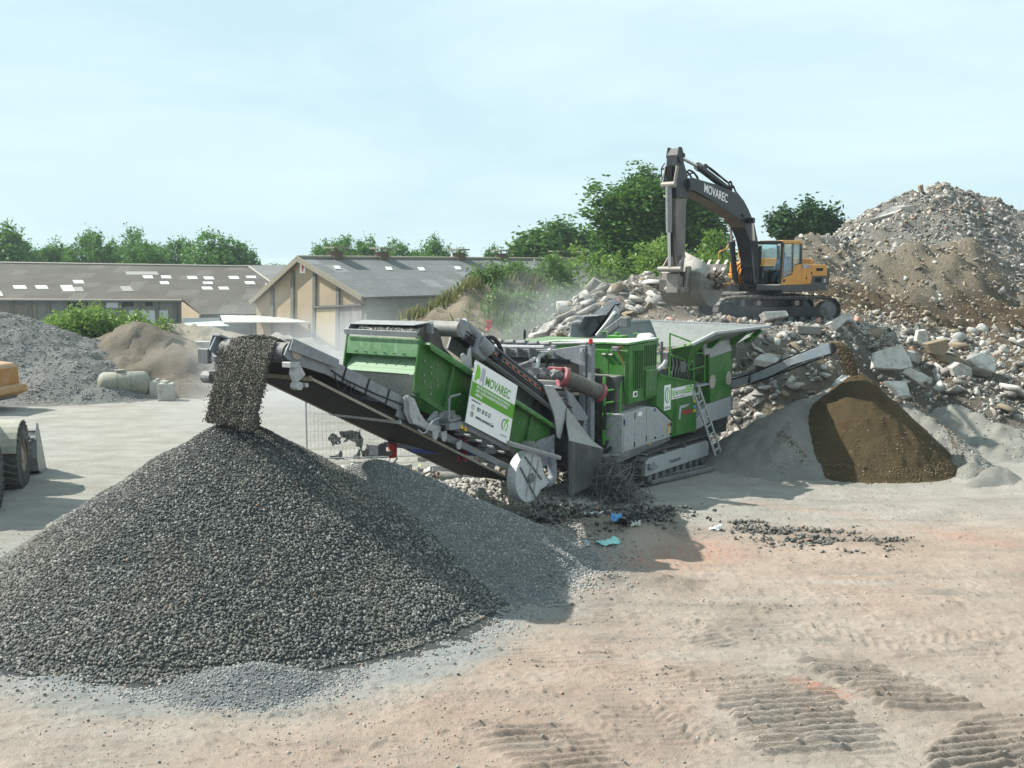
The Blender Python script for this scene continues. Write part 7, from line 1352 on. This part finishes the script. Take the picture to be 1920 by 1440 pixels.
# gabled barn
bb = thing('barn', 'beige gabled barn with a grey roof and a row of square roof vents', 'barn')
G0 = at(682, 557, 62.0); gd = np.array([-.743, .669, 0]); gn = np.array([.669, .743, 0])     # along the gable, and back along the ridge
def gp(px, py, off=0.0): return rayplane(px, py, G0-gn*off, gn)
apx, le, re = gp(567, 487), gp(480, 567), gp(682, 557)
m = MB(); lb_, rb_ = le.copy(), re.copy(); lb_[2] = -.3; rb_[2] = -.3; m.ring([lb_, rb_, re, apx, le], gn*.2); gw = m.build('gable_wall', BEIGE, bb)
rl = 29.5; ap2 = apx+gn*rl; rf = MB(); ov = -gn*.35; e1 = re+(re-apx)*.05; e2 = le+(le-apx)*.03
rf.ring([apx+ov+[0, 0, .12], ap2+[0, 0, .12], e1+gn*rl+[0, 0, .12], e1+ov+[0, 0, .12]], (0, 0, -.10)); r1 = rf.build('roof', ROOFB, bb)
rf = MB(); rf.ring([apx+ov+[0, 0, .12], ap2+[0, 0, .12], e2+gn*rl+[0, 0, .12], e2+ov+[0, 0, .12]], (0, 0, -.10)); rf.build('roof', ROOFB, bb)
VERGE = plain('verge_grey', (.24, .22, .17), .8)
for a_, b_ in ((apx, e1), (apx, e2)): m = MB(); m.bar(a_+ov*1.1+[0, 0, .05], b_+ov*1.1+[0, 0, .05], .10, .30); m.build('verge_board', VERGE, bb)
m = MB(); m.tube([apx+ov+[0, 0, .16], ap2+[0, 0, .16]], .12, 6); m.build('ridge_cap', VERGE, r1, 0, True)
def roof_y(px):                                              # the roof line over the gable at a picture column
    return 487+(567-px)*(80/87) if px < 567 else 487+(px-567)*(70/115)
for px in (511, 549, 590, 634): b_, t_ = gp(px, 700, .06), gp(px, roof_y(px)+4, .06); b_[2] = -.2; m = MB(); m.bar(b_, t_, .28, .12, gn); m.build('post', CONCD, gw)
m = MB(); m.bar(gp(588, 576, .08), gp(680, 571, .08), .12, .25, gn); m.build('door_rail', CONCD, gw)
def gq(name, x0, x1, ytop, mat, off, ybot=None):
    p = [gp(x0, 700, off), gp(x1, 700, off), gp(x1, ytop, off), gp(x0, ytop, off)]
    if ybot is None: p[0][2] = p[1][2] = -.2
    else: p[0], p[1] = gp(x0, ybot, off), gp(x1, ybot, off)
    m = MB(); m.ring(p, gn*.05); return m.build(name, mat, gw)
gq('barn_door', 593, 629, 579, paint('beige_door', (.46, .37, .22), .2, .7), .09)
cl = roof_mat('grey_cladding', (.17, .16, .15), (.21, .20, .185), .01, (-.743, .669), 9, .1); gq('metal_door', 632, 678, 575, cl, .08)
gq('number_plate', 562, 572, 495, SIGNW, .05, 512)
m = MB(); m.ring([gp(565.5, 509, .07), gp(568, 509, .07), gp(568, 504, .07), gp(570, 503, .07), gp(570, 497, .07), gp(566, 497, .07)], gn*.015); m.build('red_mark', PLR, gw)
m = MB(); wr = re.copy(); wr[2] = -.3; m.ring([wr, wr+gn*rl, re+gn*rl, re], -gd*.2); m.build('side_wall', paint('side_wall', (.20, .205, .19), .2, .85), bb)
m = MB(); m.bar(re+gd*-.08+[0, 0, -.55], re+gd*-.08+gn*rl+[0, 0, -.55], .06, .35); m.build('side_beam', plain('pale_beam', (.34, .35, .34), .8), bb)
for d_ in (2.6, 6.4, 13.6, 18.0, 24.6, 27.6):
    c_ = apx+gn*d_; m = MB(); h = .34
    m.ring([c_+gn*h*s1+gd*h*s2*.9+[0, 0, -.3] for s1, s2 in ((-1, -1), (1, -1), (1, 1), (-1, 1))], (0, 0, .85)); v_ = m.build('roof_vent', plain('vent_brown', (.13, .10, .07), .8), r1)
    m = MB(); h = .55; m.ring([c_+gn*h*s1+gd*h*s2+[0, 0, .72] for s1, s2 in ((-1, -1), (1, -1), (1, 1), (-1, 1))], (0, 0, .10))
    for s1, s2 in ((-1, -1), (1, -1), (1, 1), (-1, 1)): q = c_+gn*.3*s1+gd*.3*s2; m.bar(q+[0, 0, .5], q+[0, 0, .75], .08, .08)
    m.build('vent_cap', VERGE, v_)
Pn, Nr = plane_of(apx+[0, 0, .13], ap2+[0, 0, .13], e1+[0, 0, .13])
for px, py in ((630, 501), (727, 503), (788, 504), (856, 502)): poly('skylight', [rayplane(px+dx, py+dy, Pn+Nr*.03, Nr) for dx, dy in ((-5, -3), (6, -3), (10, 3), (-1, 3))], .02, SKYL, r1, Nr)
# canopy
cn = thing('canopy', 'low canopy of white corrugated sheets behind the pale earth mounds', 'canopy'); CORW = roof_mat('white_corrugated', (.40, .41, .38), (.50, .51, .48), .05, (1, 0), 12, .12)
poly('canopy_roof', [at(413, 593, 69), at(516, 593, 69), at(584, 606, 64), at(419, 606, 64)], .06, CORW, cn); poly('lower_sheet', [at(345, 607, 64.4), at(414, 603, 65.5), at(430, 612, 63.4), at(362, 614, 63.2)], .05, paint('pale_blue_sheet', (.46, .52, .53), .2), cn); poly('back_board', [at(343, 596, 69.5), at(412, 596, 69.5), at(412, 606, 69.5), at(343, 606, 69.5)], .05, WHITED, cn)
for px in (421, 470, 520, 580): q = at(px, 607, 64.2); m = MB(); m.bar((q[0], q[1], -.1), (q[0], q[1], q[2]), .12, .12); m.build('post', CONCD, cn)
# mast
q = at(1107, 470, 150); ms = thing('radio_mast', 'thin lattice radio mast rising beside the tall poplar', 'mast', (q[0], 150, 0)); zt = at(1107, 404, 150)[2]; m = MB()
for dx, dy in ((-.2, 0), (.2, 0), (0, .3)): m.bar((dx, dy, 0), (dx*.4, dy*.4, zt), .07, .07)
for k in range(20): m.bar((-.2, 0, 2+k*.5), (.2, 0, 2.3+k*.5), .04, .04)
m.build('mast_body', GALV, ms); m = MB(); m.bar((-1.0, 0, zt-4.5), (0, 0, zt-4.5), .06, .06); m.bar((-1.0, 0, zt-4.5), (-1.0, 0, zt-1.8), .06, .06); m.build('antenna', GALV, ms)
# ================================================================ TREES
def leaf_mat(name, dark, light, tr=.25):
    t = NT(name); r = t.rand(); n = t.noise(.6, 3); c = t.mix(t.ramp(r, [(0, 0), (1, 1)]), dark, light); c = t.mix(t.ramp(n, [(.4, 0), (.65, .5)]), c, light); t.col(c); t.rough(.55)
    tl = t.n('ShaderNodeBsdfTranslucent'); mxs = t.n('ShaderNodeMixShader'); mxs.inputs[0].default_value = tr; t.l(c, tl.inputs[0]); t.l(t.b.outputs[0], mxs.inputs[1]); t.l(tl.outputs[0], mxs.inputs[2]); t.l(mxs.outputs[0], t.t.nodes['Material Output'].inputs[0]); return t.m
L_FAR = leaf_mat('far_leaves', (.05, .135, .03), (.12, .25, .05), .42); L_POP = leaf_mat('poplar_leaves', (.026, .080, .012), (.095, .20, .028), .38); L_YEW = leaf_mat('yew_needles', (.014, .048, .012), (.045, .105, .026), .2); L_WIL = leaf_mat('willow_leaves', (.10, .19, .03), (.20, .31, .06), .4); L_BANK = leaf_mat('bank_leaves', (.075, .15, .04), (.15, .25, .075), .38); L_GRS = leaf_mat('tall_grass', (.13, .15, .05), (.24, .24, .09))
BARK = plain('bark', (.09, .075, .055), .9)
def crown_mesh(name, blobs, nclump, per, clump_r, leaf, mat, flat=.5, aspect=1.6, fit=None):
    """many leaf faces in clumps scattered through the crown's lobes, thinner near the outside"""
    vol = np.array([b[3]*b[4]*b[5] for b in blobs]); k = rng.choice(len(blobs), size=nclump, p=vol**.75/np.sum(vol**.75)); B = np.array(blobs)[k]
    u = rng.normal(size=(nclump, 3)); u /= np.linalg.norm(u, axis=1)[:, None]; r = rng.random((nclump, 1))**.33*.98; r = np.where(rng.random((nclump, 1)) < .06, r*1.15, r)
    cc = B[:, :3]+u*r*B[:, 3:6]; cr = clump_r*(.55+.9*rng.random((nclump, 1)))
    P = np.repeat(cc, per, 0)+rng.normal(size=(nclump*per, 3))*np.repeat(cr, per, 0)*np.array([.6, .6, .5]); n = len(P)
    a = rng.normal(size=(n, 3)); a[:, 2] *= flat; a /= np.linalg.norm(a, axis=1)[:, None]; b = np.cross(a, rng.normal(size=(n, 3))); b /= np.linalg.norm(b, axis=1)[:, None]
    s = leaf*(.5+.9*rng.random((n, 1))); V = np.stack([P-a*s*aspect, P-b*s*.7, P+a*s*aspect, P+b*s*.7], 1).reshape(-1, 3); 
    if fit:
        zt = np.percentile(V[:, 2], 99.4); wd_ = np.percentile(V[:, 0], 98.5)-np.percentile(V[:, 0], 1.5); wd_ = (wd_+np.percentile(V[:, 1], 98.5)-np.percentile(V[:, 1], 1.5))/2; V = V*np.array([fit[1]/wd_, fit[1]/wd_, fit[0]/zt])
    me = mesh_np(name, V, np.arange(n*4).reshape(n, 4)); me.materials.append(mat); return me
def trunk_mesh(h, r, limbs, spread, top=.8):
    m = MB(); m.tube(bez([(0, 0, -.2), (.1*r, 0, h*.3), (-.3*r, .2*r, h*.6), (.2*r, 0, h*top)], 5), list(np.linspace(r, r*.25, 16)), 8)
    for k in range(limbs):
        z0 = h*(.25+.5*k/limbs); a = k*2.4+.5; m.tube(bez([(0, 0, z0), (spread*.4*math.cos(a), spread*.4*math.sin(a), z0+h*.10), (spread*.8*math.cos(a), spread*.8*math.sin(a), z0+h*.2)], 4), list(np.linspace(r*.4, r*.08, 9)), 6)
    me = bpy.data.meshes.new('trunk'); me.from_pydata(m.v, [], m.f); me.materials.append(BARK); return me
def oval(h, w, k=5, low=.18):
    return [(random.gauss(0, w*.10), random.gauss(0, w*.10), h*(low+(1-low)*(i+.6)/k*.92), w*.5*math.sin(math.pi*(.18+.72*(i+.5)/k))*1.0, w*.5*math.sin(math.pi*(.18+.72*(i+.5)/k)), h*(1-low)/k*.75) for i in range(k)]
def broad(h, w, n=9, low=.2):
    o = [(0, 0, h*.55, w*.36, w*.36, h*.36)]
    for i in range(n): a = 6.28*i/n+random.random(); q = random.uniform(.2, .34)*w; o.append((q*math.cos(a), q*math.sin(a), h*random.uniform(low+.15, .86), w*random.uniform(.13, .22), w*random.uniform(.13, .22), h*random.uniform(.09, .17)))
    return o
FAR = []
for i in range(6): h, w_ = 10.0, random.choice((4.2, 5.0, 6.0)); FAR.append((crown_mesh('crown', oval(h, w_*1.3, 5+i % 2, .1) if i % 3 else broad(h, w_*1.45, 9, .05), 420, 18, .55, .15, L_FAR, .5, 1.6, (h*.98, w_*1.12)), trunk_mesh(h, .2, 4, 1.2), h, w_))
def tree(px, top, wpx, Y, label, group=None, var=None, zscale=1.0, name='tree', base=0.0):
    cm, tm, h, w_ = FAR[var if var is not None else random.randrange(6)]; q = at(px, top, Y); r = thing(name, label, 'tree', (q[0], Y, base), random.uniform(0, 6.28), group); hh = (q[2]-base)/(h*.98); ww = wpx*1.18*Y/F/w_; r.scale = (ww, ww, hh)
    link('trunk', tm, r); link('crown', cm, r); return r
for px, top, w_, Y, lb in ((8, 424, 62, 118, 'dark tall tree at the photo edge above the skylight barn'), (38, 450, 40, 122, 'slim tree beside the tall dark tree above the long barn'), (94, 458, 34, 124, 'small lone tree above the long barn roof'), (152, 437, 52, 122, 'rounded tree in the first clump above the skylight barn'), (181, 441, 44, 120, None), (212, 454, 30, 123, None), (255, 431, 46, 120, 'upright poplar like tree with the highest top above the skylight barn'), (272, 455, 48, 117, None), (322, 452, 46, 122, None), (388, 437, 74, 120, 'broad green tree, the widest above the skylight barn'), (432, 452, 58, 121, None), (464, 468, 36, 124, None), (120, 462, 40, 126, None), (232, 462, 40, 127, None), (295, 460, 40, 127, None), (355, 452, 46, 126, None), (66, 468, 40, 127, None)):
    tree(px, top, w_, Y, lb or 'hazy green tree in the row behind the skylight barn', None if lb else 'trees behind the skylight barn')
for px, top, w_, Y, lb in ((607, 458, 46, 120, None), (648, 447, 54, 118, None), (696, 450, 50, 122, None), (752, 455, 54, 119, None), (812, 447, 36, 118, 'narrow dark oval tree above the grey roof of the gabled barn'), (836, 466, 28, 122, None), (860, 468, 34, 124, None), (672, 458, 40, 126, None), (625, 462, 44, 127, None), (722, 466, 44, 127, None), (778, 466, 36, 127, None), (926, 465, 34, 124, 'small loose tree above the far end of the gabled barn roof'), (505, 497, 60, 150, 'low far tree line between the two barns'), (545, 499, 40, 150, None)):
    tree(px, top, w_, Y, lb or 'hazy green tree behind the ridge of the gabled barn', None if lb else 'trees behind the gabled barn')
def big_tree(px, top, wpx, Y, label, blobs_f, nc, per, cr, leaf, mat, limbs=6, r=.35, name='tree', trunk=True, base=0.0, flat=.5, cat='tree'):
    q = at(px, top, Y); h = q[2]-base; w_ = wpx*Y/F; o = thing(name, label, cat, (q[0], Y, base)); link('crown' if trunk else 'foliage', crown_mesh('crown', blobs_f(h, w_), nc, per, cr, leaf, mat, flat, 1.6, (h, w_*1.06)), o)
    link('trunk' if trunk else 'stem', trunk_mesh(h, r, limbs, w_*.35, .8 if trunk else .5), o); return o
big_tree(1012, 420, 104, 105, 'rounded green tree above the overgrown bank, left of a lower dome shaped one', lambda h, w: broad(h, w, 10, .1), 760, 22, .62, .14, L_POP)
big_tree(1066, 432, 80, 108, 'lower dome shaped green tree between the bank and the poplar', lambda h, w: broad(h, w, 9, .1), 560, 18, .65, .17, L_POP)
big_tree(1172, 345, 120, 78, 'tall loose poplar rising to the left of the excavator stick', lambda h, w: oval(h, w*.8, 6, .25)+broad(h, w, 8, .3), 760, 26, .42, .10, L_POP)
big_tree(1228, 325, 110, 80, 'tallest poplar, its crown cut by the excavator stick', lambda h, w: oval(h, w*.8, 6, .25)+broad(h, w, 8, .3), 760, 26, .42, .10, L_POP)
big_tree(1305, 362, 96, 79, 'dark poplar seen through the arch of the excavator boom', lambda h, w: oval(h, w*.9, 6, .2)+broad(h, w, 8, .3), 760, 26, .42, .10, L_POP)
def yewf(h, w): return [(random.gauss(0, w*.2), random.gauss(0, w*.15), h*random.uniform(.35, .86), w*.2, w*.2, h*.12) for _ in range(9)]+[(0, 0, h*.45, w*.36, w*.3, h*.4), (w*.36, 0, h*.82, w*.05, w*.05, h*.17), (w*.44, 0, h*.78, w*.035, w*.04, h*.17), (w*.05, 0, h*.9, w*.05, w*.05, h*.1)]
big_tree(1512, 386, 136, 74, 'dark feathery yew tree behind the excavator cab', yewf, 950, 26, .40, .10, L_YEW)
def bush(h, w): return [(random.gauss(0, w*.22), random.gauss(0, w*.2), h*random.uniform(.2, .72), w*random.uniform(.16, .26), w*.22, h*random.uniform(.16, .28)) for _ in range(9)]+[(0, 0, h*.4, w*.42, w*.36, h*.42)]
for px, top, w_, Y, bz, lb in ((1128, 468, 112, 60, .5, 'bright willow bush behind the slab tongue, nearest the bank'), (1195, 457, 116, 61, .8, 'bright willow bush in the middle behind the slab tongue'), (1258, 462, 92, 60, 1.2, 'willow bush partly hidden by the excavator stick'), (1322, 478, 80, 60, 1.5, 'willow bush seen under the excavator boom'), (1360, 438, 50, 66, 1.5, 'slim bush with a pointed top beside the boom rams')):
    big_tree(px, top, w_, Y, lb, bush, 420, 24, .28, .062, L_WIL, 5, .08, 'bush', False, bz, .9, 'bush')
for px, top, w_, lb in ((130, 592, 90, 'green bush at the near end of the hedge like row by the skylight barn'), (190, 576, 110, 'tallest green bush in front of the pale barn door'), (248, 588, 90, 'green bush touching the brown grey earth mound')):
    big_tree(px, top, w_, 58, lb, bush, 420, 24, .28, .062, L_WIL, 5, .08, 'bush', False, 0, .9, 'bush')
# ================================================================ OVERGROWN BANK
cr = [at(770, 592, 52), at(830, 560, 52), at(880, 533, 52.5), at(930, 527, 54), at(1000, 525, 55), at(1070, 540, 55)]
h_bank = fine_noise(ridge([tuple(p) for p in cr], .72), .55, .5, 151)
o = field_mesh('earth_bank', -14, 8, 44, 64, .22, h_bank, heap_mat('bank_earth', (.27, .225, .165), (.36, .31, .235), 1.6, 12, 1.0, .25)); tag(o, 'steep sandy earth bank with a bare eroded face and bushes on top', 'earth bank')
for px, top, w_, Y, bz, lb in ((918, 500, 64, 54, 2.8, 'bush on the crest of the bank just above the bare face'), (965, 482, 90, 55.5, 3.0, 'tall green bush on the bank below the barn vents'), (1035, 490, 90, 56, 2.6, 'wide bush on the bank crest below the dome shaped tree'), (985, 545, 80, 51.5, 1.0, 'grey green bush halfway down the overgrown bank'), (1015, 540, 90, 51.5, 1.0, 'large bush in the middle of the overgrown bank'), (1065, 545, 70, 52, .8, 'bush on the bank next to the bright willows'), (1010, 592, 84, 49, .0, 'low broad bush at the foot of the bank'), (1045, 590, 70, 49.5, 0, 'dusty bush behind the low slabs at the foot of the bank')):
    big_tree(px, top, w_, Y, lb, bush, 420, 24, .30, .062, L_BANK, 4, .06, 'bush', False, bz, .9, 'bush')
def blades(name, pts, n, h0, h1, mat, label, spread):
    G = np.array([pts[i] for i in rng.integers(len(pts), size=n)])+rng.normal(size=(n, 3))*np.array([spread, spread*.8, 0]); z = h_bank(G[:, 0], G[:, 1]); G[:, 2] = np.maximum(z, -.05); hh = rng.uniform(h0, h1, n); a = rng.uniform(0, 6.28, n); wv = rng.uniform(.018, .04, n); lean = rng.normal(0, .22, (n, 2))
    e = np.stack([np.cos(a)*wv, np.sin(a)*wv, 0*a], -1); tp = G+np.stack([lean[:, 0]*hh, lean[:, 1]*hh, hh], -1); md = (G+tp)/2-np.stack([lean[:, 0]*hh, lean[:, 1]*hh, 0*hh], -1)*.15
    V = np.stack([G-e, G+e, md+e, tp+e*.3, tp-e*.3, md-e], 1).reshape(-1, 3); b = np.arange(n)[:, None]*6; Fq = np.concatenate([b+np.array([[0, 1, 2, 5]]), b+np.array([[5, 2, 3, 4]])]); me = mesh_np(name, V, Fq); me.materials.append(mat); return tag(link(name, me), label, 'grass', kind='stuff')
blades('tall_grass', [at(px, py, Y) for px, py, Y in ((770, 590, 52), (790, 582, 52), (815, 568, 52), (840, 553, 52), (860, 541, 52.3), (885, 532, 52.8), (950, 530, 54), (1000, 530, 54.5))], 700, .25, .65, L_GRS, 'tall yellow green grass along the crest of the earth bank', .3)
blades('tall_grass', [at(px, py, Y) for px, py, Y in ((975, 575, 50.5), (1010, 570, 51), (1060, 580, 51))], 1500, .3, .8, L_BANK, 'green weeds between the bushes on the overgrown bank', 1.0)
# weeds on the earth mound
n = 900; G = np.stack([rng.normal(-16.8, 1.4, n), rng.normal(49.0, .7, n), np.zeros(n)], -1); G[:, 2] = h_l2(G[:, 0], G[:, 1])
# ================================================================ one mesh per countable piece
def split_pieces(o, by_side=False):
    me = o.data; n = len(me.vertices); lab = list(range(n))
    def find(i):
        while lab[i] != i: lab[i] = lab[lab[i]]; i = lab[i]
        return i
    for e in me.edges: a, b = find(e.vertices[0]), find(e.vertices[1]); lab[a] = b
    isl = {}
    for p in me.polygons:
        r_ = find(p.vertices[0]); k = r_
        if by_side: k = me.vertices[r_].co.y > 0
        isl.setdefault(k, []).append(p)
    if len(isl) < 2: return
    first = True
    for k, ps in isl.items():
        ids = sorted({v for p in ps for v in p.vertices}); mp2 = {v: i for i, v in enumerate(ids)}
        m2 = bpy.data.meshes.new(me.name); m2.from_pydata([me.vertices[v].co for v in ids], [], [[mp2[v] for v in p.vertices] for p in ps])
        m2.polygons.foreach_set('use_smooth', [p.use_smooth for p in ps])
        if any(p.use_smooth for p in ps): m2.set_sharp_from_angle(angle=R(38))
        for mt_ in me.materials: m2.materials.append(mt_)
        if first: o.data = m2; first = False
        else: c_ = o.copy(); c_.data = m2; C.objects.link(c_)
for o in list(bpy.data.objects):
    b_ = o.name.split('.')[0]
    if b_ in ('head_guard', 'scraper_bracket', 'belt_edge_rail'): split_pieces(o, True)
    elif b_ in ('round_cover', 'track_roller', 'carrier_roller', 'idler', 'bolt_head', 'panel_bolt', 'hinge', 'cabinet_latch', 'cable_clip', 'pivot_lug', 'roller_guard', 'boom_hose', 'cable', 'looped_hose', 'motor_hose', 'magnet_hose', 'hose_bundle', 'pipe_bundle', 'stiffening_rib', 'air_grille', 'stick_hose', 'side_rib', 'hopper_rib', 'band', 'cradle', 'yellow_tag', 'bucket_link', 'stick_ear', 'roof_fitting', 'conveyor_hose', 'door_gap', 'lid_seam', 'red_bracket', 'console', 'tow_plate'): split_pieces(o)
# ================================================================ HAZE
m = MB(); m.box(-1650, 1650, -90, 2750, -1.3, 15.2); hz = m.build('haze', bpy.data.materials.new('haze_air')); tag(hz, kind='stuff')
hm = bpy.data.materials['haze_air']; hm.use_nodes = True; t_ = hm.node_tree; t_.nodes.clear(); o_ = t_.nodes.new('ShaderNodeOutputMaterial'); v_ = t_.nodes.new('ShaderNodeVolumePrincipled'); v_.inputs['Color'].default_value = (.80, .92, 1.0, 1); v_.inputs['Density'].default_value = .0004; v_.inputs['Anisotropy'].default_value = .2; t_.links.new(v_.outputs[0], o_.inputs['Volume'])

# dust that hangs over the working crusher
def dust_cloud(name, c, r, dens, sc, label):
    m = MB(); m.box(-1, 1, -1, 1, -1, 1); o = m.build(name, bpy.data.materials.new(name+'_air')); o.location = c; o.scale = r; tag(o, label, 'dust', kind='stuff')
    mt_ = o.data.materials[0]; mt_.use_nodes = True; t = mt_.node_tree; t.nodes.clear(); N = t.nodes.new; L = t.links.new
    out_ = N('ShaderNodeOutputMaterial'); v = N('ShaderNodeVolumePrincipled'); v.inputs['Color'].default_value = (.90, .93, .95, 1); v.inputs['Anisotropy'].default_value = .1
    tc_ = N('ShaderNodeTexCoord'); ln = N('ShaderNodeVectorMath'); ln.operation = 'LENGTH'; L(tc_.outputs['Object'], ln.inputs[0])
    fall = N('ShaderNodeMapRange'); fall.inputs[1].default_value = 1.0; fall.inputs[2].default_value = .15; fall.inputs[3].default_value = 0; fall.inputs[4].default_value = 1; L(ln.outputs['Value'], fall.inputs[0])
    nz_ = N('ShaderNodeTexNoise'); nz_.inputs['Scale'].default_value = sc; nz_.inputs['Detail'].default_value = 3; L(tc_.outputs['Object'], nz_.inputs['Vector'])
    rp_ = N('ShaderNodeMapRange'); rp_.inputs[1].default_value = .36; rp_.inputs[2].default_value = .68; L(nz_.outputs[0], rp_.inputs[0])
    mu_ = N('ShaderNodeMath'); mu_.operation = 'MULTIPLY'; L(fall.outputs[0], mu_.inputs[0]); L(rp_.outputs[0], mu_.inputs[1]); m2 = N('ShaderNodeMath'); m2.operation = 'MULTIPLY'; L(mu_.outputs[0], m2.inputs[0]); m2.inputs[1].default_value = dens; L(m2.outputs[0], v.inputs['Density']); L(v.outputs[0], out_.inputs['Volume'])
dust_cloud('dust', (-7.5, 40, 1.6), (6.0, 9, 3.4), .19, 1.9, 'pale dust drifting between the conveyor head and the gabled barn')
dust_cloud('dust', (2.2, 43.5, 2.6), (4.5, 4.5, 3.4), .32, 1.8, 'pale dust hanging over the foot of the overgrown bank')
dust_cloud('dust', (6.2, 35.2, 4.0), (2.8, 1.7, 1.3), .16, 1.6, 'thin dust rising over the crusher hopper')
SC.cycles.volume_step_rate = 4.0; SC.cycles.volume_max_steps = 64
